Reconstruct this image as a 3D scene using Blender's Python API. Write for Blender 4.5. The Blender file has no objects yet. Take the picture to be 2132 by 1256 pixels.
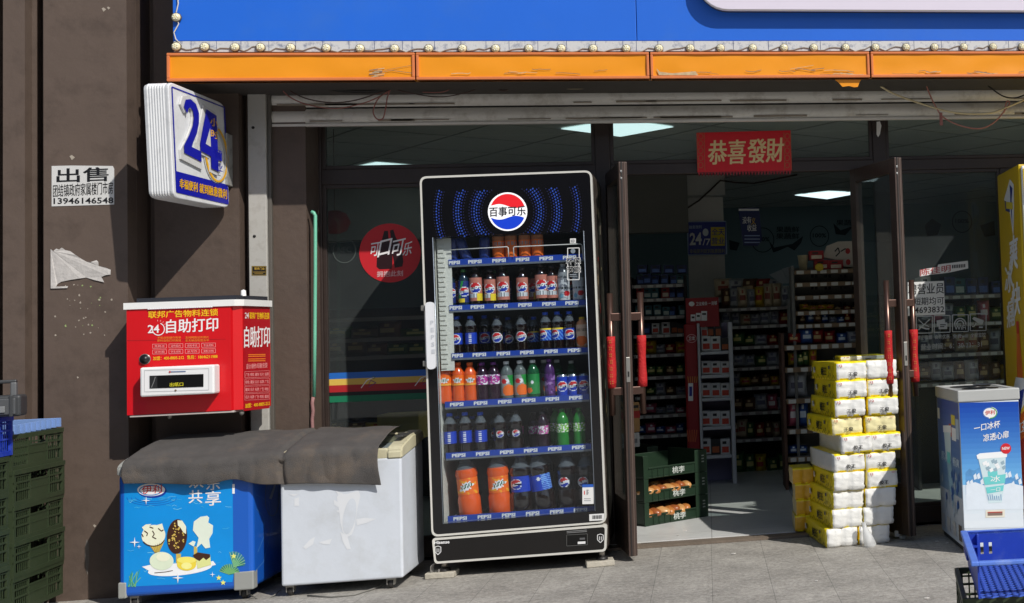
import bpy, bmesh, math, random
from mathutils import Vector, Matrix, noise
from mathutils.geometry import tessellate_polygon
random.seed(7)
sc = bpy.context.scene
COL = sc.collection
V = Vector
# ---------------------------------------------------------------- camera
# the photograph is a crop: focal length in pixels of its 2132 px width, principal point off centre
F, CX, CY = 2700.0, 1971.4, 520.6
YAW, PITCH, ROLL = -0.186062, 0.05761, -0.041509
CAM = V((0.0, -8.3545, 1.25))
fw = V((-math.sin(YAW)*math.cos(PITCH), math.cos(YAW)*math.cos(PITCH), math.sin(PITCH)))
r0 = V((math.cos(YAW), math.sin(YAW), 0)); u0 = r0.cross(fw)
ri = math.cos(ROLL)*r0 + math.sin(ROLL)*u0
up = -math.sin(ROLL)*r0 + math.cos(ROLL)*u0
cam = bpy.data.cameras.new('camera'); co = bpy.data.objects.new('camera', cam); COL.objects.link(co)
m = Matrix((ri, up, -fw)).transposed().to_4x4(); m.translation = CAM
co.matrix_world = m
cam.sensor_fit = 'HORIZONTAL'; cam.sensor_width = 36; cam.lens = F/2132*36
cam.shift_x = (1066-CX)/2132; cam.shift_y = (CY-628)/2132
cam.clip_start = 0.1; cam.clip_end = 2000
sc.camera = co
# ---------------------------------------------------------------- light
SUN = V((-0.83, 1.0, -1.17)).normalized()
w = bpy.data.worlds.new('World'); sc.world = w; w.use_nodes = True
nt = w.node_tree; sky = nt.nodes.new('ShaderNodeTexSky'); sky.sky_type = 'NISHITA'; sky.sun_disc = False
sky.sun_elevation = math.asin(-SUN.z); sky.sun_rotation = math.atan2(-SUN.x, -SUN.y)
nt.links.new(sky.outputs[0], nt.nodes['Background'].inputs[0]); nt.nodes['Background'].inputs[1].default_value = 0.085
sl = bpy.data.lights.new('sun', 'SUN'); sl.energy = 4.0; sl.angle = math.radians(0.55); sl.color = (1.0, .955, .89)
so = bpy.data.objects.new('sun', sl); COL.objects.link(so); so.rotation_euler = SUN.to_track_quat('-Z', 'Y').to_euler()
so.location = (4, -8, 9)
sc.view_settings.view_transform = 'Standard'; sc.view_settings.look = 'None'
sc.view_settings.exposure = 0.0; sc.view_settings.gamma = 1.0

# ---------------------------------------------------------------- pixel -> place helpers
def ray(px, py): return (px-CX)/F*ri - (py-CY)/F*up + fw
class Plane:
    def __init__(s, p, n): s.p = V(p); s.n = V(n).normalized()
    def at(s, px, py, off=0.0):
        d = ray(px, py); t = (s.p-CAM).dot(s.n)/d.dot(s.n); return CAM+d*t + s.n*off
def PY(Y): return Plane((0, Y, 0), (0, -1, 0))
def W(px, py, Y=0.0): return PY(Y).at(px, py)
def G(px, py, z=0.0): return Plane((0, 0, z), (0, 0, 1)).at(px, py)
def rect(px0, py0, px1, py1, Y):
    a, b, c, d = W(px0, py0, Y), W(px1, py0, Y), W(px1, py1, Y), W(px0, py1, Y)
    return (a.x+d.x)/2, (b.x+c.x)/2, (c.z+d.z)/2, (a.z+b.z)/2      # x0,x1,z0,z1
# ---------------------------------------------------------------- materials
def lin(c):
    return tuple((x/12.92 if x <= .04045 else ((x+.055)/1.055)**2.4) for x in [v/255 for v in c])
_M = {}
def M(rgb, rough=.5, metal=0, var=.08, scale=6, bump=0, bscale=60, alpha=1, emit=0, spec=.5, trans=0, dirt=None, dscale=3, damt=.5, coat=0):
    key = (tuple(rgb), rough, metal, var, scale, bump, bscale, alpha, emit, spec, trans, dirt, dscale, damt, coat)
    if key in _M: return _M[key]
    m = bpy.data.materials.new('surface'); m.use_nodes = True; n = m.node_tree.nodes; L = m.node_tree.links
    b = n['Principled BSDF']; c = lin(rgb)
    b.inputs['Roughness'].default_value = rough; b.inputs['Metallic'].default_value = metal
    b.inputs['Specular IOR Level'].default_value = spec; b.inputs['Alpha'].default_value = alpha
    b.inputs['Transmission Weight'].default_value = trans; b.inputs['Coat Weight'].default_value = coat
    if emit:
        b.inputs['Emission Color'].default_value = (*c, 1); b.inputs['Emission Strength'].default_value = emit
    tc = n.new('ShaderNodeTexCoord')
    if var > 0:
        nz = n.new('ShaderNodeTexNoise'); nz.inputs['Scale'].default_value = scale; nz.inputs['Detail'].default_value = 6
        nz.inputs['Roughness'].default_value = .65
        L.new(tc.outputs['Object'], nz.inputs['Vector'])
        mx = n.new('ShaderNodeMix'); mx.data_type = 'RGBA'
        mx.inputs['A'].default_value = (*[x*(1-var*1.6) for x in c], 1); mx.inputs['B'].default_value = (*[min(1, x*(1+var*1.6)) for x in c], 1)
        L.new(nz.outputs['Fac'], mx.inputs['Factor']); out = mx.outputs['Result']
        if dirt:
            n2 = n.new('ShaderNodeTexNoise'); n2.inputs['Scale'].default_value = dscale; n2.inputs['Detail'].default_value = 9; n2.inputs['Roughness'].default_value = .7
            L.new(tc.outputs['Object'], n2.inputs['Vector'])
            rp = n.new('ShaderNodeValToRGB'); rp.color_ramp.elements[0].position = .5; rp.color_ramp.elements[1].position = .72
            rp.color_ramp.elements[0].color = (0, 0, 0, 1); rp.color_ramp.elements[1].color = (damt, damt, damt, 1)
            L.new(n2.outputs['Fac'], rp.inputs['Fac'])
            m2 = n.new('ShaderNodeMix'); m2.data_type = 'RGBA'; m2.inputs['B'].default_value = (*lin(dirt), 1)
            L.new(rp.outputs['Color'], m2.inputs['Factor']); L.new(out, m2.inputs['A']); out = m2.outputs['Result']
        L.new(out, b.inputs['Base Color'])
    else: b.inputs['Base Color'].default_value = (*c, 1)
    if bump:
        nb = n.new('ShaderNodeTexNoise'); nb.inputs['Scale'].default_value = bscale; nb.inputs['Detail'].default_value = 5
        L.new(tc.outputs['Object'], nb.inputs['Vector'])
        bp = n.new('ShaderNodeBump'); bp.inputs['Strength'].default_value = bump; bp.inputs['Distance'].default_value = .01
        L.new(nb.outputs['Fac'], bp.inputs['Height']); L.new(bp.outputs['Normal'], b.inputs['Normal'])
    _M[key] = m; return m
def glass(tint=(1, 1, 1), refl=1.0, rough=0.0, haze=0.0):
    key = ('glass', tint, refl, rough, haze)
    if key in _M: return _M[key]
    m = bpy.data.materials.new('glass'); m.use_nodes = True; n = m.node_tree.nodes; L = m.node_tree.links; n.clear()
    o = n.new('ShaderNodeOutputMaterial'); t = n.new('ShaderNodeBsdfTransparent'); t.inputs[0].default_value = (*tint, 1)
    g = n.new('ShaderNodeBsdfGlossy'); g.inputs['Roughness'].default_value = rough
    lw = n.new('ShaderNodeLayerWeight'); lw.inputs[0].default_value = .5
    pw = n.new('ShaderNodeMath'); pw.operation = 'POWER'; pw.inputs[1].default_value = 5; L.new(lw.outputs['Facing'], pw.inputs[0])
    mu = n.new('ShaderNodeMath'); mu.operation = 'MULTIPLY_ADD'; mu.inputs[1].default_value = .9*refl; mu.inputs[2].default_value = .04*refl; L.new(pw.outputs[0], mu.inputs[0])
    mx = n.new('ShaderNodeMixShader'); L.new(mu.outputs[0], mx.inputs[0]); L.new(t.outputs[0], mx.inputs[1]); L.new(g.outputs[0], mx.inputs[2])
    last = mx
    if haze:
        d = n.new('ShaderNodeBsdfDiffuse'); d.inputs[0].default_value = (.55, .6, .62, 1)
        nz = n.new('ShaderNodeTexNoise'); nz.inputs['Scale'].default_value = 2.5; nz.inputs['Detail'].default_value = 8
        tc = n.new('ShaderNodeTexCoord'); L.new(tc.outputs['Object'], nz.inputs['Vector'])
        m3 = n.new('ShaderNodeMath'); m3.operation = 'MULTIPLY'; m3.inputs[1].default_value = haze*2; L.new(nz.outputs['Fac'], m3.inputs[0])
        x2 = n.new('ShaderNodeMixShader'); L.new(m3.outputs[0], x2.inputs[0]); L.new(mx.outputs[0], x2.inputs[1]); L.new(d.outputs[0], x2.inputs[2]); last = x2
    L.new(last.outputs[0], o.inputs[0]); _M[key] = m; return m
# ---------------------------------------------------------------- mesh builder
class MB:
    def __init__(s): s.v = []; s.f = []; s.mi = []; s.mats = []; s.sm = []
    def m(s, mat):
        if mat not in s.mats: s.mats.append(mat)
        return s.mats.index(mat)
    def add(s, vs, fs, mat, smooth=False):
        o = len(s.v); k = s.m(mat); s.v += [V(x) for x in vs]
        for f in fs: s.f.append(tuple(i+o for i in f)); s.mi.append(k); s.sm.append(smooth)
        return s
    def box(s, x0, x1, y0, y1, z0, z1, mat, bev=0.0, M4=None):
        x0, x1 = sorted((x0, x1)); y0, y1 = sorted((y0, y1)); z0, z1 = sorted((z0, z1))
        if bev <= 0:
            vs = [V((x, y, z)) for x in (x0, x1) for y in (y0, y1) for z in (z0, z1)]
            fs = [(0, 1, 3, 2), (4, 6, 7, 5), (0, 4, 5, 1), (2, 3, 7, 6), (0, 2, 6, 4), (1, 5, 7, 3)]
        else:
            bm = bmesh.new(); bmesh.ops.create_cube(bm, size=1)
            for v in bm.verts: v.co = V(((v.co.x+.5)*(x1-x0)+x0, (v.co.y+.5)*(y1-y0)+y0, (v.co.z+.5)*(z1-z0)+z0))
            b = min(bev, .49*min(x1-x0, y1-y0, z1-z0))
            bmesh.ops.bevel(bm, geom=bm.edges[:]+bm.verts[:], offset=b, segments=2 if b < .012 else 3, affect='EDGES', profile=.5)
            bm.verts.index_update(); vs = [v.co.copy() for v in bm.verts]; fs = [tuple(v.index for v in f.verts) for f in bm.faces]; bm.free()
        if M4 is not None: vs = [M4 @ v for v in vs]
        return s.add(vs, fs, mat)
    def prism(s, pts, d, mat, bottom=True):
        """pts: planar 3D loop; d: extrusion vector"""
        n = len(pts); vs = [V(p) for p in pts]+[V(p)+V(d) for p in pts]
        tr = tessellate_polygon([[V(p) for p in pts]])
        fs = [tuple(t) for t in tr]+[tuple(i+n for i in t[::-1]) for t in tr]+[(i, (i+1) % n, (i+1) % n+n, i+n) for i in range(n)]
        return s.add(vs, fs, mat)
    def tube(s, pts, r, mat, seg=8, caps=True):
        pts = [V(p) for p in pts]; n = len(pts); vs = []; pr = None
        for i, p in enumerate(pts):
            t = (pts[min(i+1, n-1)]-pts[max(i-1, 0)]).normalized()
            a = pr if pr is not None else (V((0, 0, 1)) if abs(t.z) < .9 else V((1, 0, 0)))
            x = (a - t*a.dot(t)).normalized(); y = t.cross(x); pr = x
            rr = r[i] if isinstance(r, (list, tuple)) else r
            vs += [p+x*rr*math.cos(2*math.pi*k/seg)+y*rr*math.sin(2*math.pi*k/seg) for k in range(seg)]
        fs = [(i*seg+k, i*seg+(k+1) % seg, (i+1)*seg+(k+1) % seg, (i+1)*seg+k) for i in range(n-1) for k in range(seg)]
        if caps: fs += [tuple(range(seg))[::-1], tuple(range((n-1)*seg, n*seg))]
        return s.add(vs, fs, mat, True)
    def lathe(s, prof, mat, c=(0, 0, 0), seg=20, axis='z', a0=0, a1=2*math.pi):
        full = abs(a1-a0-2*math.pi) < 1e-6; ns = seg if full else seg+1; vs = []
        for r, h in prof:
            for k in range(ns):
                a = a0+(a1-a0)*k/seg; x, y = r*math.cos(a), r*math.sin(a)
                vs.append(V(c)+(V((x, y, h)) if axis == 'z' else V((x, -h, y)) if axis == 'y' else V((h, x, y))))
        fs = []
        for i in range(len(prof)-1):
            for k in range(seg):
                k2 = (k+1) % ns; fs.append((i*ns+k, i*ns+k2, (i+1)*ns+k2, (i+1)*ns+k))
        return s.add(vs, fs, mat, True)
    def grid(s, fn, nu, nv, matfn, smooth=True):
        vs = [V(fn(i/nu, j/nv)) for j in range(nv+1) for i in range(nu+1)]
        o = len(s.v); s.v += vs
        for j in range(nv):
            for i in range(nu):
                mt = matfn((i+.5)/nu, (j+.5)/nv) if callable(matfn) else matfn
                if mt is None: continue
                a = o+j*(nu+1)+i; s.f.append((a, a+1, a+nu+2, a+nu+1)); s.mi.append(s.m(mt)); s.sm.append(smooth)
        return s
    def build(s, name, parent=None, solid=0, loc=None):
        me = bpy.data.meshes.new(name); inv = MW[parent.name].inverted() if parent is not None and parent.name in MW else Matrix()
        if loc is not None: inv = Matrix.Translation(-V(loc))
        me.from_pydata([inv @ v for v in s.v], [], s.f)
        for mt in s.mats: me.materials.append(mt)
        me.polygons.foreach_set('material_index', s.mi); me.polygons.foreach_set('use_smooth', s.sm); me.validate(); me.update()
        o = bpy.data.objects.new(name, me); COL.objects.link(o)
        if parent is not None: o.parent = parent; MW[o.name] = MW.get(parent.name, Matrix())
        if loc is not None: o.location = loc
        if solid:
            md = o.modifiers.new('thick', 'SOLIDIFY'); md.thickness = solid; md.offset = 0
        return o
MW = {}
def tag(o, label=None, cat=None, group=None, kind=None):
    if label: o['label'] = label
    if cat: o['category'] = cat
    if group: o['group'] = group
    if kind: o['kind'] = kind
    return o
def thing(name, label, cat, loc=(0, 0, 0), rot=(0, 0, 0), group=None):
    o = bpy.data.objects.new(name, None); o.empty_display_size = .05; COL.objects.link(o)
    o.location = loc; o.rotation_euler = rot
    from mathutils import Euler
    MW[o.name] = Matrix.Translation(V(loc)) @ Euler(rot).to_matrix().to_4x4()
    return tag(o, label, cat, group)
def clone(root, loc, rot=(0, 0, 0), scale=None, label=None, group=None):
    def rec(o, par):
        c = o.copy(); COL.objects.link(c)
        if par is not None: c.parent = par
        for ch in KIDS(o): rec(ch, c)
        return c
    r = rec(root, None); r.location = loc; r.rotation_euler = rot
    if scale is not None: r.scale = scale if hasattr(scale, '__len__') else (scale,)*3
    if label: r['label'] = label
    if group: r['group'] = group
    return r
def KIDS(o): return [c for c in bpy.data.objects if c.parent == o] if o not in _K else _K[o]
_K = {}
def freeze(root):                      # remember the children of a prototype so that copying stays quick
    def rec(o):
        ks = [c for c in bpy.data.objects if c.parent == o]; _K[o] = ks
        for k in ks: rec(k)
    rec(root); return root
def place_first(used, proto, *a, **k):  # first call moves the prototype itself, later calls copy it
    if proto.name not in used:
        used.add(proto.name); proto.location = a[0]; proto.rotation_euler = k.get('rot', (0, 0, 0))
        s = k.get('scale'); 
        if s is not None: proto.scale = s if hasattr(s, '__len__') else (s,)*3
        if k.get('label'): proto['label'] = k['label']
        if k.get('group'): proto['group'] = k['group']
        return proto
    return clone(proto, *a, **k)
USED = set()
def structure(mb, name): return tag(mb.build(name), kind='structure')
def solo(mb, name, label, cat, group=None, solid=0):
    c = sum(mb.v, V())/len(mb.v); zmin = min(v.z for v in mb.v)
    return tag(mb.build(name, solid=solid, loc=(c.x, c.y, zmin)), label, cat, group)
# ---------------------------------------------------------------- flat art lying on a surface
_T = {}
def textmesh(s, bold):
    k = (s, bold)
    if k not in _T:
        c = bpy.data.curves.new('t', 'FONT'); c.body = s; c.offset = bold; c.resolution_u = 2
        o = bpy.data.objects.new('t', c); COL.objects.link(o); bpy.context.view_layer.update()
        dg = bpy.context.evaluated_depsgraph_get(); me = o.evaluated_get(dg).to_mesh()
        vs = [v.co.copy() for v in me.vertices]; fs = [tuple(p.vertices) for p in me.polygons]
        o.evaluated_get(dg).to_mesh_clear(); bpy.data.objects.remove(o); bpy.data.curves.remove(c)
        if vs:
            x0 = min(v.x for v in vs); x1 = max(v.x for v in vs); y0 = min(v.y for v in vs); y1 = max(v.y for v in vs)
            vs = [((v.x-x0)/max(1e-6, x1-x0), (v.y-y0)/max(1e-6, y1-y0)) for v in vs]
        _T[k] = (vs, fs)
    return _T[k]
class Art(MB):
    def __init__(s, pl, step=.0007, base=.001): super().__init__(); s.pl = pl; s.st = step; s.ba = base; s.k = 0
    def lay(s, L=None):
        s.k += 1; return s.ba + s.st*(s.k if L is None else L)
    def poly(s, pts, mat, L=1):
        s.k += 1; ps = [s.pl.at(x, y, s.ba+s.st*L+(s.k % 40)*1.1e-5) for x, y in pts]
        return s.add(ps, [tuple(t) for t in tessellate_polygon([ps])], mat)
    def quad(s, x0, y0, x1, y1, mat, L=1, sl=0.0):   # sl: slope dy/dx of the horizontal edges
        d = (x1-x0)*sl; return s.poly([(x0, y0), (x1, y0+d), (x1, y1+d), (x0, y1)], mat, L)
    def ell(s, cx, cy, rx, ry, mat, L=1, n=28, a0=0, a1=360, rot=0):
        ps = []
        for i in range(n+(a1-a0 < 360)):
            a = math.radians(a0+(a1-a0)*i/n); x, y = rx*math.cos(a), ry*math.sin(a); q = math.radians(rot)
            ps.append((cx+x*math.cos(q)-y*math.sin(q), cy+x*math.sin(q)+y*math.cos(q)))
        return s.poly(ps, mat, L)
    def ring(s, cx, cy, rx, ry, wd, mat, L=1, a0=0, a1=360, n=36):
        for i in range(n):
            a, b = [math.radians(a0+(a1-a0)*k/n) for k in (i, i+1)]
            s.poly([(cx+rx*math.cos(a), cy+ry*math.sin(a)), (cx+rx*math.cos(b), cy+ry*math.sin(b)), (cx+(rx-wd)*math.cos(b), cy+(ry-wd)*math.sin(b)), (cx+(rx-wd)*math.cos(a), cy+(ry-wd)*math.sin(a))], mat, L)
    def line(s, pts, wd, mat, L=1):
        for (x0, y0), (x1, y1) in zip(pts, pts[1:]):
            l = math.hypot(x1-x0, y1-y0) or 1; nx, ny = -(y1-y0)/l*wd/2, (x1-x0)/l*wd/2
            s.poly([(x0+nx, y0+ny), (x1+nx, y1+ny), (x1-nx, y1-ny), (x0-nx, y0-ny)], mat, L)
    def frame(s, x0, y0, x1, y1, wd, mat, L=1, sl=0):
        d = (x1-x0)*sl; s.line([(x0, y0), (x1, y0+d), (x1, y1+d), (x0, y1), (x0, y0)], wd, mat, L)
    def text(s, t, bl, br, h, mat, L=3, bold=.02, lean=0.0, hr=None, heavy=0):
        """text between baseline points bl and br, h px tall (hr: height at its right end)"""
        if any(ord(c) > 0x2e80 for c in t):      # the fallback face breaks when offset: thicken by restating it
            heavy = heavy or h*bold*1.1; bold = 0
        if heavy and heavy > 0:          # a bold cut: the same strokes set down again a little to each side
            for q, (dx, dy) in enumerate(((-1, -.5), (1, -.5), (-1, .5), (1, .5))): s.text(t, (bl[0]+dx*heavy, bl[1]+dy*heavy), (br[0]+dx*heavy, br[1]+dy*heavy), h, mat, L+q*.11, bold, lean, hr, -1)
        vs, fs = textmesh(t, bold); off = s.ba+s.st*L; hr = h if hr is None else hr; out = []
        for x, y in vs:
            hh = h+(hr-h)*x
            out.append(s.pl.at(bl[0]+(br[0]-bl[0])*x+lean*hh*y, bl[1]+(br[1]-bl[1])*x-hh*y, off))
        return s.add(out, fs, mat)
# ================================================================ SETTING
def ground_mat(kind):
    m = bpy.data.materials.new(kind); m.use_nodes = True; n = m.node_tree.nodes; L = m.node_tree.links; b = n['Principled BSDF']
    ge = n.new('ShaderNodeNewGeometry'); mp = n.new('ShaderNodeMapping'); L.new(ge.outputs['Position'], mp.inputs['Vector'])
    br = n.new('ShaderNodeTexBrick'); L.new(mp.outputs[0], br.inputs['Vector'])
    if kind == 'pavement':
        mp.inputs['Location'].default_value = (.005, .30, 0)
        br.offset = 0; br.inputs['Scale'].default_value = 1; br.inputs['Brick Width'].default_value = .29; br.inputs['Row Height'].default_value = .62
        br.inputs['Mortar Size'].default_value = .0022; br.inputs['Mortar Smooth'].default_value = .3
        br.inputs['Color1'].default_value = (.325, .307, .275, 1); br.inputs['Color2'].default_value = (.365, .347, .312, 1); br.inputs['Mortar'].default_value = (.215, .205, .185, 1)
        b.inputs['Roughness'].default_value = .72
    else:
        br.offset = 0; br.inputs['Scale'].default_value = 1; br.inputs['Brick Width'].default_value = .6; br.inputs['Row Height'].default_value = .6
        br.inputs['Mortar Size'].default_value = .002; br.inputs['Color1'].default_value = (.60, .61, .60, 1); br.inputs['Color2'].default_value = (.64, .65, .64, 1)
        br.inputs['Mortar'].default_value = (.22, .22, .22, 1); b.inputs['Roughness'].default_value = .32
    cur = br.outputs['Color']
    for sc_, lo, hi, det in (((190, .74, 1.2, 3), (62, .76, 1.22, 2), (24, .80, 1.16, 5), (4, .82, 1.14, 7), (1.1, .88, 1.1, 4)) if kind == 'pavement' else ((30, .95, 1.04, 3), (2, .88, 1.08, 6))):
        nz = n.new('ShaderNodeTexNoise'); nz.inputs['Scale'].default_value = sc_; nz.inputs['Detail'].default_value = det; L.new(ge.outputs['Position'], nz.inputs['Vector'])
        mr = n.new('ShaderNodeMapRange'); mr.inputs['From Min'].default_value = .3; mr.inputs['From Max'].default_value = .7
        mr.inputs['To Min'].default_value = lo; mr.inputs['To Max'].default_value = hi; L.new(nz.outputs['Fac'], mr.inputs['Value'])
        vm = n.new('ShaderNodeVectorMath'); vm.operation = 'SCALE'; L.new(cur, vm.inputs[0]); L.new(mr.outputs[0], vm.inputs['Scale']); cur = vm.outputs[0]
    if kind == 'pavement':               # worn specks and stains
        vo = n.new('ShaderNodeTexNoise'); vo.inputs['Scale'].default_value = 9; vo.inputs['Detail'].default_value = 10; vo.inputs['Roughness'].default_value = .8; L.new(ge.outputs['Position'], vo.inputs['Vector'])
        rp = n.new('ShaderNodeValToRGB'); rp.color_ramp.elements[0].position = .56; rp.color_ramp.elements[1].position = .75
        rp.color_ramp.elements[0].color = (0, 0, 0, 1); rp.color_ramp.elements[1].color = (.5, .5, .5, 1); L.new(vo.outputs['Fac'], rp.inputs['Fac'])
        mx = n.new('ShaderNodeMix'); mx.data_type = 'RGBA'; mx.inputs['B'].default_value = (.20, .165, .135, 1); L.new(rp.outputs['Color'], mx.inputs['Factor']); L.new(cur, mx.inputs['A']); cur = mx.outputs['Result']
    if kind == 'pavement':               # old gum spots and a few drips
        vs_ = n.new('ShaderNodeTexVoronoi'); vs_.inputs['Scale'].default_value = 3.4; L.new(ge.outputs['Position'], vs_.inputs['Vector'])
        mr = n.new('ShaderNodeMapRange'); mr.inputs['From Min'].default_value = .045; mr.inputs['From Max'].default_value = .075; mr.inputs['To Min'].default_value = .55; mr.inputs['To Max'].default_value = 0
        L.new(vs_.outputs['Distance'], mr.inputs['Value']); mx = n.new('ShaderNodeMix'); mx.data_type = 'RGBA'; mx.inputs['B'].default_value = (.12, .11, .10, 1)
        L.new(mr.outputs[0], mx.inputs['Factor']); L.new(cur, mx.inputs['A']); cur = mx.outputs['Result']
    L.new(cur, b.inputs['Base Color'])
    nb = n.new('ShaderNodeTexNoise'); nb.inputs['Scale'].default_value = 140; L.new(ge.outputs['Position'], nb.inputs['Vector'])
    bp = n.new('ShaderNodeBump'); bp.inputs['Strength'].default_value = .35 if kind == 'pavement' else .02; bp.inputs['Distance'].default_value = .004
    L.new(nb.outputs['Fac'], bp.inputs['Height']); L.new(bp.outputs[0], b.inputs['Normal'])
    return m
FY = -.25
g = MB(); PM = ground_mat('pavement')
g.add([(-400, -400, 0), (400, -400, 0), (400, FY, 0), (-400, FY, 0)], [(0, 1, 2, 3)], PM)
g.add([(-400, FY, 0), (400, FY, 0), (400, 400, 0), (-400, 400, 0)], [(0, 1, 2, 3)], PM); structure(g, 'pavement')
g = MB(); g.box(-4.5, 4.6, FY+.002, 7.4, .002, .022, ground_mat('shop_floor')); structure(g, 'shop_floor')
sg = MB(); sg.box(-.62, 1.06, FY-.12, FY, .001, .016, M((112, 100, 88), .7, var=.2, bump=.4)); structure(sg, 'threshold_strip')

# ================================================================ SHOP BUILDING
B = thing('shop_building', 'brown clad shop front with glass doors, roller shutter and dark store interior', 'building', (0, 0, 0))
brown = M((92, 78, 69), .6, var=.08, scale=4, bump=.45, bscale=9, dirt=(72, 60, 52), dscale=6, damt=.8)
brown2 = M((86, 72, 63), .6, var=.08, scale=3, bump=.25, bscale=26, dirt=(60, 50, 44), dscale=6, damt=.5)
dark = M((34, 27, 24), .5, var=.1)
ZT = 6.2
def X_(px, Y, y=600): return W(px, y, Y).x
PYf = -.75
plan = [(-7, PYf), (X_(-12, PYf), PYf), (X_(-10, -.62), -.6), (X_(6, -.6), -.6), (X_(6, PYf), PYf), (X_(52, PYf), PYf), (X_(54, PYf), -.6),
        (X_(65, -.6), -.6), (X_(65, -.66), -.68), (X_(77, -.68), -.68), (X_(77, -.68), -.6), (X_(89, -.6), -.6), (X_(91, PYf), PYf),
        (X_(266, PYf), PYf), (X_(267, PYf), -.66)]
def wallplan(pl, name, mat, zt=ZT, zb=0.0, back=.1):
    pts = [V((x, y, zb)) for x, y in pl] + [V((pl[-1][0], back, zb)), V((pl[0][0], back, zb))]
    mb = MB(); mb.prism(pts, (0, 0, zt-zb), mat); return mb.build(name, B)
wallplan(plan, 'pillar', brown)
xs1 = plan[-1][0]
strip = [(xs1+.001, -.64), (X_(283, -.64), -.64), (X_(284, -.64), -.46), (X_(323, -.46), -.46), (X_(324, -.52), -.53), (X_(500, -.53), -.53), (X_(501, -.53), -.42), (X_(519, -.42), -.42)]
wallplan(strip, 'wall', brown2)
# narrow brown wall right of the white post, with the reveal of the window
rw = [(X_(548, -.45), -.45), (X_(640, -.45), -.45), (X_(640, -.45)+.012, FY-.004)]
wallplan(rw, 'wall', brown2, zt=2.75, back=FY+.1)
post = MB(); wh = M((176, 174, 168), .5, var=.07, dirt=(120, 112, 100), dscale=12, damt=.5)
x0, x1, _, _ = rect(518, 200, 556, 860, -.5); zc = W(530, 181, -.5).z
post.box(x0, x1, -.5, -.452, 0, zc, wh, .004); post.box(x0-.008, x1+.006, -.508, -.452, zc-.035, zc+.0, wh, .003)
post.box(x1+.002, x1+.02, -.48, -.452, 0, zc-.04, M((90, 86, 80), .5), .003)
post.build('shutter_post', B)
mb = MB()
for px, py in ((527, 266), (524, 187), (530, 492)): p = W(px, py, -.5); mb.lathe([(0, .004), (.008, .003), (.008, 0)], M((20, 18, 18)), (p.x, -.5, p.z), 10, 'y'); mb.build('bolt', B)
# upper building behind the sign board, soffit, ceiling and inner walls
zb = W(1000, 168, -.97).z
mb = MB(); mb.box(-7, 5.5, -.40, .3, 2.78, ZT, brown2); mb.box(X_(354, -.93), 5.5, -.93, -.40, zb+.02, zb+.06, M((70, 66, 62), .8)); mb.build('lintel', B)
ceilm = M((184, 186, 182), .8, var=.05)
mb = MB(); mb.box(-4.5, 4.6, FY+.1, 7.4, 2.76, 2.8, ceilm)
cs = .66      # ceiling tiles run at an angle to the street front
for k in range(-12, 13):
    for a_, z_ in ((.62, 2.7555), (.62+math.pi/2, 2.7548)):
        n_ = V((-math.sin(a_), math.cos(a_), 0)); d_ = V((math.cos(a_), math.sin(a_), 0)); c_ = V((0, 3.5, z_))+n_*k*cs
        ts = []
        for t in [i*.02 for i in range(-400, 401)]:
            p_ = c_+d_*t
            if -4.5 < p_.x < 4.6 and FY+.12 < p_.y < 7.38: ts.append(t)
        if len(ts) > 3:
            p_, q_ = c_+d_*ts[0], c_+d_*ts[-1]; mb.prism([p_+n_*.004, q_+n_*.004, q_-n_*.004, p_-n_*.004], (0, 0, .004), M((140, 142, 142)))
mb.build('ceiling', B)
teal = M((104, 122, 127), .8, var=.04); grayw = M((190, 188, 182), .8, var=.05)
mb = MB(); mb.box(-4.6, 4.7, 7.4, 7.5, 0, 2.8, teal); mb.build('back_wall', B)
mb = MB(); mb.box(-4.6, -4.5, FY+.2, 7.4, 0, 2.8, grayw); mb.build('side_wall', B)
mb = MB(); mb.box(4.6, 4.7, FY+.2, 7.4, 0, 2.8, teal); mb.build('side_wall', B)
x0, x1, z0, z1 = rect(1433, 380, 1509, 700, 4.2)
mb = MB(); mb.box(x0, x1, 4.2, 4.6, .02, 2.76, M((206, 202, 196), .8)); mb.build('column', B)
bz = W(1600, 404, 4.0).z
mb = MB(); mb.box(-4.5, x1+.02, 4.0, 4.2, bz, 2.75, grayw); mb.build('beam', B)
x0, x1, z0, z1 = rect(1350, 372, 1432, 485, 3.9)
mb = MB(); mb.box(-4.4, x1, 3.8, 3.98, z0, z1+.1, M((120, 118, 112), .8)); mb.build('bulkhead', B)
# roller shutter, half hidden curtain of curved slats
zs = [W(1300, y, -.44).z for y in (159, 181.5, 219, 253.5)]
shm = M((214, 212, 206), .42, var=.05, scale=3, dirt=(150, 140, 126), dscale=7, damt=.7)
sx0, sx1 = X_(557, -.44, 240), 5.0
mb = MB()
def slat(za, zb_):
    n = 8; prof = []
    for i in range(n+1):
        t = i/n; prof.append((-.44-.022*math.sin(math.pi*min(1, t*1.05))**.8 if 0 < t < 1 else -.435, za+(zb_-za)*t))
    vs = [V((x, y, z)) for y, z in prof for x in (sx0, sx1)]
    mb.add(vs, [(2*i, 2*i+1, 2*i+3, 2*i+2) for i in range(n)], shm, True)
slat(zs[1]-.004, zs[0]); slat(zs[2]+.004, zs[1]-.012); slat(zs[3]+.006, zs[2]-.006)
mb.box(sx0, sx1, -.455, -.42, zs[3]-.008, zs[3]+.008, M((214, 210, 204), .45), .003)
mb.box(sx0, sx1, -.425, -.415, zs[3]-.004, zs[0]+.3, M((30, 28, 26)))
# rust and soot marks along the slats' lower edges
rs = M((146, 136, 122), .8, var=.25, scale=20)
for k in range(26):
    z = random.choice((zs[2]+.016, zs[3]+.020)); x = random.uniform(sx0, 2.2); l = random.uniform(.08, .5)
    mb.box(x, x+l, -.4622, -.452, z+random.uniform(-.006, .0), z+random.uniform(.002, .008), rs)
mb.build('roller_shutter', B)
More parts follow.
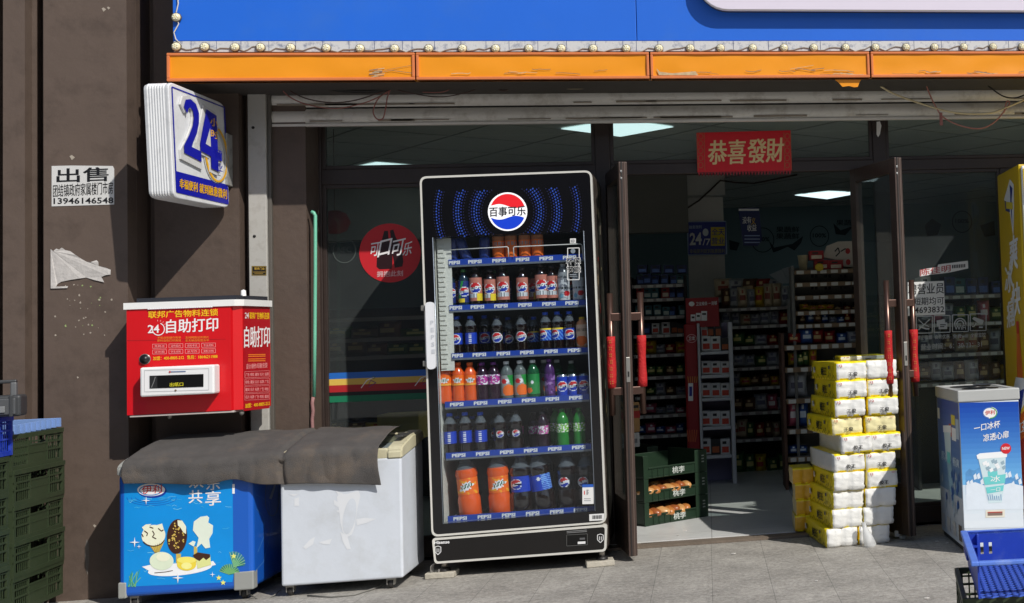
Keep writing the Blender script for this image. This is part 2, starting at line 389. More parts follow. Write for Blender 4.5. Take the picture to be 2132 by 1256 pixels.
# window frames and panes
frm = M((52, 42, 38), .42, var=.06, dirt=(74, 62, 54), dscale=8, damt=.4)
TT = 2.75
def bar(mb, pxa, pya, pxb, pyb, y0=FY, d=.07, bev=.004):
    a, b, c, e = rect(pxa, pya, pxb, pyb, y0); mb.box(a, b, y0, y0+d, c, e, frm, bev); return a, b, c, e
hz0, hz1 = W(1300, 364, FY).z, W(1300, 341.5, FY).z     # door header
lz0, lz1 = W(672, 385, FY).z, W(672, 353, FY).z
xj0, xj1 = X_(657, FY), X_(672, FY); xm0, xm1 = X_(1246, FY), X_(1277, FY); xr0, xr1 = X_(1817, FY, 300), X_(1844, FY, 300)
xe = 4.6
pane = glass((.86, .90, .88), .9, 0.0, .032)
def window(x0, x1, z0, z1, name='window'):
    mb = MB(); t = .022
    for a, b, c, d in ((x0, x0+t, z0, z1), (x1-t, x1, z0, z1), (x0+t, x1-t, z0, z0+t), (x0+t, x1-t, z1-t, z1)): mb.box(a, b, FY+.008, FY+.05, c, d, frm, .003)
    w_ = mb.build(name, B); p = MB(); p.box(x0+t-.004, x1-t+.004, FY+.026, FY+.031, z0+t-.004, z1-t+.004, pane); p.build('pane', w_)
fr = MB()
fr.box(xj0, xj1, FY, FY+.07, .0, TT, frm, .004); fr.box(xm0, xm1, FY, FY+.07, .02, TT, frm, .004); fr.box(xr0, xr1, FY, FY+.07, .02, TT, frm, .004)
fr.box(xj1, xm0, FY+.002, FY+.068, lz0, lz1, frm, .004); fr.box(xm1, xr0, FY+.002, FY+.068, hz0, hz1, frm, .004)
rz0, rz1 = W(1990, 352, FY).z, W(1990, 330, FY).z
fr.box(xr1, xe, FY+.002, FY+.068, rz0, rz1, frm, .004); fr.box(xj1, xm0, FY+.002, FY+.07, 0, .12, frm, .004); fr.box(xr1, xe, FY+.002, FY+.07, 0, .12, frm, .004)
xq0, xq1 = X_(2088, FY, 500), X_(2110, FY, 500); fr.box(xq0, xq1, FY+.001, FY+.07, .12, rz0, frm, .004)
fr.build('window_frame', B)
window(xj1, xm0, lz1, TT); window(xm1, xr0, hz1, TT); window(xr1, xe, rz1, TT)
window(xj1, xm0, .12, lz0); window(xr1, xq0, .12, rz0); window(xq1, xe, .12, rz0)
# glass doors, both standing open
dm = M((78, 64, 58), .38, .35, var=.05, dirt=(110, 100, 92), dscale=10, damt=.3)
hm = M((96, 74, 66), .28, .7, var=.05)
red = M((178, 22, 26), .75, var=.14, scale=14, bump=.6, bscale=90)
goldm = M((176, 120, 50), .5)
dpane = glass((.70, .78, .78), .9, 0, .025)
def door(hx, hy, nx, ny, z1, hz, side_near, sleeve_lab, sl_z):
    L_ = math.hypot(nx-hx, ny-hy); a = math.atan2(ny-hy, nx-hx); T = Matrix.Translation((hx, hy, 0)) @ Matrix.Rotation(a, 4, 'Z')
    z0 = .03; t = .024; sw = .075; mb = MB()
    for b in ((0, sw, z0, z1), (L_-sw, L_, z0, z1), (sw, L_-sw, z1-.085, z1), (sw, L_-sw, z0, z0+.30)):
        mb.box(b[0], b[1], -t, t, b[2], b[3], dm, .003, T)
    mb.box(L_-.0005, L_+.003, -.012, -.004, z0, z1, M((30, 25, 23)), 0, T); mb.box(L_-.0005, L_+.003, .006, .012, z0, z1, M((120, 104, 95), .3, .6), 0, T)
    d = mb.build('door', B)
    p = MB(); p.box(sw-.006, L_-sw+.006, -.004, .004, z0+.294, z1-.079, dpane, 0, T); p.build('pane', d)
    lk = MB(); lk.box(L_+.003, L_+.006, -.012, .010, hz-.16, hz-.02, M((190, 188, 182), .3, .9), .002, T); lk.box(L_+.0055, L_+.008, -.005, .004, hz-.13, hz-.10, M((25, 25, 25)), 0, T); lk.build('lock_plate', d)
    for q in (z1-.10, z1-.06): bt = MB(); bt.box(L_-.0005, L_+.005, -.016, -.006, q, q+.012, M((215, 213, 208), .25, .9), .001, T); bt.build('hinge_screw', d)
    for sd in (-1, 1):
        h_ = MB(); hl = .345; off = sd*.085; xx = L_-.05
        h_.tube([T @ V((xx, off, hz-hl)), T @ V((xx, off, hz+hl))], .017, hm, 14)
        for q in (-.21, .21): h_.box(xx-.02, xx+.02, min(sd*t, off), max(sd*t, off), hz+q-.022, hz+q+.022, hm, .004, T)
        h_.build('pull_handle', d)
        # red cloth sleeve on the pull handle: a thing of its own
        s = MB(); za, zb_ = hz+sl_z[0], hz+sl_z[1]; P = []; R = []
        for i in range(9):
            k = i/8; P.append(T @ V((xx+.002*math.sin(k*9), off, za+(zb_-za)*k))); R.append(.0245+.002*math.sin(k*7+sd))
        s.tube(P, R, red, 14)
        for i in range(7 if hx > .5 or (sd < 0) else 0):   # embroidered gold characters, facing the street
            c = T @ V((xx, off, zb_-.03-(zb_-za-.06)*i/6)); rr = .0272
            for q in range(2):
                aa = -1.75+q*.35+random.uniform(-.1, .1); pl = [c+V((rr*math.cos(aa+u_), rr*math.sin(aa+u_), v_)) for u_, v_ in ((-.09, -.008), (.09, -.006), (.06, .0), (-.08, -.002))]
                s.add(pl, [(0, 1, 2, 3)], goldm); s.add([p_+V((0, 0, .012)) for p_ in pl], [(0, 1, 2, 3)], goldm)
        solo(s, 'handle_sleeve', sleeve_lab[0 if sd == side_near else 1], 'sleeve')
nl = V((-.435, -.73)); hzL = W(1335, 730, -.7).z
door(xm1-.01, FY+.02, -.435, -.80, W(1300, 339, -.76).z, W(1335, 735, -.7).z, 1,
     ['red velvet sleeve on the shop side handle of the left glass door', 'dark red sleeve on the outer handle of the left door, beside the drinks fridge'], (-.19, .10))
door(X_(1785, FY), FY+.02, 1.150, -.80, W(1875, 330, -.76).z, W(1875, 705, -.7).z, -1,
     ['red gold-lettered sleeve on the inner handle of the right door above the tissue packs', 'narrow red sleeve on the outer handle of the right door beside the notice'], (-.26, .05))

# ================================================================ SIGN BOARD, FASCIA, LAMPS
blue = M((32, 104, 214), .42, var=.05, scale=1.6, bump=.08, bscale=2.5, dirt=(60, 112, 196), dscale=2.2, damt=.35)
YB = -.95
S = thing('blue_signboard', 'blue shop signboard with a white rounded lightbox above the orange fascia', 'signboard', (X_(360, YB), YB, W(360, 90, YB).z))
a = W(360, 86, YB); bx0 = a.x; z_bot = (W(1000, 86, YB).z+W(360, 85, YB).z)/2
sx = X_(1325, YB, 50)
mb = MB(); mb.box(bx0, sx-.0015, YB, -.40, z_bot, 4.4, blue, .003); mb.box(sx+.0015, 4.6, YB, -.40, z_bot, 4.4, blue, .003); mb.build('board', S)
# white rounded lightbox
YL = -1.03
lx0, lz = W(1452, 0, YL).x, W(1700, 20, YL).z
pts = []; R_ = .17
for i in range(9):
    t = math.pi+math.pi/2*i/8; pts.append(V((lx0+R_+R_*math.cos(t), YL, lz+R_+R_*math.sin(t))))
pts += [V((4.4, YL, lz)), V((4.4, YL, 4.2)), V((lx0, YL, 4.2))]
lm = M((222, 214, 228), .3, var=.02)
mb = MB(); mb.prism(pts, (0, .05, 0), lm); mb.build('lightbox', S)
mb = MB(); rim = M((236, 234, 230), .35)
mb.tube([p+V((0, .012, 0)) for p in pts[:10]], .007, rim, 8); mb.prism([p+V((0, .0502, 0)) for p in pts], (0, .0295, 0), M((60, 60, 66))); mb.build('lightbox_trim', S)
# strip of white film with the bulbs
YS = -.955
mb = MB(); stw = M((206, 206, 206), .5, var=.12, scale=30, dirt=(70, 84, 120), dscale=30, damt=.9)
sz0, sz1 = W(1000, 108, YS).z, z_bot-.002
mb.box(bx0+.004, 4.6, YS, -.40, sz0, sz1, M((40, 70, 140)))
xs = [362, 398, 451, 502, 560, 616, 672, 727, 780, 838, 858, 905, 960, 1012, 1060, 1120, 1180, 1240, 1297, 1325, 1370, 1445, 1527, 1600, 1637, 1708, 1760, 1815, 1903, 1960, 2010, 2058, 2100, 2150, 2230, 2300]
for q, (p0, p1) in enumerate(zip(xs, xs[1:])):
    mb.box(X_(p0, YS, 100)+.0015, X_(p1, YS, 100)-.0015, YS-.003, YS+.0, sz0+.001, sz1-.001, stw)
mb.build('bulb_strip', S)
# bulbs: real lenses
bulb = thing('marquee_bulb', 'x', 'bulb'); bb = MB()
bb.lathe([(0, -.002), (.030, -.002), (.030, .010), (.026, .012)], M((96, 88, 72), .5), (0, 0, 0), 8, 'y'); bb.build('socket', bulb)
bb = MB(); lens = M((226, 216, 176), .18, var=.12, scale=60, coat=.5)
bb.lathe([(.026, .012), (.024, .018), (.016, .026), (.008, .029), (0, .030)], lens, (0, 0, 0), 10, 'y')
for k in range(6): t = k*math.pi/3; bb.lathe([(.0045, .0), (.003, .004), (0, .005)], M((250, 246, 226), .1), (.013*math.cos(t), -.027, .013*math.sin(t)), 6, 'y')
bb.build('lens', bulb); freeze(bulb); bulb.scale = (.86,)*3
bx = [368, 427, 490, 543, 606, 680, 750, 822, 893, 963, 1032, 1101, 1169, 1235, 1304, 1372, 1437, 1500, 1567, 1632, 1694, 1760, 1822, 1886, 1945, 2006, 2067, 2127]
by = lambda x: 98+4*min(1, max(0, (x-368)/400))-3.5*max(0, (x-1300)/830)
onum = 'leftmost,second,third,fourth,fifth,sixth,seventh,eighth,ninth,tenth,eleventh,twelfth,thirteenth,fourteenth,fifteenth,sixteenth,seventeenth,eighteenth,nineteenth,twentieth,twenty first,twenty second,twenty third,twenty fourth,twenty fifth,twenty sixth,twenty seventh,rightmost'.split(',')
for q_, x in enumerate(bx):
    p = W(x, by(x), YS-.004)
    place_first(USED, bulb, (p.x, YS-.004, p.z), rot=(0, random.uniform(-.5, .5), 0), label=('cream bulb lens, %s from the left along the bottom of the signboard' % onum[q_]).replace('most from the left', 'most'), group='bulbs along the bottom of the signboard')
p = W(368, 37, YS-.004); clone(bulb, (p.x, YS-.004, p.z), label='single cream bulb lens high on the left end of the blue signboard', group='')
wm = M((150, 140, 128), .6)
mb = MB(); pts = []
for i, x in enumerate(bx[:-1]):
    for k in range(6):
        xx = x+(bx[i+1]-x)*k/6; q = W(xx, by(xx)+random.uniform(-1, 5)+3*math.sin(k), YS-.006); pts.append(q)
mb.tube(pts, .0032, wm, 6)
pts = [W(x, y, YS-.006) for x, y in ((369, -20), (371, 8), (366, 30), (372, 50), (362, 68), (366, 82), (376, 92))]; mb.tube(pts, .0032, M((205, 200, 190), .6), 6)
solo(mb, 'bulb_wire', 'thin grey wire looping between the bulbs of the signboard', 'wire')
# orange fascia: four lit-box segments
YO = -.97
orange = M((236, 150, 24), .38, var=.06, scale=2.5, bump=.06, bscale=5); otrim = M((212, 122, 70), .45, var=.1, scale=12)
segs = [(347, 864), (866, 1352), (1354, 1811), (1813, 2260)]
labs = ['orange fascia panel at the left end, above the 24 hour sign', 'orange fascia panel above the drinks fridge', 'orange fascia panel above the red fortune banner', 'orange fascia panel at the right end, above the right window']
scuff = M((120, 108, 96), .8, var=.3, scale=40); peel = M((196, 170, 130), .7, var=.3, scale=40)
for i, (p0, p1) in enumerate(segs):
    x0, x1 = X_(p0+.5, YO, 140), X_(p1-.5, YO, 140); z1_, z0_ = W(1000, 109.5, YO).z, W(1000, 166, YO).z
    o = thing('fascia_panel', labs[i], 'fascia', (x0, YO, z0_), group='orange fascia panels')
    mb = MB()
    def wv(u, v): return (x0+.014+(x1-x0-.028)*u, YO+.004-.0035*noise.noise(V((u*7+i*9, v*1.3, 0))), z0_+.014+(z1_-z0_-.028)*v)
    mb.grid(wv, 60, 8, orange); mb.box(x0, x1, YO+.014, YO+.06, z0_, z1_, orange)
    mb.build('face', o)
    mb = MB()
    for b in ((x0, x1, z0_, z0_+.016), (x0, x1, z1_-.014, z1_), (x0, x0+.014, z0_+.016, z1_-.014), (x1-.014, x1, z0_+.016, z1_-.014)): mb.box(b[0], b[1], YO-.006, YO+.06, b[2], b[3], otrim, .003)
    mb.build('trim', o)
    ar = Art(PY(YO), base=.003); rnd = random.Random(i)
    if i == 0:
        for k in range(9): x = 764+rnd.uniform(0, 20); y = 145+k*2; ar.line([(x, y), (x+14+rnd.uniform(0, 8), y-2+rnd.uniform(-3, 3))], 1.6, scuff if k % 2 else peel)
        ar.line([(790, 152), (815, 147), (860, 153)], 1.0, scuff); ar.line([(800, 147), (838, 140), (860, 136)], .7, scuff)
    for k in range((0, 7, 12, 12)[i]):
        x = (0, 930, 1420, 1880)[i]+rnd.uniform(-40, 330); y = 146+rnd.uniform(-2, 10); P = [(x, y)]
        for _ in range(4): P.append((P[-1][0]+rnd.uniform(4, 16), P[-1][1]+rnd.uniform(-2.4, 2.4)))
        ar.line(P, rnd.uniform(.6, 1.6), scuff if k % 3 else peel)
    if i == 2: ar.poly([(1367, 143), (1374, 150), (1400, 153), (1448, 149), (1454, 157), (1372, 157)], peel, 1)
    ar.build('scuff_marks', o)
mb = MB(); ps = [W(x, y, -.95) for x, y in ((1738, 166), (1793, 166), (1789, 173), (1786, 181), (1778, 182), (1768, 179), (1754, 181), (1747, 173))]
mb.prism(ps, (0, .004, 0), orange); solo(mb, 'torn_film', 'torn orange flap hanging below the fascia in front of the shutter', 'film scrap')
# loose cables under the fascia
def cable(pts, r, mat, label, name='cable', Y=-.6):
    mb = MB(); P = [W(x, y, Y+(0 if len(pt) < 3 else pt[2])) for pt in pts for x, y in (pt[:2],)]
    Q = []                                   # Catmull-Rom through the points
    for i in range(len(P)-1):
        a, b, c, d = P[max(0, i-1)], P[i], P[i+1], P[min(len(P)-1, i+2)]
        for k in range(6):
            t = k/6; Q.append(.5*((2*b)+(c-a)*t+(2*a-5*b+4*c-d)*t*t+(3*b-a-3*c+d)*t**3))
    Q.append(P[-1]); mb.tube(Q, r, mat, 6); return solo(mb, name, label, 'cable')
blk = M((16, 14, 14), .5); pinkc = M((150, 96, 88), .5); brc = M((70, 48, 44), .5); crm = M((178, 164, 128), .5)
cable([(615, 168), (640, 178), (690, 186), (740, 190), (785, 189), (815, 184), (845, 172)], .011, blk, 'thick black cable bundle sagging from the fascia above the left window')
cable([(590, 172), (605, 190), (640, 206), (690, 214), (740, 209), (790, 193), (812, 186)], .0035, brc, 'dark thin wire looping below the black cable bundle')
cable([(580, 176), (600, 200), (640, 218), (700, 226), (760, 214), (800, 196), (815, 186)], .0035, pinkc, 'pinkish wire hanging lowest under the black cable bundle')
cable([(812, 188), (788, 205), (777, 232), (785, 248), (797, 247), (803, 225), (806, 205), (811, 190)], .0035, pinkc, 'pink wire tied in a narrow drooping loop over the shutter')
cable([(820, 186), (870, 197), (920, 202), (970, 193), (1000, 182), (1015, 172)], .003, brc, 'thin dark wire sagging right of the drooping loop')
cable([(880, 192), (920, 192), (950, 180), (990, 168)], .0025, pinkc, 'short thin pink wire rising to the fascia over the fridge')
cable([(1028, 172), (1040, 187), (1055, 188), (1062, 172)], .004, brc, 'short black hook of wire above the drinks fridge')
cable([(1120, 172), (1180, 185), (1240, 182), (1280, 172)], .002, crm, 'faint pale wire under the fascia above the door')
cable([(1822, 172), (1860, 195), (1930, 220), (1990, 235), (2060, 236), (2100, 222), (2140, 205)], .006, M((214, 200, 160), .5), 'cream cable sagging across the shutter at the right')
cable([(1925, 168), (1935, 195), (1948, 222), (1965, 245), (2000, 262), (2040, 268), (2070, 255), (2092, 230), (2102, 215), (2096, 212), (2090, 235)], .0045, M((176, 120, 108), .5), 'pink wire drooping lower than the cream cable at the right')
cable([(2045, 168), (2065, 185), (2090, 201), (2115, 204), (2140, 195)], .0045, blk, 'short black wire at the right end of the shutter')
mb = MB(); pt = W(1958, 238, -.6); mb.box(pt.x-.008, pt.x+.012, -.605, -.6, pt.z-.07, pt.z+.01, pinkc, .002, Matrix()); solo(mb, 'cable_tie', 'pink tape end tied on the drooping wire at the right', 'tape')
# ================================================================ DRINKS FRIDGE
black = M((14, 14, 17), .18, var=.03, coat=.4); trimw = M((214, 212, 204), .35, .15, var=.04); alu = M((150, 148, 142), .35, .6)
YF = -.90; PF = PY(YF)
fr_c = W(1085, 1190, YF)
FR = thing('drinks_fridge', 'tall black drinks fridge with glass door full of soda bottles', 'fridge', (fr_c.x, YF, 0))
TILT = .019            # the cabinet leans a little, its left feet stand lower
BACK = V((0, .58, 0))
def loop(pts, pl=PF, off=0): return [pl.at(x, y, off) for x, y in pts]
def rr(tl, tr, br, bl, r):       # rounded quad in px
    out = []; Q = [tl, tr, br, bl]
    for i, (x, y) in enumerate(Q):
        p = Q[i-1]; n = Q[(i+1) % 4]; a = V((p[0]-x, p[1]-y)).normalized()*r; b = V((n[0]-x, n[1]-y)).normalized()*r
        for k in range(6):
            t = k/5; out.append(((1-t)**2*(x+a.x)+2*t*(1-t)*x+t*t*(x+b.x), (1-t)**2*(y+a.y)+2*t*(1-t)*y+t*t*(y+b.y)))
    return out
GL = [(901, 495), (1215, 481), (1239, 1064), (922, 1091)]           # glass opening
DO = [(874, 368), (1232, 355), (1263, 1089), (899, 1118)]           # door outline
LO = [(899.5, 1121), (1264, 1092), (1262, 1148), (905, 1174)]       # lower panel
# cabinet shell: sides, top, back, floor
mb = MB(); o = loop([(877, 371), (1231, 359), (1262, 1146), (904, 1171)], off=-.045); b = [p+BACK for p in o]; inn = .035
side = M((58, 50, 46), .45, var=.1, dirt=(150, 140, 120), dscale=10, damt=.5)
def slab(a, b_, c, d, n, th, mat): mb.prism([a, b_, c, d], V(n)*th, mat)
slab(o[0], o[1], b[1], b[0], (0, 0, -1), .04, side); slab(o[1], o[2], b[2], b[1], (-1, 0, 0), .035, side)
slab(o[0], o[3], b[3], b[0], (1, 0, 0), .035, side); slab(b[0], b[1], b[2], b[3], (0, -1, 0), .03, M((30, 34, 44), .6)); slab(o[3]+V((0, 0, .12)), o[2]+V((0, 0, .12)), b[2]+V((0, 0, .12)), b[3]+V((0, 0, .12)), (0, 0, -1), .11, side)
mb.prism(loop([(880, 372), (1229, 360), (1216, 482), (900, 496)], off=-.046), (0, .55, 0), M((20, 20, 24)))   # header block
mb.build('cabinet', FR)
# inner lining
mb = MB(); lin_ = M((44, 50, 66), .4, var=.1); q = loop(GL, off=-.05)
def pl_(a, c, d, mat, th=.002): mb.prism([a, c, c+d, a+d], V((0, 0, -th)) if abs((c-a).x) > .1 and abs(d.y) > 0 and abs((c-a).z) < .1 else V((th, 0, 0)), mat)
D_ = V((0, .46, 0))
mb.prism([q[1], q[2], q[2]+D_, q[1]+D_], (.003, 0, 0), M((60, 66, 82), .3)); mb.prism([p+D_ for p in q], (0, .003, 0), lin_); mb.prism([q[3], q[2], q[2]+D_, q[3]+D_], (0, 0, -.003), M((140, 140, 140), .3))
mb.build('lining', FR)
mb = MB(); rib = M((214, 212, 200), .55, var=.06, bump=.3, bscale=50)
ya, yb = 496, 1088
cw = loop([(904, 495), (934, 494), (942, 772), (914, 773)], off=-.06)
mb.prism(cw, (0, .01, 0), rib)
for k in range(27):
    t = (k+.5)/27; y = 497+t*273; x = 905+t*9; a_, b_, c_, d_ = [PF.at(xx, yy, -.058) for xx, yy in ((x+1, y-3), (x+13+(k % 2)*3, y-3.6), (x+13+(k % 2)*3, y+3), (x+1, y+3.4))]
    mb.prism([a_, b_, c_, d_], (0, -.004, 0), rib)
mb.prism([q[0], q[3], q[3]+D_, q[0]+D_], (-.003, 0, 0), rib)
mb.build('air_duct_panel', FR)
# door frame (black glass border with pale trim)
def ring_prism(outer, inner, d, mat, mb):
    n = len(outer); assert n == len(inner); vs = list(outer)+list(inner)+[p+V(d) for p in outer]+[p+V(d) for p in inner]
    fs = []
    for i in range(n):
        j = (i+1) % n; fs += [(i, j, n+j, n+i), (2*n+i, 3*n+i, 3*n+j, 2*n+j), (i, 2*n+i, 2*n+j, j), (n+i, n+j, 3*n+j, 3*n+i)]
    mb.add(vs, fs, mat)
Ro = rr(*DO, 15); Rg = rr(*GL, 1.0)
DI = [(878, 372), (1228.5, 359), (1259, 1085.5), (902.5, 1113.5)]; Rt = rr(*DI, 12)
door_f = MB(); ring_prism(loop(Rt, off=.002), loop(Rg, off=.002), (0, .04, 0), black, door_f); dr = door_f.build('door', FR)
mb = MB(); ring_prism(loop(Ro, off=.006), loop(Rt, off=.006), (0, .05, 0), trimw, mb); mb.build('edge_trim', dr)
mb = MB(); mb.prism(loop(GL, off=.0), (0, .004, 0), glass((.92, .95, .97), .8, 0, .003)); mb.build('pane', dr)
mb = MB(); gp = M((150, 160, 172), .3, .4)
for a_, b_ in (((901, 495), (923, 1091)), ((1215, 481), (1239, 1064))):
    p0, p1 = PF.at(*a_, .003), PF.at(*b_, .003); mb.tube([p0, p1], .0025, gp, 6)
mb.build('pane_trim', dr)
hp = M((226, 228, 232), .25, var=.03, coat=.4); mb = MB()
h4 = rr((889, 630), (907, 629), (911, 768), (893, 769), 8)
mb.prism(loop(h4, off=.05), (0, .03, 0), hp)
hh = mb.build('handle', dr)
for y in (642, 757): a_ = PF.at(884+(y-640)*.035, y, .03); mb2 = MB(); mb2.box(a_.x-.014, a_.x+.05, YF-.03, YF+.0, a_.z-.015, a_.z+.015, alu, .003); mb2.build('handle_clip', dr)
ar = Art(Plane((0, YF-.05, 0), (0, -1, 0)), base=.0008); ar.text('PEPSI', (905, 735), (900, 668), 0.01, alu) if False else None
gm = M((190, 194, 200), .4)
for i, ch in enumerate('PEPSI'): ar.text(ch, (896+i*.6, 677+i*15), (903+i*.6, 676.5+i*15), 9, gm, 1)
ar.build('handle_lettering', dr)
# header graphics: arcs of glowing blue dots and the round emblem
ar = Art(Plane((0, YF-.002, 0), (0, -1, 0)), step=.0008)
cgx, cgy = 1057, 441
def shear(x, y): return (x+(y-441)*.035, y-(x-1057)*.038)
d1 = M((16, 38, 116), .5, var=0, emit=.12); d2 = M((28, 66, 156), .5, var=0, emit=.12); d3 = M((8, 18, 62), .5, var=0)
for (rx, wd) in ((68, 17), (104, 15), (146, 10)):
    k = 0; r_ = rx-wd*.8
    while r_ < rx+wd*.8:
        k += 1; n = int(2*math.pi*r_/6.0)
        for i in range(n):
            a_ = 2*math.pi*(i+.5*(k % 2))/n; x, y = cgx+r_*math.cos(a_), cgy+r_*math.sin(a_)*1.03
            if abs(y-cgy) > 46+min(6, abs(x-cgx)*.02): continue
            if abs(x-cgx) > 158: continue
            x, y = shear(x, y); e = 1-abs(r_-rx)/wd; s_ = 1.0+.9*e
            ar.poly([(x-s_, y), (x-s_*.5, y-s_), (x+s_*.5, y-s_), (x+s_, y), (x+s_*.5, y+s_), (x-s_*.5, y+s_)], d2 if e > .72 else d1 if e > .35 else d3, 1)
        r_ += 5.2
ar.build('dot_pattern', dr)
def emblem(ar, cx, cy, r, L=2, words=True, emit=.35):
    wt = M((240, 240, 242), .35, var=0, emit=emit); rd = M((222, 30, 40), .35, var=0, emit=emit*.6); bl = M((16, 60, 196), .35, var=0, emit=emit*.6)
    ar.ell(cx, cy, r, r*.98, wt, L, 40); q = r*.90; P = []
    for i in range(19): a_ = math.radians(200+140*i/18); P.append((cx+q*math.cos(a_), cy+q*math.sin(a_)))
    x0, x1 = P[0][0], P[-1][0]; y0, y1 = P[0][1], P[-1][1]
    for i in range(1, 12): t = i/12; P.append((x1+(x0-x1)*t, y1+(y0-y1)*t+r*(.10*math.sin(math.pi*2*t)+ .02)))
    ar.poly(P, rd, L+1); P = []
    for i in range(19): a_ = math.radians(20+140*i/18); P.append((cx+q*math.cos(a_), cy+q*math.sin(a_)))
    x0, x1 = P[0][0], P[-1][0]; y0, y1 = P[0][1], P[-1][1]
    for i in range(1, 12): t = i/12; P.append((x1+(x0-x1)*t, y1+(y0-y1)*t+r*(.10*math.sin(math.pi*2*t)+.0)))
    ar.poly(P, bl, L+1)
    if words: ar.text('百事可乐', (cx-r*.92, cy+r*.26), (cx+r*.92, cy+r*.18), r*.48, M((14, 14, 30), .4, var=0), L+2, .016)
ar = Art(Plane((0, YF-.004, 0), (0, -1, 0)), step=.0008); emblem(ar, 1057, 441, 41); ar.build('emblem', dr)
# lower panel
mb = MB(); Lr = rr(*LO, 8); LI = rr((904, 1125), (1259.5, 1097), (1258, 1144), (908.5, 1169.5), 6)
lp = MB(); lp.prism(loop(LI, off=.001), (0, .05, 0), M((22, 20, 19), .35, var=.1)); lpo = lp.build('lower_panel', FR)
mb = MB(); ring_prism(loop(Lr, off=.005), loop(LI, off=.005), (0, .05, 0), trimw, mb); mb.build('panel_trim', lpo)
ar = Art(Plane((0, YF-.002, 0), (0, -1, 0))); wt = M((225, 225, 225), .4, var=0)
ar.text('Hisense', (904.5, 1133.5), (936, 1131.5), 7, wt, 1, .03)
for cx, cy in ((912, 1146), (1250, 1121)):
    ar.line([(cx-6, cy-7), (cx-6, cy+3), (cx, cy+9), (cx+6, cy+3), (cx+6, cy-7), (cx, cy-9), (cx-6, cy-7)], 1.4, wt); ar.line([(cx-2, cy-4), (cx-2, cy+4)], 1.3, wt); ar.line([(cx+2, cy-4), (cx+2, cy+4)], 1.3, wt)
ar.quad(1180, 1114, 1223, 1137, M((6, 6, 7), .15), 1, -.06); ar.frame(1180, 1114, 1223, 1137, 1, M((90, 90, 88), .4), 2, -.06)
ar.quad(1203, 1128, 1219, 1133, wt, 2, -.06); ar.quad(1207, 1120, 1218, 1124, M((90, 90, 92), .4), 2, -.06)
for k in range(2): ar.quad(1180, 1106+k*3, 1222, 1107.3+k*3, M((130, 130, 130), .5), 1, -.07)
ar.build('lettering', lpo)
# glass stickers and shelf rails
SH = [((933.6, 541), (1216, 528), 12), ((935, 636), (1221, 624), 11), ((940, 736), (1224, 723), 10.5), ((926, 837), (1227, 820), 12), ((928, 943.5), (1231, 923), 12), ((932, 1075), (1239, 1053), 12)]
TX = [[943.6, 988.8, 1039, 1088, 1137, 1186], [948, 994, 1043, 1093, 1143, 1191], [950, 998, 1048, 1097, 1147, 1196], [951, 1000.6, 1051, 1100.6, 1150, 1199], [955, 1005, 1055, 1105, 1155, 1205], [958, 1008.6, 1059, 1109, 1159, 1208.6]]
YSH = -.845; PS = PY(YSH); railb = M((30, 66, 160), .35, var=.05); raile = M((120, 126, 134), .35, .4)
for i, ((lx, ly), (rx, ry), h) in enumerate(SH):
    mb = MB(); a_, b_ = PS.at(lx, ly), PS.at(rx, ry); c_, d_ = PS.at(rx+.4, ry+h), PS.at(lx+.4, ly+h)
    mb.prism([a_, b_, c_, d_], (0, .004, 0), railb); e_, f_ = PS.at(rx+.5, ry+h+4), PS.at(lx+.5, ly+h+4)
    mb.prism([d_, c_, e_, f_], (0, .006, 0), raile)
    a2, b2 = a_+V((0, .006, -.02)), b_+V((0, .006, -.02))
    mb.prism([a2, b2, b2+V((0, .36, 0)), a2+V((0, .36, 0))], (0, 0, -.012), M((110, 114, 122), .4, .3))
    for k in range(12): x_ = a2.x+(b2.x-a2.x)*(k+.5)/12; z_ = a2.z+(b2.z-a2.z)*(k+.5)/12; mb.box(x_-.001, x_+.001, YSH+.02, YSH+.3, z_+.0, z_+.018, M((150, 155, 160), .3))
    s_ = mb.build('shelf', FR)
    ar = Art(Plane((0, YSH, 0), (0, -1, 0)), base=.0006)
    for cx in TX[i]:
        t = (cx-lx)/(rx-lx); y = ly+(ry-ly)*t+h*.86; sl = (ry-ly)/(rx-lx)
        x0_ = max(cx-14, lx+1); ar.text('PEPSI', (x0_, y+sl*(x0_-cx)), (cx+14, y+sl*14), 7.6, wt, 1, .045)
    ar.build('shelf_lettering', s_)
mb = MB(); wire = M((225, 222, 215), .35)
for P in ([(934, 521), (1056, 514), (1058, 516), (1059, 535)], [(1070, 534), (1069, 516), (1071, 514), (1208, 508), (1212, 511), (1215, 540)]): mb.tube([PY(YSH-.012).at(*p) for p in P], .0028, wire, 6)
mb.build('wire_guard', FR)
def sticker(name, lab, fn, Y=YF-.0005):
    ar = Art(Plane((0, Y, 0), (0, -1, 0)), base=.0012, step=.0006); fn(ar); solo(ar, name, lab, 'sticker')
ink = M((16, 16, 20), .5, var=0); paper = M((222, 222, 220), .6, var=.03)
def st1(a):
    a.quad(1187, 497, 1199, 507, paper, 0, -.03); a.text('印', (1189, 506), (1196, 505.7), 7, M((110, 110, 112)), 2)
    a.frame(1182, 517, 1206, 583, 1.6, paper, 1, -.03); a.ell(1193, 523, 5, 5, M((120, 130, 140)), 1, 14)
    a.text('环保', (1179, 551), (1209, 550), 14, paper, 1, .05); a.text('节能', (1180, 568.5), (1209, 567.5), 14, paper, 1, .05)
    a.text('环保', (1180, 550.5), (1208, 549.5), 13, ink, 3, .014); a.text('节能', (1181, 568), (1208, 567), 13, ink, 3, .014)
    a.quad(1186, 571, 1200, 573, M((130, 136, 142)), 1); a.quad(1186, 575, 1202, 576.5, M((130, 136, 142)), 1)
sticker('energy_saving_sticker', 'rounded frame sticker with four black characters high on the fridge glass', st1)
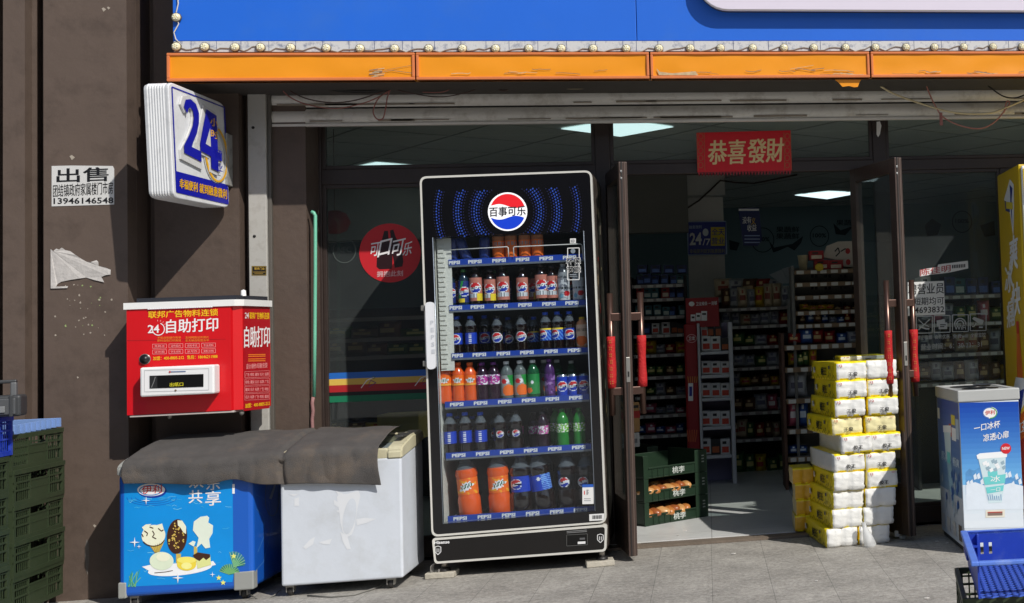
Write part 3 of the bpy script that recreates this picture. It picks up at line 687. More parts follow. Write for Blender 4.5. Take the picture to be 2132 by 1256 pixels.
def st2(a):
    a.quad(1212.5, 1013, 1236, 1050, paper, 0, -.03); a.quad(1212.5, 1009, 1235.6, 1015, M((40, 90, 180)), 1, -.03); a.quad(1216, 1022, 1218, 1030, M((200, 40, 40)), 1); a.quad(1216, 1038, 1230, 1039.2, M((120, 120, 124)), 1); a.quad(1216, 1042, 1230, 1043.2, M((120, 120, 124)), 1)
    for k in range(6): a.quad(1221, 1020+k*1.8, 1226-(k % 3), 1021+k*1.8, M((90, 90, 96)), 1)
sticker('energy_label', 'white and blue energy label low on the right of the fridge glass', st2)
def st3(a):
    a.quad(1227, 1071, 1259, 1085, paper, 0, -.06)
    for k in range(11): a.quad(1233+k*1.9, 1073.5-k*.1, 1233.9+k*1.9+(k % 3)*.3, 1081-k*.1, ink, 1)
sticker('barcode_sticker', 'white barcode sticker on the lower right corner of the fridge door', st3, YF-.003)
# feet on stone blocks
for px, py in ((925, 1180), (1253, 1155)):
    mb = MB(); a_ = W(px, py-6, YF+.06); zt_ = a_.z; mb.lathe([(.0, zt_+.03), (.016, zt_+.03), (.016, .052), (.013, .05), (.0, .05)], M((150, 146, 140), .3, .8), (a_.x, YF+.06, 0), 14)
    mb.lathe([(0, .05), (.03, .048), (.033, .036), (.033, .031), (0, .031)], M((30, 28, 28), .5), (a_.x, YF+.06, 0), 14); mb.build('levelling_foot', FR)
    b = MB(); c = (a_.x-.012, YF+.06); T = Matrix.Translation((c[0], c[1], 0)) @ Matrix.Rotation(.15 if px > 1000 else -.08, 4, 'Z'); b.box(-.075, .075, -.06, .06, .001, .031, M((176, 170, 156), .8, var=.12, bump=.5), .004, T)
    solo(b, 'stone_block', 'pale stone tile piece under the %s front foot of the drinks fridge' % ('right' if px > 1000 else 'left'), 'stone block')
mb = MB()
for k in range(4): mb.tube([W(905+3*math.cos(t)*3+k*2, 1185+12*math.sin(t)-k, YF+.02+.01*k) for t in [i*.5 for i in range(0, 9)]], .0018, M((150, 146, 140), .5), 5)
solo(mb, 'wire_tangle', 'tangle of thin grey wire around the left fridge foot', 'wire')
# side stickers on the fridge's right wall
mb = MB(); sm_ = [M((150, 128, 92), .6), M((170, 160, 140), .6), M((120, 40, 36), .6)]
for i in range(16):
    py = 460+i*28+random.uniform(-8, 8); t = (py-359)/(1146-359); xx = o[1].x+(o[2].x-o[1].x)*t if False else None
e1, e2 = PF.at(1231, 359, -.045), PF.at(1262, 1146, -.045)
for i in range(22):
    t = random.uniform(.1, .72); p = e1.lerp(e2, t)+V((.0015, random.uniform(.08, .45), 0)); s1 = random.uniform(.02, .07); s2 = random.uniform(.02, .06)
    mb.prism([p, p+V((0, s2, .01)), p+V((0, s2*.8, s1)), p+V((0, .0, s1*.8))], (.0006, 0, 0), random.choice(sm_))
mb.build('sticker_scraps', FR)

# ---------------------------------------------------------------- bottles
cola = M((22, 8, 6), .06, var=0, coat=1.0); lblB = M((22, 60, 176), .35, var=0); lblK = M((12, 12, 14), .3, var=0)
WT, RD, BL, KK, YE, GR, OR, PU, PK, GY = [M(c, .35, var=0) for c in ((232, 232, 232), (206, 30, 38), (20, 50, 160), (14, 14, 18), (236, 206, 50), (40, 140, 60), (240, 110, 30), (110, 40, 130), (200, 60, 150), (140, 146, 150))]
def globe(x, z, cx, cz, r):
    d = math.hypot(x-cx, z-cz)/r
    if d > 1: return None
    if d > .88: return WT
    y = (z-cz)/r; wv = .12*math.sin((x-cx)/r*3)
    if y > .26+wv: return RD
    if y < -.26+wv: return BL
    if abs(y-wv*.4) < .15 and int((x-cx)/r*9+30) % 2: return KK
    return WT
# profile: (radius fraction, height fraction); label band limits; a bottle is 1 m tall and scaled
PET = [(0, 0), (.8, 0), (.98, .02), (1, .07), (.95, .14), (1, .20), (.93, .28), (.93, .58), (1, .64), (.93, .72), (.62, .82), (.34, .90), (.30, .905)]
TALL = [(0, 0), (.85, 0), (1, .03), (1, .3), (.9, .35), (.9, .62), (1, .68), (.9, .76), (.5, .88), (.3, .93), (.28, .935)]
CAN = [(0, 0), (.78, 0), (1, .05), (1, .9), (.82, .985), (.8, 1), (.7, .99), (0, .985)]
def bottle(name, label, cat, h, r, liquid, cap, lab, prof=PET, lz=(.30, .57), fill=None):
    t = thing(name, label, cat); mb = MB(); P = [(a*r, b*h) for a, b in prof]
    if fill:
        k = [i for i, p in enumerate(P) if p[1] <= fill*h]; cut = k[-1]; mb.lathe(P[:cut+1], liquid, seg=18); mb.lathe(P[cut:], M((150, 158, 164), .06, var=0, alpha=.30, coat=1.0), seg=18)
    else: mb.lathe(P, liquid, seg=18)
    mb.build('body', t)
    if cap:
        c = MB(); z0 = P[-1][1]; c.lathe([(P[-1][0]*1.05, z0-.002), (.46*r if prof is not CAN else r*.3, z0-.002), (.46*r, z0+.055*h), (.42*r, z0+.065*h), (0, z0+.065*h)], cap, seg=14); c.build('cap', t)
    if lab:
        base, fn = lab; rl = r*1.015 if prof is CAN else max([.9*r]+[a*r for a, b in prof if lz[0]-.025 <= b <= lz[1]+.025])*1.012; l = MB(); za, zb_ = lz[0]*h, lz[1]*h; lw = (zb_-za)
        def pos(u, v): a_ = -math.pi+math.pi*u; return (rl*math.cos(a_), rl*math.sin(a_), za+lw*v)
        def mf(u, v):
            x = math.cos(-math.pi+math.pi*u)*rl; z = za+lw*v; q_ = fn(x/lw, (z-(za+lw/2))/lw) if fn else None
            return q_ or base
        l.grid(pos, 26, 22, mf); l.lathe([(rl, za), (rl, zb_)], base, seg=12, a0=0, a1=math.pi); l.build('label', t)
    return freeze(t)
def fn_globe(dx=0, r=.42, extra=None): return lambda x, z: globe(x, z, dx, .0, r) or (extra(x, z) if extra else None)
def stripes(ch): return lambda x, z: (WT if (abs(x+.0) < .13 and int((z+.5)*13) % 2 and abs(z) < .42) else None)
def blob(c1, c2, seed, s=6): return lambda x, z: (c1 if noise.noise(V((x*s, z*s, seed))) > .12 else (c2 if noise.noise(V((x*s, z*s, seed+5))) > .2 else None))
pinkB = M((190, 120, 104), .25, var=.1)
def pinkfn(x, z):
    g_ = globe(x*2.1, z*2.1-.12, 0, 0, .5)
    if g_: return g_
    if -.38 < z < -.2 and abs(x) < .25: return GY if int(x*40) % 2 else WT
    return YE if z < -.34 and x > .02 and False else None
def pinkfn2(x, z):
    if z < -.2 and x > .05: return YE
    return pinkfn(x, z)
sil = M((190, 190, 188), .3, .4)
H5, R5 = .222, .0335
bt = {}
bt['pink'] = bottle('soda_bottle', 'x', 'bottle', H5, R5, cola, M((40, 32, 34)), (pinkB, pinkfn), lz=(.12, .70))
bt['pinky'] = bottle('soda_bottle', 'x', 'bottle', H5, R5, cola, M((40, 32, 34)), (pinkB, pinkfn2), lz=(.12, .70))
bt['lemon'] = bottle('soda_bottle', 'x', 'bottle', H5, R5*.9, M((24, 44, 60), .1), M((60, 120, 60)), (M((20, 40, 110)), lambda x, z: (YE if z < -.32 and x < .1 else globe(x*2.2, z*2.2, .15, 0, .5) or (GR if abs(x+.1-z*.2) < .05 else None))), lz=(.1, .66))
bt['white'] = bottle('water_bottle', 'x', 'bottle', .235, .034, M((150, 154, 156), .12, alpha=.75), WT, (M((196, 198, 200)), lambda x, z: (RD if math.hypot(x-.12, z+.2) < .13 else M((120, 170, 190)) if math.hypot(x+.12, z+.3) < .1 else KK if abs(z-.05) < .06 and abs(x) < .25 and int(x*40) % 2 else None)), prof=[(0, 0), (1, 0), (1, .62), (.98, .7), (.8, .8), (.5, .87), (.48, .9)], lz=(.05, .6))
bt['blue'] = bottle('cola_bottle', 'x', 'bottle', H5, R5, cola, M((30, 80, 200)), (lblB, fn_globe(.0, .42)), lz=(.24, .54), fill=.74)
bt['bluet'] = bottle('cola_bottle', 'x', 'bottle', H5, R5, cola, M((30, 80, 200)), (lblB, stripes('P')), lz=(.24, .54), fill=.74)
bt['zero'] = bottle('cola_bottle', 'x', 'bottle', H5, R5, cola, M((40, 38, 40)), (lblK, fn_globe(.0, .42)), lz=(.24, .56), fill=.74)
bt['lime'] = bottle('cola_bottle', 'x', 'bottle', H5, R5, cola, M((30, 80, 200)), (lblB, lambda x, z: globe(x, z, -.25, .05, .36) or (YE if x-z*.6 < -.25 or z > .36 else M((90, 150, 220)) if (x*4+z*3) % 1 < .4 else None)), lz=(.24, .56), fill=.74)
bt['juice'] = bottle('juice_bottle', 'x', 'bottle', .19, .034, M((224, 150, 100), .3), M((236, 190, 40)), (M((226, 190, 160)), lambda x, z: (OR if z < -.05 and math.hypot(x, z+.25) < .25 else KK if .2 < z < .3 and int(x*30) % 2 else None)), prof=[(0, 0), (.95, 0), (1, .03), (1, .7), (.9, .78), (.5, .85), (.48, .88)], lz=(.1, .72))
org = M((224, 88, 30), .18, var=.05, emit=0, coat=.5)
bt['orange'] = bottle('orange_soda_bottle', 'x', 'bottle', H5, R5, org, M((236, 110, 40)), (OR, lambda x, z: (M((40, 90, 50)) if abs(z) < .12 and abs(x) < .3 and int(x*14+40) % 2 else WT if math.hypot(x, z*1.5) < .38+.08*math.sin(7*math.atan2(z, x)) else M((250, 170, 60)) if z < -.3 else None)), lz=(.42, .66))
bt['grape'] = bottle('grape_soda_bottle', 'x', 'bottle', H5, R5, M((40, 16, 34), .1), PU, (M((150, 50, 140)), blob(WT, PK, 3.3, 6)), lz=(.42, .66))
bt['clear'] = bottle('lemon_soda_bottle', 'x', 'bottle', H5, R5, M((120, 130, 128), .1, alpha=.6), WT, (M((150, 154, 150)), lambda x, z: (OR if math.hypot(x-.1, z+.25) < .28 else RD if math.hypot(x+.1, z-.2) < .12 else WT if math.hypot(x-.02, z-.2) < .12 else GR if x+z*.3 > .22 else None)), lz=(.12, .62))
bt['green'] = bottle('lemon_soda_bottle', 'x', 'bottle', H5, R5, M((26, 90, 52), .1, alpha=.85), WT, (M((30, 130, 62)), lambda x, z: (OR if math.hypot(x+.15, z+.3) < .14 else WT if math.hypot(x, z-.1) < .08 else None)), lz=(.12, .62))
bt['purple'] = bottle('grape_juice_bottle', 'x', 'bottle', .235, .031, M((70, 40, 90), .15), PU, (M((96, 48, 120)), blob(M((60, 24, 80)), M((150, 110, 170)), 7.7, 7)), lz=(.10, .6))
bt['can'] = bottle('cola_can', 'x', 'can', .125, .030, M((170, 174, 180), .25, .8), None, (lblB, fn_globe(.0, .27)), prof=CAN, lz=(.06, .9))
bt['ocan'] = bottle('orange_soda_can', 'x', 'can', .165, .032, M((190, 150, 120), .3, .5), None, (OR, lambda x, z: (M((176, 110, 70)) if z > .12 else GY if -.05 < z < .08 and int(x*30) % 2 else None)), prof=CAN, lz=(.05, .93))
bt['grn'] = bottle('green_soda_bottle', 'x', 'bottle', H5, R5*1.05, M((34, 120, 44), .1), M((40, 110, 50)), (M((130, 190, 60)), blob(WT, GR, 9.1, 6)), lz=(.38, .60))
bt['dkgrape'] = bottle('grape_soda_bottle', 'x', 'bottle', H5, R5, M((34, 16, 30), .1), M((40, 38, 44)), (M((200, 80, 160)), blob(WT, GR, 4.4, 6)), lz=(.38, .60))
bt['z2'] = bottle('cola_bottle', 'x', 'bottle', H5, R5*1.06, cola, M((40, 38, 40)), (lblK, fn_globe(.12, .34)), lz=(.30, .56), fill=.74)
H2, R2 = .325, .060
bt['org2'] = bottle('orange_soda_bottle', 'x', 'bottle', H2, R2*.94, org, M((220, 90, 50)), (OR, lambda x, z: (M((30, 90, 50)) if abs(z-.02-x*.3) < .13 and abs(x) < .34 and int(x*16+z*5+40) % 2 else WT if math.hypot(x*1.1, (z-x*.3)*1.7) < .42+.08*math.sin(9*math.atan2(z, x)) else M((250, 170, 40)) if noise.noise(V((x*5, z*5, 2))) > .25 else None)), prof=TALL, lz=(.36, .62), fill=.76)
bt['col2'] = bottle('cola_bottle', 'x', 'bottle', H2, R2, cola, M((20, 40, 120)), (lblB, lambda x, z: globe(x, z, -.32, 0, .34)), prof=TALL, lz=(.36, .62), fill=.76)
bt['col2b'] = bottle('cola_bottle', 'x', 'bottle', H2, R2, cola, M((20, 40, 120)), (lblB, lambda x, z: (M((120, 170, 230)) if x > .18 and (x*5+z*7) % 1 < .5 else WT if math.hypot(x+.0, z-.25) < .12 else None)), prof=TALL, lz=(.36, .62), fill=.76)
bt['zer2'] = bottle('cola_bottle', 'x', 'bottle', H2, R2*.9, cola, M((40, 38, 40)), (lblK, lambda x, z: globe(x, z, -.2, 0, .34)), prof=TALL, lz=(.36, .62), fill=.76)
blu_b = bottle('wrapped_bottle', 'x', 'bottle', .16, .030, M((34, 54, 120), .3, var=.2), M((30, 60, 160)), None); bt['bwrap'] = blu_b
rown = ['top', 'second', 'third', 'fourth', 'fifth', 'bottom']
desc = dict(pink='dark cola bottle with pink label and round emblem', pinky='pink labelled cola bottle with a yellow price patch', lemon='slim blue bottle with lemon at its foot', white='clear white capped bottle with red and blue spots',
            blue='cola bottle with blue band and round emblem', bluet='cola bottle with upright white letters on blue band', zero='black banded cola bottle with round emblem', lime='blue capped cola bottle with yellow and blue label',
            juice='yellow capped peach juice bottle', orange='orange soda bottle with splash label', grape='dark bottle with purple splash label', clear='clear bottle with orange fruit picture', green='green bottle with white cap',
            purple='slim purple juice bottle', can='short blue cola can with emblem', ocan='tall orange soda can', grn='green soda bottle with lime band', dkgrape='dark bottle with pink band', z2='black cola bottle with small emblem',
            org2='big orange soda bottle', col2='big cola bottle with blue band and emblem', col2b='big leaning cola bottle with pale blue label', zer2='big cola bottle with black band', bwrap='blue wrapped bottle')
rows = [
 [('bwrap', 943, 0, 1.0), ('bwrap', 974, -.32, 1.0), ('bwrap', 1009, .04, 1.0), ('ocan', 1039, 0, 1), ('ocan', 1065, .0, 1), ('ocan', 1094, 0, 1), ('ocan', 1120, 0, 1)],
 [('lemon', 939, 0, .9), ('lemon', 967, 0, .95), ('pinky', 992, 0, 1), ('pinky', 1022, 0, .92), ('pink', 1049, 0, 1), ('pink', 1089, 0, .94), ('pink', 1129, 0, 1.02), ('pink', 1151, 0, .96), ('white', 1175, 0, .95), ('white', 1206, 0, .95)],
 [('blue', 952, 0, .98), ('bluet', 982, 0, .98), ('zero', 1037, 0, .96), ('zero', 1062, 0, .85), ('zero', 1087, 0, .96), ('lime', 1114, 0, .9), ('lime', 1138, 0, 1.0), ('lime', 1163, 0, 1.0), ('blue', 1188, 0, 1.0), ('juice', 1214, 0, 1)],
 [('orange', 929, 0, 1.06), ('orange', 956, 0, 1.04), ('orange', 981, 0, 1.02), ('grape', 1006, 0, 1.0), ('grape', 1030, 0, 1.0), ('clear', 1057, 0, 1.0), ('clear', 1085, 0, 1.0), ('green', 1112, 0, 1.0), ('purple', 1146, 0, .95), ('can', 1172, 0, 1), ('can', 1194, 0, 1), ('can', 1217, 0, 1)],
 [('bluet', 939, 0, 1.05), ('bluet', 971, 0, 1.05), ('bluet', 1003, 0, 1.03), ('z2', 1042, 0, 1.0), ('z2', 1076, 0, 1.0), ('dkgrape', 1132, 0, .95), ('grn', 1173, 0, .98), ('grn', 1208, 0, .98)],
 [('org2', 981, -.07, 1.06), ('org2', 1043, -.03, 1.06), ('col2', 1088, .0, 1.02), ('col2b', 1137, -.14, 1.03), ('zer2', 1183, 0, .98), ('zer2', 1222, 0, .95)]]
ordn = ['leftmost', 'second', 'third', 'fourth', 'fifth', 'sixth', 'seventh']
for i, row in enumerate(rows):
    (lx, ly), (rx, ry), h = SH[i]; cnt = {}
    tot = {}
    for k, *_ in row: tot[k] = tot.get(k, 0)+1
    for kind, px, lean, s in row:
        yy = ly+(ry-ly)*(px-lx)/(rx-lx)+h*.3; depth = -.79 if kind not in ('org2', 'col2', 'col2b', 'zer2') else -.77
        if (kind, px) in (('zero', 1062), ('lime', 1114)): depth = -.69
        p = W(px, yy, depth); cnt[kind] = cnt.get(kind, 0)+1
        nm = desc[kind]+' on the '+rown[i]+' fridge shelf'
        if tot[kind] > 1: nm = (['leftmost', 'rightmost'] if tot[kind] == 2 else ordn[:tot[kind]-1]+['rightmost'])[cnt[kind]-1]+' '+nm
        wds = nm.split(); nm = ' '.join(wds) if len(wds) <= 16 else nm.replace(' on the '+rown[i]+' fridge shelf', ', '+rown[i]+' shelf')
        place_first(USED, bt[kind], (p.x, depth, p.z), rot=(0, TILT*-1+lean, random.uniform(-.15, .15) if kind not in ('bluet',) else 0), scale=s, label=nm, group=desc[kind].replace('with', 'in the fridge with', 1) if 'with' in desc[kind] else desc[kind]+'s in the fridge')

# second bottles standing behind the front row
rnd = random.Random(4)
for i, kinds in ((1, ['pink', 'lemon', 'pinky', 'pink']), (2, ['blue', 'bluet', 'zero', 'lime']), (3, ['orange', 'grape', 'clear', 'green']), (4, ['bluet', 'z2', 'dkgrape', 'grn']), (5, ['org2', 'col2', 'zer2', 'zer2'])):
    (lx, ly), (rx, ry), h = SH[i]
    seen = {}
    for q, px in enumerate(range(955, 1212, 26 if i < 5 else 46)):
        if i == 5 and px < 1080: continue
        kind = kinds[min(3, int((px-945)/68))]; px += rnd.uniform(-5, 5)
        yy = ly+(ry-ly)*(px-lx)/(rx-lx)+h*.3; dep = -.66 if i < 5 else -.62; p = W(px, yy, dep)
        clone(bt[kind], (p.x, dep, W(px, yy, -.79).z), (0, -TILT, rnd.uniform(-.5, .5)), rnd.uniform(.9, 1.0), label='%s %s, back row, %s shelf' % (('first', 'second', 'third', 'fourth', 'fifth', 'sixth')[seen.setdefault(kind, 0)], desc[kind].replace(' and round emblem', '').replace(' with a yellow price patch', ''), rown[i]), group='back row bottles on the %s fridge shelf' % rown[i]); seen[kind] += 1
# ================================================================ 24 HOUR SIGN
yn, yf = -1.16, -.60
n0 = W(354, 300, yn); f0 = W(472, 320, yf)
dirv = V((f0.x-n0.x, f0.y-n0.y, 0)).normalized(); nr = V((-dirv.y, dirv.x, 0)); nr = nr if nr.x > 0 else -nr
PLS = Plane((n0.x, n0.y, 0), nr)
SG = thing('hour_sign', 'white square lightbox sign with blue 24 jutting out left of the shop', 'sign', (n0.x, n0.y, PLS.at(362, 412).z))
wsg = M((222, 224, 226), .3, var=.04, dirt=(150, 150, 150), dscale=9, damt=.35, coat=.2)
face = rr((350, 169), (468, 217), (478, 434), (362, 412), 14)
fl = [PLS.at(x, y) for x, y in face]; th = abs((W(298, 300, yn).x-n0.x))
mb = MB()
def scale_loop(L_, k): c = sum(L_, V())/len(L_); return [c+(p-c)*k for p in L_]
step = [(0, .985), (.004, 1.0), (.012, 1.0)]+[(.012+i*.016+d, q) for i in range(1, 8) for d, q in ((0, .988), (.007, 1.0))]+[(.15, .985)]
rings = [[p-nr*th*(d/.15) for p in scale_loop(fl, q)] for d, q in step]
N = len(fl); vs = [p for r_ in rings for p in r_]
fs = [(i*N+k, i*N+(k+1) % N, (i+1)*N+(k+1) % N, (i+1)*N+k) for i in range(len(rings)-1) for k in range(N)]
mb.add(vs, fs, wsg); tr = tessellate_polygon([rings[0]]); mb.add(rings[0], [tuple(t) for t in tr], wsg); tr = tessellate_polygon([rings[-1]]); mb.add(rings[-1], [tuple(t) for t in tr], wsg)
mb.build('lightbox', SG)
sb = M((20, 24, 160), .35, var=.04); sy = M((232, 176, 30), .4, var=.05); sgw = M((206, 206, 206), .35, var=.08, dirt=(120, 116, 108), dscale=14, damt=.5)
ar = Art(PLS, base=.0015, step=.0012)
A_, B_, C_, D4 = (357, 181), (466, 224), (474, 425), (367, 400)
ar.line([A_, B_, C_, D4, A_], 2.4, sb, 1)
def fx(u, v):  # face coordinates 0..1
    a = V(A_).lerp(V(B_), u); b = V(D4).lerp(V(C_), u); p = a.lerp(b, v); return (p.x, p.y)
ar.poly([fx(0, .80), fx(1, .80), fx(1, 1), fx(0, 1)], sb, 1)
ar.text('幸福便利 就到融惠微利', fx(.05, .955), fx(.97, .955), 20, sy, 3, .012)
# big numerals, thick relief
def relief(pts, mat, d, top=None):
    ps = [PLS.at(x, y, .002) for x, y in pts]; ar.prism(ps, nr*d, mat)
    if top: ar.poly([(x, y) for x, y in pts], top, d/.0012+1)
two = [(.16, .16), (.20, .085), (.30, .06), (.40, .09), (.45, .17), (.44, .27), (.39, .38), (.31, .48), (.28, .53), (.46, .545), (.46, .65), (.13, .61), (.13, .535), (.24, .42), (.32, .31), (.345, .23), (.33, .165), (.28, .145), (.24, .17), (.22, .22)]
four = [(.60, .10), (.79, .13), (.79, .50), (.86, .51), (.86, .585), (.79, .58), (.79, .70), (.65, .685), (.65, .565), (.45, .54), (.45, .46)]
def outl(P, k): cx = sum(p[0] for p in P)/len(P); cy = sum(p[1] for p in P)/len(P); return [(cx+(x-cx)*k-.012, cy+(y-cy)*(1+(k-1)*.8)+.012) for x, y in P]
relief([fx(*p) for p in outl(two, 1.22)], sgw, .010); relief([fx(*p) for p in outl(four, 1.16)], sgw, .009)
ar.poly([fx(*p) for p in two], sb, 13); ar.poly([fx(*p) for p in four], sb, 13); ar.poly([fx(*p) for p in ((.55, .455), (.65, .47), (.65, .28))], sgw, 14)
nm_ = Art(PLS, base=.0172, step=.0006)
for i, ch in enumerate('小时'): nm_.text(ch, fx(.66, .25+i*.12), fx(.80, .25+i*.12), 17, sy, 1, .01)
for i, ch in enumerate('营业'): nm_.text(ch, fx(.72, .56+i*.13), fx(.86, .56+i*.13), 17, sb, 1, .01)
nm_.build('small_lettering', SG)
ring = []
for i in range(34):
    a = math.radians(-150+300*i/33+65)
    x, y = .79+.21*math.cos(a), .52+.275*math.sin(a); ring.append(fx(x, y))
for (p, q) in zip(ring, ring[1:]):
    ar.line([p, q], 7.5, sgw, 3)
for (p, q) in zip(ring[1:], ring[2:]): ar.line([p, q], 3.8, sy, 6)
ar.build('face_graphics', SG)
mb = MB(); br = M((150, 150, 146), .6, var=.2, dirt=(60, 55, 50), dscale=20, damt=.8)
p = W(476, 330, -.56); mb.box(p.x-.03, p.x+.012, -.62, -.531, W(478, 388, -.56).z, W(476, 280, -.56).z, br, .004)
mb.box(p.x-.06, p.x-.02, -.66, -.56, p.z-.03, p.z+.03, br, .004); mb.build('wall_bracket', SG)
# ================================================================ PAPERS ON THE PILLAR
PP = PY(PYf)
ar = Art(PP, base=.002); pw = M((206, 206, 204), .7, var=.05)
pts = [(108, 346), (150, 345), (235, 346), (238, 352), (238, 426), (108, 430)]
ar.prism([PP.at(x, y, .0005) for x, y in pts], (0, -.002, 0), pw)
ar.text('出售', (119, 381), (226, 377), 29, ink, 2, .012, heavy=.8); ar.text('团结镇政府家属楼门市房', (111, 411), (236, 404), 26, ink, 2, .005); ar.text('13946146548', (112, 425.5), (237, 424), 13, ink, 2, .02)
solo(ar, 'sale_notice', 'white paper notice with black characters and a phone number on the brown pillar', 'notice')
mb = MB(); pts = [(106, 519), (112, 523), (118, 518), (124, 520), (130, 516), (136, 521), (146, 523), (158, 531), (168, 538), (180, 545), (190, 546), (202, 542), (206, 546), (206, 554), (220, 557), (231, 562), (231, 572), (222, 573), (212, 577), (218, 588), (196, 583), (180, 578), (168, 580), (148, 583), (128, 587), (120, 592), (118, 597), (143, 596), (141, 600), (107, 601)]
tp = M((188, 184, 180), .8, var=.14, scale=20, bump=.5, bscale=30)
rnd = random.Random(3); P = [PP.at(x, y, .0) for x, y in pts]; c = PP.at(150, 560, .012); vs = P+[c]; mb.prism([p+V((0, -.001-.006*rnd.random(), 0)) for p in P], (0, -.0015, 0), tp)
solo(mb, 'torn_paper', 'remains of a torn white poster on the brown pillar', 'torn paper')
ar = Art(PP, base=.001); rnd = random.Random(5); gl = M((170, 160, 146), .8, var=.2)
for k in range(36):
    x, y = rnd.gauss(170, 30), rnd.uniform(592, 700); s_ = rnd.uniform(.8, 3.2)
    ar.poly([(x, y), (x+s_, y-s_*rnd.random()), (x+s_*1.4, y+s_*rnd.random()), (x+s_*.3, y+s_)], gl if k % 4 else M((150, 170, 110), .8), 1)
for (x, y, s_) in ((150, 328, 5), (216, 20, 4), (226, 17, 3), (162, 786, 2), (197, 1095, 3)): ar.poly([(x-s_, y-s_*.5), (x, y-s_), (x+s_*1.3, y), (x, y+s_*1.2)], gl, 1)
ar.poly([(181, 1122), (185, 1130), (186, 1165), (183, 1198), (180, 1190), (177, 1160), (178, 1135)], M((104, 98, 92), .8, var=.3, scale=30), 1)
ar.build('glue_marks', B)
p = W(540, 563, -.502); ar = Art(PY(-.5), base=.001); ar.quad(524, 554, 555, 574, M((22, 20, 16), .5), 0); ar.frame(525, 555, 554, 573, .8, M((180, 150, 60), .4), 1); ar.text('联系门业', (530, 562), (551, 562), 5, M((200, 160, 60), .4), 1)
ar.quad(527, 566, 552, 567.5, M((150, 120, 50)), 1); ar.quad(530, 569, 548, 570.2, M((150, 120, 50)), 1)
solo(ar, 'maker_plate', 'small black plate with gold characters on the white shutter post', 'plate')
# pipe and cable by the window
gp_ = M((112, 190, 160), .45, var=.05)
mb = MB(); Yp = -.30
mb.tube([W(x, y, -.46 if y < 830 else -.46) for x, y in ((648, 441), (653, 443), (656.5, 449), (656.5, 560), (655.5, 700), (654, 826))], .0095, gp_, 10); solo(mb, 'green_pipe', 'mint green pipe running down beside the left window', 'pipe')
mb = MB(); mb.tube([W(x, y, -.46) for x, y in ((652, 827), (650, 840), (652, 856), (650, 872), (651, 900), (650, 950))], .0095, M((150, 110, 108), .7, var=.3, scale=30), 9); 
solo(mb, 'wrapped_pipe', 'pinkish taped pipe end below the mint green pipe', 'pipe')
# crumbly mortar along the reveal
mb = MB(); rnd = random.Random(8); mo = M((140, 128, 110), .9, var=.3, scale=30)
for k in range(60):
    y = rnd.uniform(560, 850) if k < 40 else rnd.uniform(430, 560); p = W(660+rnd.uniform(-2, 1), y, -.262); s_ = rnd.uniform(.002, .007)
    mb.box(p.x-s_, p.x+s_, -.266, -.252, p.z-s_*2, p.z+s_*2, mo, .001)
for k in range(30):
    p = W(566+rnd.uniform(-1, 2), rnd.uniform(560, 720), -.452); s_ = rnd.uniform(.002, .005); mb.box(p.x-s_, p.x+s_, -.456, -.45, p.z-s_*3, p.z+s_*3, M((120, 84, 60), .9), .001)
mb.build('mortar_crumbs', B)
# ================================================================ PRINT KIOSK
YK = -.95; PK_ = PY(YK); rk = M((206, 14, 24), .38, var=.04, coat=.2)
KD = .36
kq = [(264, 640), (480, 637), (479, 856), (263, 862)]
KO = thing('print_kiosk', 'red wall mounted self service printing box with white lid and white outlet', 'printing kiosk', (W(370, 860, YK).x, YK, W(370, 860, YK).z))
kl, kr = W(264, 750, YK).x, W(481, 750, YK).x; kzt, kzb = W(370, 634, YK).z, W(370, 860, YK).z
xb = W(563, 740, YK+KD).x; xc = W(505.5, 740, YK+.05).x
plan_ = [V((kl, YK, kzb)), V((kr, YK, kzb)), V((kr+.006, YK+.014, kzb)), V((xc, YK+.05, kzb)), V((xb, YK+KD, kzb)), V((kl, YK+KD, kzb))]
mb = MB(); mb.prism(plan_, (0, 0, kzt-kzb), rk); mb.build('cabinet', KO)
mb = MB(); lidz0, lidz1 = W(370, 641, YK-.008).z, W(370, 627.5, YK-.008).z; wl = M((232, 232, 230), .4, var=.04)
lp_ = [V((kl-.012, YK-.008, lidz0)), V((xc-.02, YK-.008, lidz0)), V((xc+.012, YK+.04, lidz0)), V((xb+.012, YK+KD, lidz0)), V((kl-.012, YK+KD, lidz0))]
mb.prism(lp_, (0, 0, lidz1-lidz0), wl); rf = mb.build('lid', KO)
mb = MB(); dk = M((40, 42, 50), .5, var=.2); mb.prism([V((kl+.04, YK+.02, lidz1+.001)), V((xc-.02, YK+.02, lidz1+.001)), V((xb-.01, YK+KD-.005, lidz1+.001)), V((kl+.04, YK+KD-.005, lidz1+.001))], (0, 0, .022), dk)
mb.lathe([(0, lidz1+.055), (.012, lidz1+.05), (.014, lidz1+.02)], wl, (xc-.01, YK+.10, 0), 12); mb.build('lid_top', rf)
mb = MB(); mb.box(kl+.01, kr+.01, YK+.004, YK+KD-.01, kzb-.012, kzb-.002, M((190, 182, 176), .5), .002); mb.build('bottom_rail', KO)
for px in (352, 502):
    mb = MB(); p = W(px, 864, YK+.04); mb.lathe([(.012, kzb-.012), (.012, kzb-.022), (.006, kzb-.03), (0, kzb-.032)], alu, (p.x, YK+.05, 0), 10); mb.build('foot', KO)
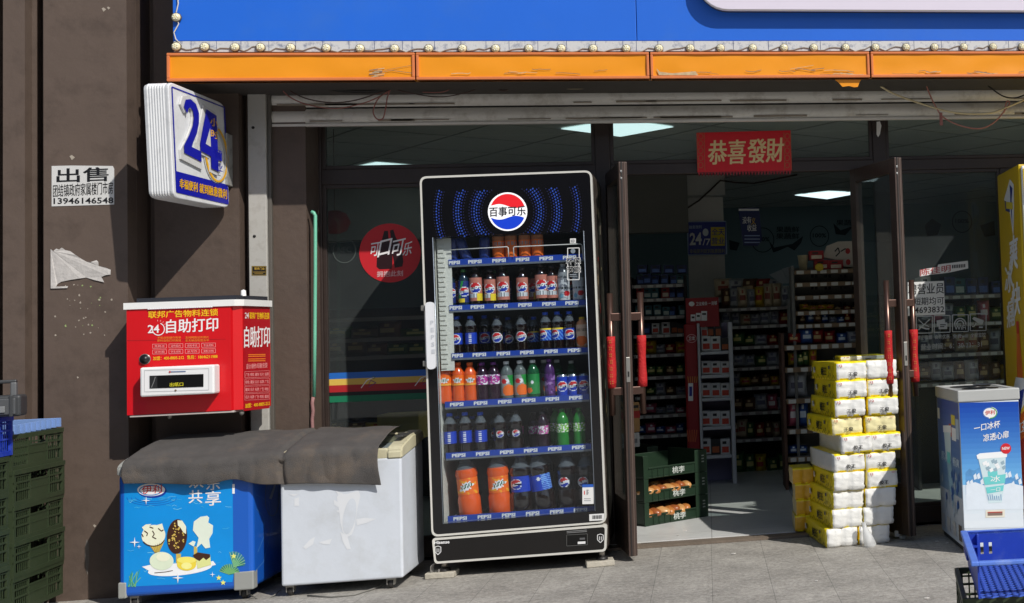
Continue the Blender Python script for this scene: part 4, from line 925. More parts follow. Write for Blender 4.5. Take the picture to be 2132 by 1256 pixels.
# outlet housing
hy = YK-.085; q4 = [(291, 766), (445, 759), (446, 821), (292, 826)]
ho = MB(); hx0, hx1 = W(291, 795, hy).x, W(446, 790, hy).x; hz0_, hz1_ = W(368, 823.5, hy).z, W(368, 762.5, hy).z
ho.box(hx0, hx1, hy, YK-.001, hz0_, hz1_, M((234, 234, 234), .35, var=.03), .009); hob = ho.build('outlet_housing', KO)
ar = Art(PY(hy), base=.0008); kf = M((222, 222, 222), .4, var=0)
ar.frame(301, 771.5, 435, 816, .8, M((180, 180, 182), .5), 1, -.03); ar.quad(312, 782.5, 424, 809, M((12, 12, 14), .2, coat=.5), 2, -.032); ar.quad(312, 782.5, 328, 808.5, M((44, 44, 46), .2), 3, -.03)
ar.line([(316, 807), (321, 795), (324, 785)], 1.5, M((120, 120, 120)), 4); ar.text('出纸口', (354, 805), (382, 804), 8, M((226, 214, 40), .5, var=0), 4, .012)
ar.quad(352, 773.5, 387, 775.5, M((90, 110, 150)), 2, -.03); ar.ell(354, 774.5, 2.2, 2, M((200, 60, 60)), 3, 10); ar.ell(366, 813, 2.4, 2, M((120, 100, 80)), 3, 10)
ar.build('outlet_slot', hob)
mb = MB(); p = W(302, 748, YK); mb.lathe([(.026, .0005), (.024, .005), (.018, .006), (.018, .016), (.0, .017)], M((46, 46, 48), .35, .6), (p.x, YK, p.z), 18, 'y'); mb.lathe([(.027, .0008), (.0275, .003), (.022, .003)], alu, (p.x, YK, p.z), 18, 'y'); mb.build('key_lock', KO)
yl = M((244, 196, 30), .5, var=0); wk = M((238, 236, 236), .5, var=0); ok_ = M((242, 130, 40), .5, var=0); pk_ = M((236, 150, 150), .5, var=0)
ar = Art(PK_)
ar.text('联邦广告物料连锁', (309, 663), (454, 657.5), 14.5, yl, 1, .012, heavy=.25)
ar.text('24', (308, 694), (332, 693), 17, wk, 2, .012); ar.ring(330, 685.5, 13.5, 13.5, 1.8, wk, 1, -70, 210)
for k in range(7): a = math.radians(-95+k*20); ar.line([(330+15.5*math.cos(a), 685+15.5*math.sin(a)), (330+19*math.cos(a), 685+19*math.sin(a))], 1.2, pk_)
ar.text('自助打印', (346.5, 694), (454, 689), 28, wk, 1, .012, heavy=.5)
for r_, yy in ((0, 706), (1, 712)): ar.text(('手机自助操作简单', '即时自助打印高效')[r_], (328, yy), (377, yy-.6), 5, ok_, 1, .012); ar.text(('支持网购证件照片', '全天候自助营业中')[r_], (386, yy-.4), (435, yy-1), 5, ok_, 1, .012)
for r_ in range(2):
    for c_ in range(4):
        x = 318+c_*34; y = 717+r_*12-c_*.7; ar.frame(x, y, x+29, y+8.5, .8, pk_, 1, -.02); ar.text((('免税点', '证件照片', '资料考试', '专业资料'), ('证件照', '学生资料', '从写作', '资料文档'))[r_][c_], (x+4, y+6.8), (x+25, y+6.4), 5, pk_, 2, .01)
ar.text('加盟：400-8805-212   售后：18646211988', (319, 750.5), (453, 746), 8, yl, 1, .008)
ar.poly([(263, 709), (470, 706), (470, 706.7), (263, 709.8)], M((160, 20, 26), .6), 0); ar.build('front_lettering', KO)
# right side panel
s0, s1 = V((xc, YK+.05, 0)), V((xb, YK+KD, 0)); sdir = (s1-s0).normalized(); PKS = Plane(s0, V((sdir.y*1, -sdir.x, 0)) if sdir.y > 0 else V((-sdir.y, sdir.x, 0)))
ar = Art(PKS); ar.poly([(507, 634), (561, 636), (561, 850), (507, 856)], M((176, 16, 30), .38), 0)
ar.text('24', (509, 663), (517, 663), 12, wk, 2, .008); ar.text('联邦广告物料连锁', (519, 664), (560, 665), 14, yl, 1, .008); ar.text('自助打印', (508, 724), (561, 722), 44, wk, 1, .012, hr=42, heavy=.4)
for yy in (738, 741.5, 747, 751): ar.quad(516, yy, 552, yy+1.8, ok_, 1, -.02)
ar.text('设计/制作/印刷/安装', (512, 769), (556, 766), 11, pk_, 1, .008)
for r_ in range(4):
    y = 774+r_*15.5; ar.frame(509, y, 560, y+13, .6, pk_, 1, -.04)
    for c_ in range(5): ar.text(('广告', '喷绘', '雕刻', '名片', '标牌')[(c_+r_) % 5], (510.5+c_*10, y+10-c_*.3), (518.5+c_*10, y+9.7-c_*.3), 7, pk_, 1, .01)
ar.text('加盟：400-8805-212', (510, 850), (561, 844), 9, yl, 1, .012); ar.build('side_lettering', KO)
mb = MB(); ledw = M((235, 235, 240), .3)
for k in range(28): p = W(309+k*4.85, 640-k*.08, YK-.01); mb.box(p.x-.0045, p.x+.0045, YK-.010, YK-.002, lidz0-.004, lidz0, ledw, .001)
mb.build('light_strip', KO)
# ================================================================ CHEST FREEZERS
def freezer(name, label, pxl, pxr, Yf, dep, body, lidm, zbot_px, ztop):
    xl, xr = W(pxl[0], pxl[1], Yf).x, W(pxr[0], pxr[1], Yf).x; zb_ = W((zbot_px[0]), zbot_px[1], Yf).z
    o = thing(name, label, 'freezer', ((xl+xr)/2, Yf+dep/2, 0))
    zt0, zt1 = ztop     # front lip, back
    prof = [(Yf, zb_), (Yf, zt0-.055)]+[(Yf+dep, zt1-.055), (Yf+dep, zb_)]
    mb = MB(); bm = bmesh.new(); vs = [bm.verts.new((x, y, z)) for x in (xl, xr) for y, z in prof]
    for f in ((0, 1, 2, 3), (7, 6, 5, 4), (0, 4, 5, 1), (1, 5, 6, 2), (2, 6, 7, 3), (3, 7, 4, 0)): bm.faces.new([vs[i] for i in f])
    bmesh.ops.bevel(bm, geom=bm.edges[:], offset=.012 if 'white' in label[:12] else .022, segments=3, affect='EDGES', profile=.5); bm.verts.index_update()
    mb.add([v.co.copy() for v in bm.verts], [tuple(v.index for v in f.verts) for f in bm.faces], body); bm.free(); mb.build('body', o)
    # rim with rounded shoulder, the two end caps and the glass lids between
    for x0, x1 in ((xl-.004, xl+.07), (xr-.07, xr+.006)):
        P = [(Yf-.006, zt0-.062), (Yf-.006, zt0-.02), (Yf+.006, zt0-.004), (Yf+.03, zt0+.006), (Yf+dep*.5, (zt0+zt1)/2+.018), (Yf+dep-.03, zt1+.004), (Yf+dep+.004, zt1-.02), (Yf+dep+.004, zt1-.06)]
        mb = MB(); bm = bmesh.new(); a = [bm.verts.new((x0, y, z)) for y, z in P]; b = [bm.verts.new((x1, y, z)) for y, z in P]; n = len(P)
        bm.faces.new(a); bm.faces.new(b[::-1])
        for i in range(n): bm.faces.new((a[i], b[i], b[(i+1) % n], a[(i+1) % n]))
        bmesh.ops.recalc_face_normals(bm, faces=bm.faces[:]); bmesh.ops.bevel(bm, geom=bm.edges[:], offset=.008, segments=3, affect='EDGES'); bm.verts.index_update()
        mb.add([v.co.copy() for v in bm.verts], [tuple(v.index for v in f.verts) for f in bm.faces], lidm); bm.free(); mb.build('end_cap', o)
    mb = MB(); mb.box(xl+.07, xr-.07, Yf+.004, Yf+.05, zt0-.06, zt0-.006, lidm, .006); mb.box(xl+.07, xr-.07, Yf+dep-.05, Yf+dep, zt1-.06, zt1-.006, lidm, .006); mb.build('rim', o)
    mb = MB(); mb.grid(lambda u, v: (xl+.07+(xr-xl-.14)*u, Yf+.04+(dep-.08)*v, zt0-.012+(zt1-zt0)*v+.018*math.sin(math.pi*v)), 2, 10, glass((.7, .75, .75), 1.5)); mb.build('glass_lid', o)
    return o, xl, xr, zb_
def castor(o, x, y, zt):
    mb = MB(); mb.box(x-.022, x+.022, y-.02, y+.02, .045, zt, alu, .003); mb.box(x-.019, x-.014, y-.022, y+.022, .02, .06, alu, .002); mb.box(x+.014, x+.019, y-.022, y+.022, .02, .06, alu, .002)
    w_ = mb.build('castor', o); mb = MB(); mb.lathe([(0, -.0125), (.022, -.0125), (.0255, -.008), (.0255, .008), (.022, .0125), (0, .0125)], M((48, 46, 44), .6), (x, y+.006, .026), 18, 'x'); mb.build('wheel', w_)
YW = -1.13; ZW = (.735, .785)
cream = M((196, 190, 160), .45, var=.06, dirt=(150, 140, 110), dscale=10, damt=.4)
wbody = M((206, 212, 220), .42, var=.04, scale=3, bump=.5, bscale=5, dirt=(176, 178, 176), dscale=5, damt=.4)
WZ, wl_, wr_, wzb = freezer('chest_freezer', 'plain white chest freezer right of the blue one, half under the grey blanket', (584, 1100), (838, 1100), YW, .52, wbody, cream, (710, 1213), ZW)
for px in (606, 815): castor(WZ, W(px, 1235, YW+.05).x, YW+.05, wzb+.01)
for px in (640, 850): castor(WZ, W(px, 1200, YW+.45).x, YW+.45, wzb+.01)
# traces of a removed sticker, and a dark control grille
ar = Art(PY(YW), base=.0004); gw = M((218, 221, 225), .35, var=.03); rnd = random.Random(2)
def rag(pts, m_=gw): ar.poly([(x+rnd.uniform(-1.5, 1.5), y+rnd.uniform(-1.5, 1.5)) for x, y in pts], m_, 1)
for P in ([(700, 1035), (706, 1030), (722, 1028), (746, 1022), (750, 1032), (744, 1060), (738, 1100), (732, 1112), (722, 1118), (714, 1110), (710, 1090), (707, 1070)],
          [(742, 1080), (760, 1078), (784, 1082), (764, 1090), (743, 1093)], [(708, 1108), (722, 1115), (730, 1142), (722, 1144), (714, 1126)], [(630, 1140), (646, 1122), (656, 1118), (652, 1132), (636, 1143)],
          [(664, 1128), (690, 1122), (686, 1132), (674, 1134)], [(699, 1022), (712, 1028), (720, 1038), (708, 1040)], [(694, 1040), (704, 1046), (704, 1056), (696, 1052)], [(700, 1062), (732, 1060), (732, 1066), (702, 1068)], [(612, 1040), (622, 1036), (624, 1052), (614, 1054)], [(600, 1030), (625, 1027), (612, 1033)]): rag(P)
ar.ell(728, 1075, 13, 38, wbody, 2, 20, rot=10); ar.build('sticker_traces', WZ)
mb = MB(); pz = (ZW[0]+ZW[1])/2+.02; mb.box(wr_-.052, wr_-.012, YW+.10, YW+.34, pz-.004, pz+.006, M((60, 60, 58), .5, var=.2), .003); mb.build('control_grille', WZ)
# blue freezer with ice cream picture
YBf = -1.12; ZB = (.722, .80)
bb_ = M((24, 92, 190), .35, var=.05, scale=2, coat=.2)
graycap = M((150, 152, 148), .5, var=.06)
BZ, bl_, br_, bzb = freezer('chest_freezer', 'blue chest freezer with ice cream pictures, left of the white one', (246, 1100), (527, 1100), YBf, .56, bb_, graycap, (380, 1236), ZB)
castor(BZ, W(283, 1240, YBf+.05).x, YBf+.05, bzb+.01); castor(BZ, W(510, 1240, YBf+.06).x, YBf+.06, bzb+.01); castor(BZ, W(535, 1200, YBf+.48).x, YBf+.48, bzb+.01)
for px0, px1 in ((247, 262), (488, 527)):
    mb = MB(); mb.box(W(px0, 1200, YBf).x-.003, W(px1, 1200, YBf).x+.003, YBf-.004, YBf+.06, bzb-.004, W(300, 1210, YBf).z if px0 < 300 else W(505, 1190, YBf).z, graycap, .006); mb.build('corner_guard', BZ)
PB = PY(YBf)
ar = Art(PB, base=.0006, step=.0005)
c1 = M((8, 142, 222), .35, var=.10, scale=4); c2 = M((70, 180, 230), .35, var=.1); c3 = M((20, 90, 190), .35, var=.05); wv_ = M((120, 205, 240), .35, var=.1)
ar.poly([(259, 960), (484, 960), (486, 1200), (484, 1212), (258, 1222)], c1, 0)
for k in range(40):   # caustic ripples of the water picture
    x = rnd.uniform(262, 470); y = rnd.choice((rnd.uniform(1035, 1060), rnd.uniform(1100, 1210))); l = rnd.uniform(6, 22); ar.line([(x, y), (x+l*.5, y+rnd.uniform(-3, 3)), (x+l, y+rnd.uniform(-2, 2))], rnd.uniform(.5, 1.3), c2 if k % 2 else wv_, 1)
for k in range(3): ar.ring(316, 1036, 34+k*9, 9+k*4, 1, c3, 1, 0, 180)
ar.ell(317, 1022, 30, 15, M((18, 60, 160), .4), 1); ar.ell(315, 1020, 29, 13, wk, 2); ar.ring(314, 1021, 24, 11, 2, M((40, 120, 190)), 3); ar.text('伊利', (296, 1029), (337, 1026), 17, M((206, 40, 30), .4, var=0), 4, .012)
ar.text('欢', (394, 1017), (424, 1015), 24, wk, 3, .012); ar.text('乐', (430, 1021), (458, 1019), 24, wk, 3, .012); ar.text('共', (393, 1048), (422, 1047), 27, wk, 3, .012); ar.text('享', (428, 1053), (460, 1052), 30, wk, 3, .012)
# plate, ball, cone, chocolate bar, leaf shaped ice, two cakes
ivory = M((236, 238, 212), .4, var=.05); yel = M((238, 214, 70), .4, var=.08); choc = M((66, 36, 22), .4, var=.12); cone = M((206, 180, 90), .4, var=.1); nut = M((214, 184, 90), .4, var=.1); wht = M((240, 242, 244), .35, var=.02); pale = M((214, 236, 238), .4)
ar.ell(375, 1185, 67, 13, wht, 2, 30, rot=-6); ar.poly([(296, 1180), (318, 1175), (330, 1192), (316, 1192)], wht, 2); ar.poly([(395, 1190), (450, 1176), (444, 1168), (400, 1180)], wht, 2)
ar.line([(322, 1193), (345, 1191), (360, 1188)], 1.6, choc, 3)
ar.poly([(312, 1136), (344, 1124), (332, 1150), (322, 1150)], cone, 3)
for k in range(6): ar.line([(315+k*4.6, 1138-k*2), (324+k*1.6, 1152)], .8, M((150, 126, 50)), 4)
ar.ell(320, 1115, 25, 22, ivory, 4, 26, rot=-15); ar.poly([(300, 1104), (296, 1098), (304, 1092), (316, 1091)], ivory, 4); ar.poly([(325, 1094), (338, 1090), (342, 1104), (334, 1108)], ivory, 4)
ar.ring(320, 1118, 25, 20, 2, choc, 5, 20, 150)
for P in ([(301, 1105), (308, 1110), (306, 1116)], [(318, 1105), (322, 1112), (318, 1118), (326, 1122)], [(330, 1100), (337, 1106), (341, 1103)], [(296, 1112), (299, 1118)], [(312, 1097), (320, 1100)]): ar.line(P, 2.0, choc, 6)
ar.quad(367, 1153, 377, 1172, cone, 3); ar.ell(369, 1117, 21, 36, choc, 4, 30, rot=4); ar.poly([(370, 1083), (380, 1084), (388, 1096), (388, 1112), (382, 1108), (376, 1098), (371, 1094)], ivory, 6)
for k in range(46):
    a = rnd.uniform(0, 6.28); q = math.sqrt(rnd.random())*.92; x, y = 368+19*q*math.cos(a), 1119+33*q*math.sin(a)
    if x > 376 and y < 1106: continue
    s_ = rnd.uniform(1.2, 2.6); ar.poly([(x-s_, y), (x, y-s_), (x+s_, y), (x+s_*.3, y+s_)], nut, 5)
ar.poly([(409, 1142), (414, 1120), (402, 1104), (404, 1086), (418, 1076), (432, 1074), (436, 1078), (434, 1088), (444, 1094), (443, 1110), (436, 1122), (438, 1140), (428, 1142), (420, 1132)], M((226, 236, 220), .4, var=.06), 4); ar.quad(404, 1138, 411, 1156, cone, 3); ar.poly([(393, 1132), (402, 1126), (408, 1128), (404, 1138)], M((226, 236, 220), .4), 4)
ar.ell(337, 1168, 25, 19, M((220, 232, 206), .4, var=.08), 5, 30); ar.ell(340, 1160, 14, 9, ivory, 6, 20)
ar.ell(389, 1176, 20, 12, yel, 5, 26); ar.quad(369, 1166, 409, 1177, yel, 5); ar.ell(389, 1166, 20, 7, M((246, 230, 110), .4), 6, 24); ar.ell(389, 1178, 11, 7, M((250, 240, 150)), 6)
ar.poly([(402, 1156), (412, 1150), (438, 1154), (440, 1176), (412, 1184), (409, 1166)], M((222, 226, 150), .4, var=.1), 5); ar.poly([(402, 1156), (412, 1150), (438, 1154), (438, 1160), (430, 1166), (424, 1161), (416, 1168), (408, 1164)], choc, 6)
def star(x, y, s_): ar.poly([(x, y-s_), (x+s_*.13, y-s_*.13), (x+s_, y), (x+s_*.13, y+s_*.13), (x, y+s_), (x-s_*.13, y+s_*.13), (x-s_, y), (x-s_*.13, y-s_*.13)], wht, 7)
star(281, 1129, 11); star(305, 1042, 9); star(371, 1203, 12); star(443, 1196, 6); star(290, 1138, 5)
for k in range(12): ar.line([(262+k*1.6+rnd.uniform(-4, 18), 1222), (262+k*2.4+rnd.uniform(-6, 16), 1200+rnd.uniform(-14, 8))], 1.4, M((60, 150, 110), .5) if k % 2 else M((120, 180, 120), .5), 3)
for k in range(22):
    a = math.radians(-160+k*7); ar.line([(478, 1196), (478+22*math.cos(a), 1196+22*math.sin(a))], 1.5, M((70, 150, 110)) if k % 2 else M((140, 190, 110)), 4)
for k in range(16):
    a = math.radians(-110+k*8); ar.line([(487, 1180), (487+24*math.cos(a), 1172+24*math.sin(a))], 1.4, M((60, 150, 120)) if k % 2 else M((150, 200, 140)), 4)
for x, y in ((487, 1158), (465, 1213), (456, 1203)): ar.poly([(x+(6 if k % 2 == 0 else 2.6)*math.cos(k*math.pi/5-1.57), y+(6 if k % 2 == 0 else 2.6)*math.sin(k*math.pi/5-1.57)) for k in range(10)], M((240, 236, 120)), 5)
ar.quad(484, 1008, 489, 1028, wht, 3)
ar.build('front_picture', BZ)
ar = Art(Plane((br_, 0, 0), (1, 0, 0)), base=.0006)
for P in ([(532, 1030), (560, 1045), (566, 1100), (548, 1170), (530, 1190)], [(533, 1060), (548, 1075), (552, 1110), (536, 1150)]): ar.line(P, 1.2, M((70, 130, 200), .4), 1)
ar.ring(566, 1035, 15, 40, 1.2, M((120, 130, 140), .5), 1); ar.poly([(560, 1038), (570, 1010), (574, 1010), (565, 1040)], M((170, 180, 190), .4), 1)
ar.build('side_picture', BZ)
# grey blanket over both
bx0_, bx1_ = W(257, 950, YW-.02).x, W(790, 950, YW-.02).x
felt = M((78, 75, 73), .95, var=.25, scale=9, bump=.4, bscale=260, dirt=(112, 98, 84), dscale=3.5, damt=.7)
def blanket(u, v):
    x = bx0_+(bx1_-bx0_)*u; xo = x
    zt0 = ZB[0]+(ZW[0]-ZB[0])*min(1, max(0, (u-.45)/.2)); zt1 = .812-.020*u
    back = YW+.50; fy = YW-.022
    bot = W(252+538*u, 1009, YW-.03).z + .005*math.sin(u*9+1) + .03*math.exp(-((u-.42)/.07)**2)
    if v < .5:                      # back edge to the shoulder
        t = v/.5; y = back+(fy+.05-back)*t; z = zt1+.014+(zt0-zt1)*t+.024*math.sin(math.pi*t)
    elif v < .62:
        t = (v-.5)/.12; a = t*math.pi/2; y = fy+.05-.05*math.sin(a); z = zt0+.012-.052*(1-math.cos(a))
    else:
        t = (v-.62)/.38; y = fy-.004*math.sin(t*3); z = zt0-.04+(bot-zt0+.04)*t
    p = V((x*2.3, y*2.6, z*2.6)); d = noise.noise(p)*.013+noise.noise(p*3.1)*.005+noise.noise(V((x*11, z*1.6, y)))*.010*(1 if v > .55 else .5)+noise.noise(V((x*4-z*7, z*3, y*5)))*.008
    gap = -.016*math.exp(-((u-.615)/.012)**2)           # sags where the two freezers meet
    y += -abs(d)*(1 if v >= .5 else .2)-.004; z += (d*.6+.006 if v < .62 else 0)+gap*(1 if v < .7 else .3)
    x += .006*math.sin(v*7) + (.012*(v-.6) if u > .97 else 0)
    if v > .6 and abs(u-.615) < .03: y += .02*math.exp(-((u-.615)/.010)**2)
    if v < .5: x += .07*(1-v/.5)*(1-u)
    if v < .05: z += .01*noise.noise(V((x*6, 0, 4)))
    return (x, y, z)
mb = MB(); mb.grid(blanket, 200, 70, felt); solo(mb, 'grey_blanket', 'dusty dark grey felt blanket draped over both chest freezers', 'blanket', solid=.004)
mb = MB(); mb.tube([W(520, 1238, YW+.05), W(545, 1252, YW+.0), W(570, 1240, YW+.05), W(585, 1228, YW+.15)], .004, M((120, 118, 112), .5), 6)
mb.tube([G(640, 1240, .006), G(690, 1243, .006), G(740, 1238, .006), G(790, 1222, .006), G(800, 1215, .006)], .004, M((120, 118, 112), .5), 6); solo(mb, 'power_cord', 'grey power cord on the ground under the freezers', 'cord')
# ================================================================ TISSUE PACKS
yw = M((250, 222, 28), .35, var=.07, scale=9, bump=.5, bscale=16, coat=.3); ww = M((226, 226, 222), .42, var=.05, scale=14, bump=.7, bscale=18, coat=.35); wwy = M((232, 222, 170), .4, var=.12, scale=9, bump=.6, bscale=18, coat=.3)
ddk = M((30, 30, 30), .5, var=0); drk = M((176, 40, 44), .5, var=0); dol = M((150, 130, 20), .45, var=.1); dbl = M((40, 50, 90), .5, var=0)
def pack(name, lab, cols, w_, d_, h_, fronttext, left='y', seedv=0, half=True):
    """soft wrapped pack; local origin at bottom front left corner, x right, y back"""
    t = thing(name, lab, 'tissue pack'); mb = MB(); N_ = 14
    def P(u, v, face):
        return None
    bm = bmesh.new(); bmesh.ops.create_cube(bm, size=1)
    bmesh.ops.subdivide_edges(bm, edges=bm.edges[:], cuts=9, use_grid_fill=True)
    for v in bm.verts:
        x, y, z = v.co; ax, ay, az = abs(x)*2, abs(y)*2, abs(z)*2
        k = .5; r_ = .10
        def rnd_(a, b, c): return a
        # round the corners a little and let the bundles bulge
        ex = 1-.012*(az**8+ay**8); ez = 1-.016*(ax**8+ay**8)
        if half: ez *= 1-.03*math.exp(-((x)/.05)**2)*(1 if ay > .98 or az > .98 else 0)
        nz = noise.noise(V((x*5+seedv, y*12, z*6)))*.007+noise.noise(V((x*14+seedv, y*20, z*22)))*.003
        bulge = .005*(1-az**4) if ay > .98 else 0
        co_ = V(((x*ex+.5)*w_, (y*(1-.012*az**4)+.5)*d_, (z*ez+.5)*h_)); nr_ = v.normal
        if half and y < -.49: co_.y += .012*math.exp(-(x/.045)**2)
        co_ += V((nz*.5*(ax > .98)*(1 if x < 0 else -1), -bulge*(1 if y < 0 else -1)+nz*(ay > .98), nz*.4*(az > .98)))
        v.co = co_
    bm.normal_update(); bm.verts.index_update()
    mb.v = [v.co.copy() for v in bm.verts]
    for f in bm.faces:
        c = f.calc_center_median(); u, v_, w2 = c.x/w_, c.y/d_, c.z/h_
        if v_ < .03: mt = cols[0] if (.06 < w2 < .91 and .02 < u < .98) else cols[3]
        elif u < .05: mt = cols[1]
        elif u > .95: mt = cols[1]
        elif w2 > .93 or w2 < .07: mt = cols[2]
        else: mt = cols[0]
        mb.f.append(tuple(v.index for v in f.verts)); mb.mi.append(mb.m(mt)); mb.sm.append(True)
    bm.free(); mb.build('wrapper', t)
    # printed front
    class LP:
        def __init__(s, o, a, b, n): s.o, s.a, s.b, s.n = V(o), V(a), V(b), V(n)
        def at(s, x, y, off=0): return s.o+s.a*x+s.b*y+s.n*off
    if fronttext:
        ar = Art(LP((0, -.011, h_), (w_, 0, 0), (0, 0, -h_), (0, -1, 0)), base=.0015); ar.text('12', (.08, .27), (.19, .27), .13, drk, 1, .02)
        ar.text(fronttext, (.38, .80), (.68, .80), .22, ddk, 1, .02); 
        if seedv % 2 == 0: ar.text('mini', (.80, .2), (.92, .2), .08, drk, 1, .01)
        ar.build('front_print', t)
    if left == 'y':
        ar = Art(LP((0, d_, h_), (0, -d_, 0), (0, 0, -h_), (-1, 0, 0)), base=.007)
        ar.text('妮王', (.44, .74), (.66, .74), .44, ddk, 1, .012); ar.quad(.74, .22, .79, .40, dbl, 1); ar.quad(.12, .32, .20, .62, ww, 1); ar.quad(.18, .3, .21, .5, ddk, 2)
        for k in range(5): ar.line([(.02+k*.21, .96), (.10+k*.21, .72), (.18+k*.21, .96)], .018, dol, 1)
        ar.quad(.745, .5, .755, .85, ddk, 1); ar.quad(.80, .60, .82, .78, ddk, 1); ar.line([(.92, .2), (.88, .5), (.93, .85)], .012, dol, 1)
        ar.build('side_print', t)
    return freeze(t)
LH = .1075; WD = .181; DP = .62
pk = {'yw': pack('tissue_pack', 'x', (ww, yw, yw, yw), WD, DP, LH, '王俊', seedv=1), 'yy': pack('tissue_pack', 'x', (wwy, yw, yw, yw), WD, DP, LH, '王俊', seedv=2),
      'wp': pack('tissue_pack', 'x', (ww, yw, yw, ww), WD, DP, LH, None, seedv=3), 'ww': pack('tissue_pack', 'x', (ww, ww, yw, yw), WD, DP, LH, '俊王', left='w', seedv=4)}
A0 = G(1721, 1141); colA = ['wp', 'wp', 'wp', 'wp', 'ww', 'ww', 'yy', 'yw', 'yw', 'yw']; colB = ['wp', 'wp', 'wp', 'ww', 'yw', 'ww', 'yy', 'yw', 'yw', 'wp']
# px of each front-left top corner, bottom to top, read for the slight wander of the stack
axs = [1721, 1733, 1735, 1736, 1737, 1752, 1732, 1738, 1741, 1741]
bxs = [1789, 1798, 1802, 1806, 1802, 1813, 1802, 1807, 1806, 1804]
lvl = ['bottom', 'second', 'third', 'fourth', 'fifth', 'sixth', 'seventh', 'eighth', 'ninth', 'topmost']
rnd = random.Random(11)
dsc = {'yw': 'white fronted tissue pack with yellow sides', 'yy': 'yellowish tissue pack with yellow sides', 'wp': 'plain white tissue pack', 'ww': 'white tissue pack with black print'}
for i in range(10):
    z = LH*.985*i+.001; yy = 1141-39*(i+.5)*.985
    for c_, (kinds, xsx) in enumerate(((colA, axs), (colB, bxs))):
        yb_ = -.83+rnd.uniform(-.008, .008)+(.025 if c_ else 0); x = W(xsx[i], yy, yb_).x; k_ = kinds[i]
        r_ = (.135 if c_ == 0 else .11)+rnd.uniform(-.03, .03)
        place_first(USED, pk[k_], (x, yb_, z), rot=(rnd.uniform(-.008, .008), rnd.uniform(-.012, .012), r_), label='%s, %s in the %s front column of the stack' % (dsc[k_], lvl[i], ('left', 'right')[c_]), group='tissue packs stacked by the right door')
x = W(1752, 740, -.62).x; clone(pk['yw'], (x, -.56, LH*.985*10*.998), (.0, 0, .02), (1.5, .5, .28), label='flat yellow packet lying on top of the tissue stack', group='tissue packs stacked by the right door')
# orange-yellow packs behind
oy = M((224, 170, 40), .4, var=.12, bump=.5, bscale=16, coat=.2)
op_ = pack('tissue_pack', 'x', (oy, M((216, 200, 150), .4, var=.2, bump=.5, bscale=14), yw, yw), .13, .25, .098, None, left='w', seedv=6)
p0 = W(1655, 1095, -.28)
for i in range(4): place_first(USED, op_, (p0.x+(.0, .012, .008, -.004)[i], -.28, .022+.098*.98*i+(.0 if i < 3 else 0)), rot=(0, 0, .03*(i % 2)), scale=(1, 1, 1), label='small orange wrapped tissue pack at the back left of the stack, %s of four' % ('lowest', 'second', 'third', 'topmost')[i], group='small orange tissue packs')
mb = MB(); bagm = M((226, 228, 228), .25, var=.05, alpha=.55, coat=.3); c = [W(x, y, -.86) for x, y in ((1797, 1088), (1800, 1100), (1806, 1118), (1812, 1136), (1814, 1144))]
for i in range(1): mb.tube([p+V((0, -.01-.003*k, .002)) for k, p in enumerate(c)], [.012, .014, .028, .036, .014], bagm, 12)
solo(mb, 'plastic_bag_end', 'knotted clear plastic bag tail hanging at the foot of the tissue stack', 'plastic bag')
mb = MB(); q = G(1871, 1122)
for k in range(7): mb.box(q.x+rnd.uniform(-.03, .03), q.x+rnd.uniform(-.03, .03)+.02, q.y+rnd.uniform(-.02, .02), q.y+.03, .0+.012*(k % 3), .02+.014*(k % 3), M((200, 198, 192), .6), .006, Matrix.Translation(q) @ Matrix.Rotation(rnd.uniform(-.5, .5), 4, 'Z') @ Matrix.Translation(-q))
solo(mb, 'crumpled_paper', 'small crumpled white paper lying between the tissue stack and right door', 'litter')
# ================================================================ ICE CUP FREEZER
YC = -1.335; PC = PY(YC)
cx0 = 1.352; cdep = .70
czt = PC.at(2060, 810.5).z; cx1 = W(2124, 900, YC).x
CF = thing('cup_freezer', 'slim display freezer wrapped in blue ice cup advertising with light grey top', 'freezer', ((cx0+cx1)/2, YC+cdep/2, 0))
cbody = M((206, 214, 222), .35, var=.03, coat=.2); ctop = M((176, 178, 176), .5, var=.06)
hz_t = W(2060, 835, YC).z
mb = MB(); mb.box(cx0, cx1, YC, YC+cdep, .03, hz_t, cbody, .006); mb.box(cx0+.01, cx1-.01, YC+.02, YC+cdep-.02, .004, .03, M((40, 40, 40)), 0); mb.build('body', CF)
mb = MB(); w_ = .05
mb.box(cx0-.006, cx1+.006, YC-.006, YC+w_, hz_t+.0005, czt, ctop, .006); mb.box(cx0-.006, cx1+.006, YC+cdep-.04, YC+cdep+.004, hz_t+.0005, czt, ctop, .006)
mb.box(cx0-.006, cx0+.035, YC+w_-.002, YC+cdep-.038, hz_t+.0005, czt-.001, ctop, .004); mb.box(cx1-.035, cx1+.006, YC+w_-.002, YC+cdep-.038, hz_t+.0005, czt-.001, ctop, .004)
mb.box(cx0+.03, cx1-.03, YC+w_-.01, YC+cdep-.03, hz_t+.01, czt-.005, M((160, 162, 160), .3)); mb.build('top_frame', CF)
mb = MB()
for yy, rx_ in ((YC+.22, .105), (YC+.50, .12)): mb = MB(); mb.lathe([(0, .004), (rx_, .003), (rx_, 0)], M((22, 24, 26), .3, coat=.2), ((cx0+cx1)/2, yy, czt-.0045), 26); mb.build('lid_opening', CF)
ar = Art(PC, base=.0006, step=.0005)
def grad(a, b, x0, x1, c0, c1, n=14, sl=-.03):
    for i in range(n): t0, t1 = i/n, (i+1)/n; ar.poly([(x0(a+(b-a)*t0), a+(b-a)*t0), (x1(a+(b-a)*t0), a+(b-a)*t0-3), (x1(a+(b-a)*t1), a+(b-a)*t1-3), (x0(a+(b-a)*t1), a+(b-a)*t1)], M(tuple(int(c0[k]+(c1[k]-c0[k])*t0) for k in range(3)), .35, var=0), 0)
xl_ = lambda y: PC_l(y); 
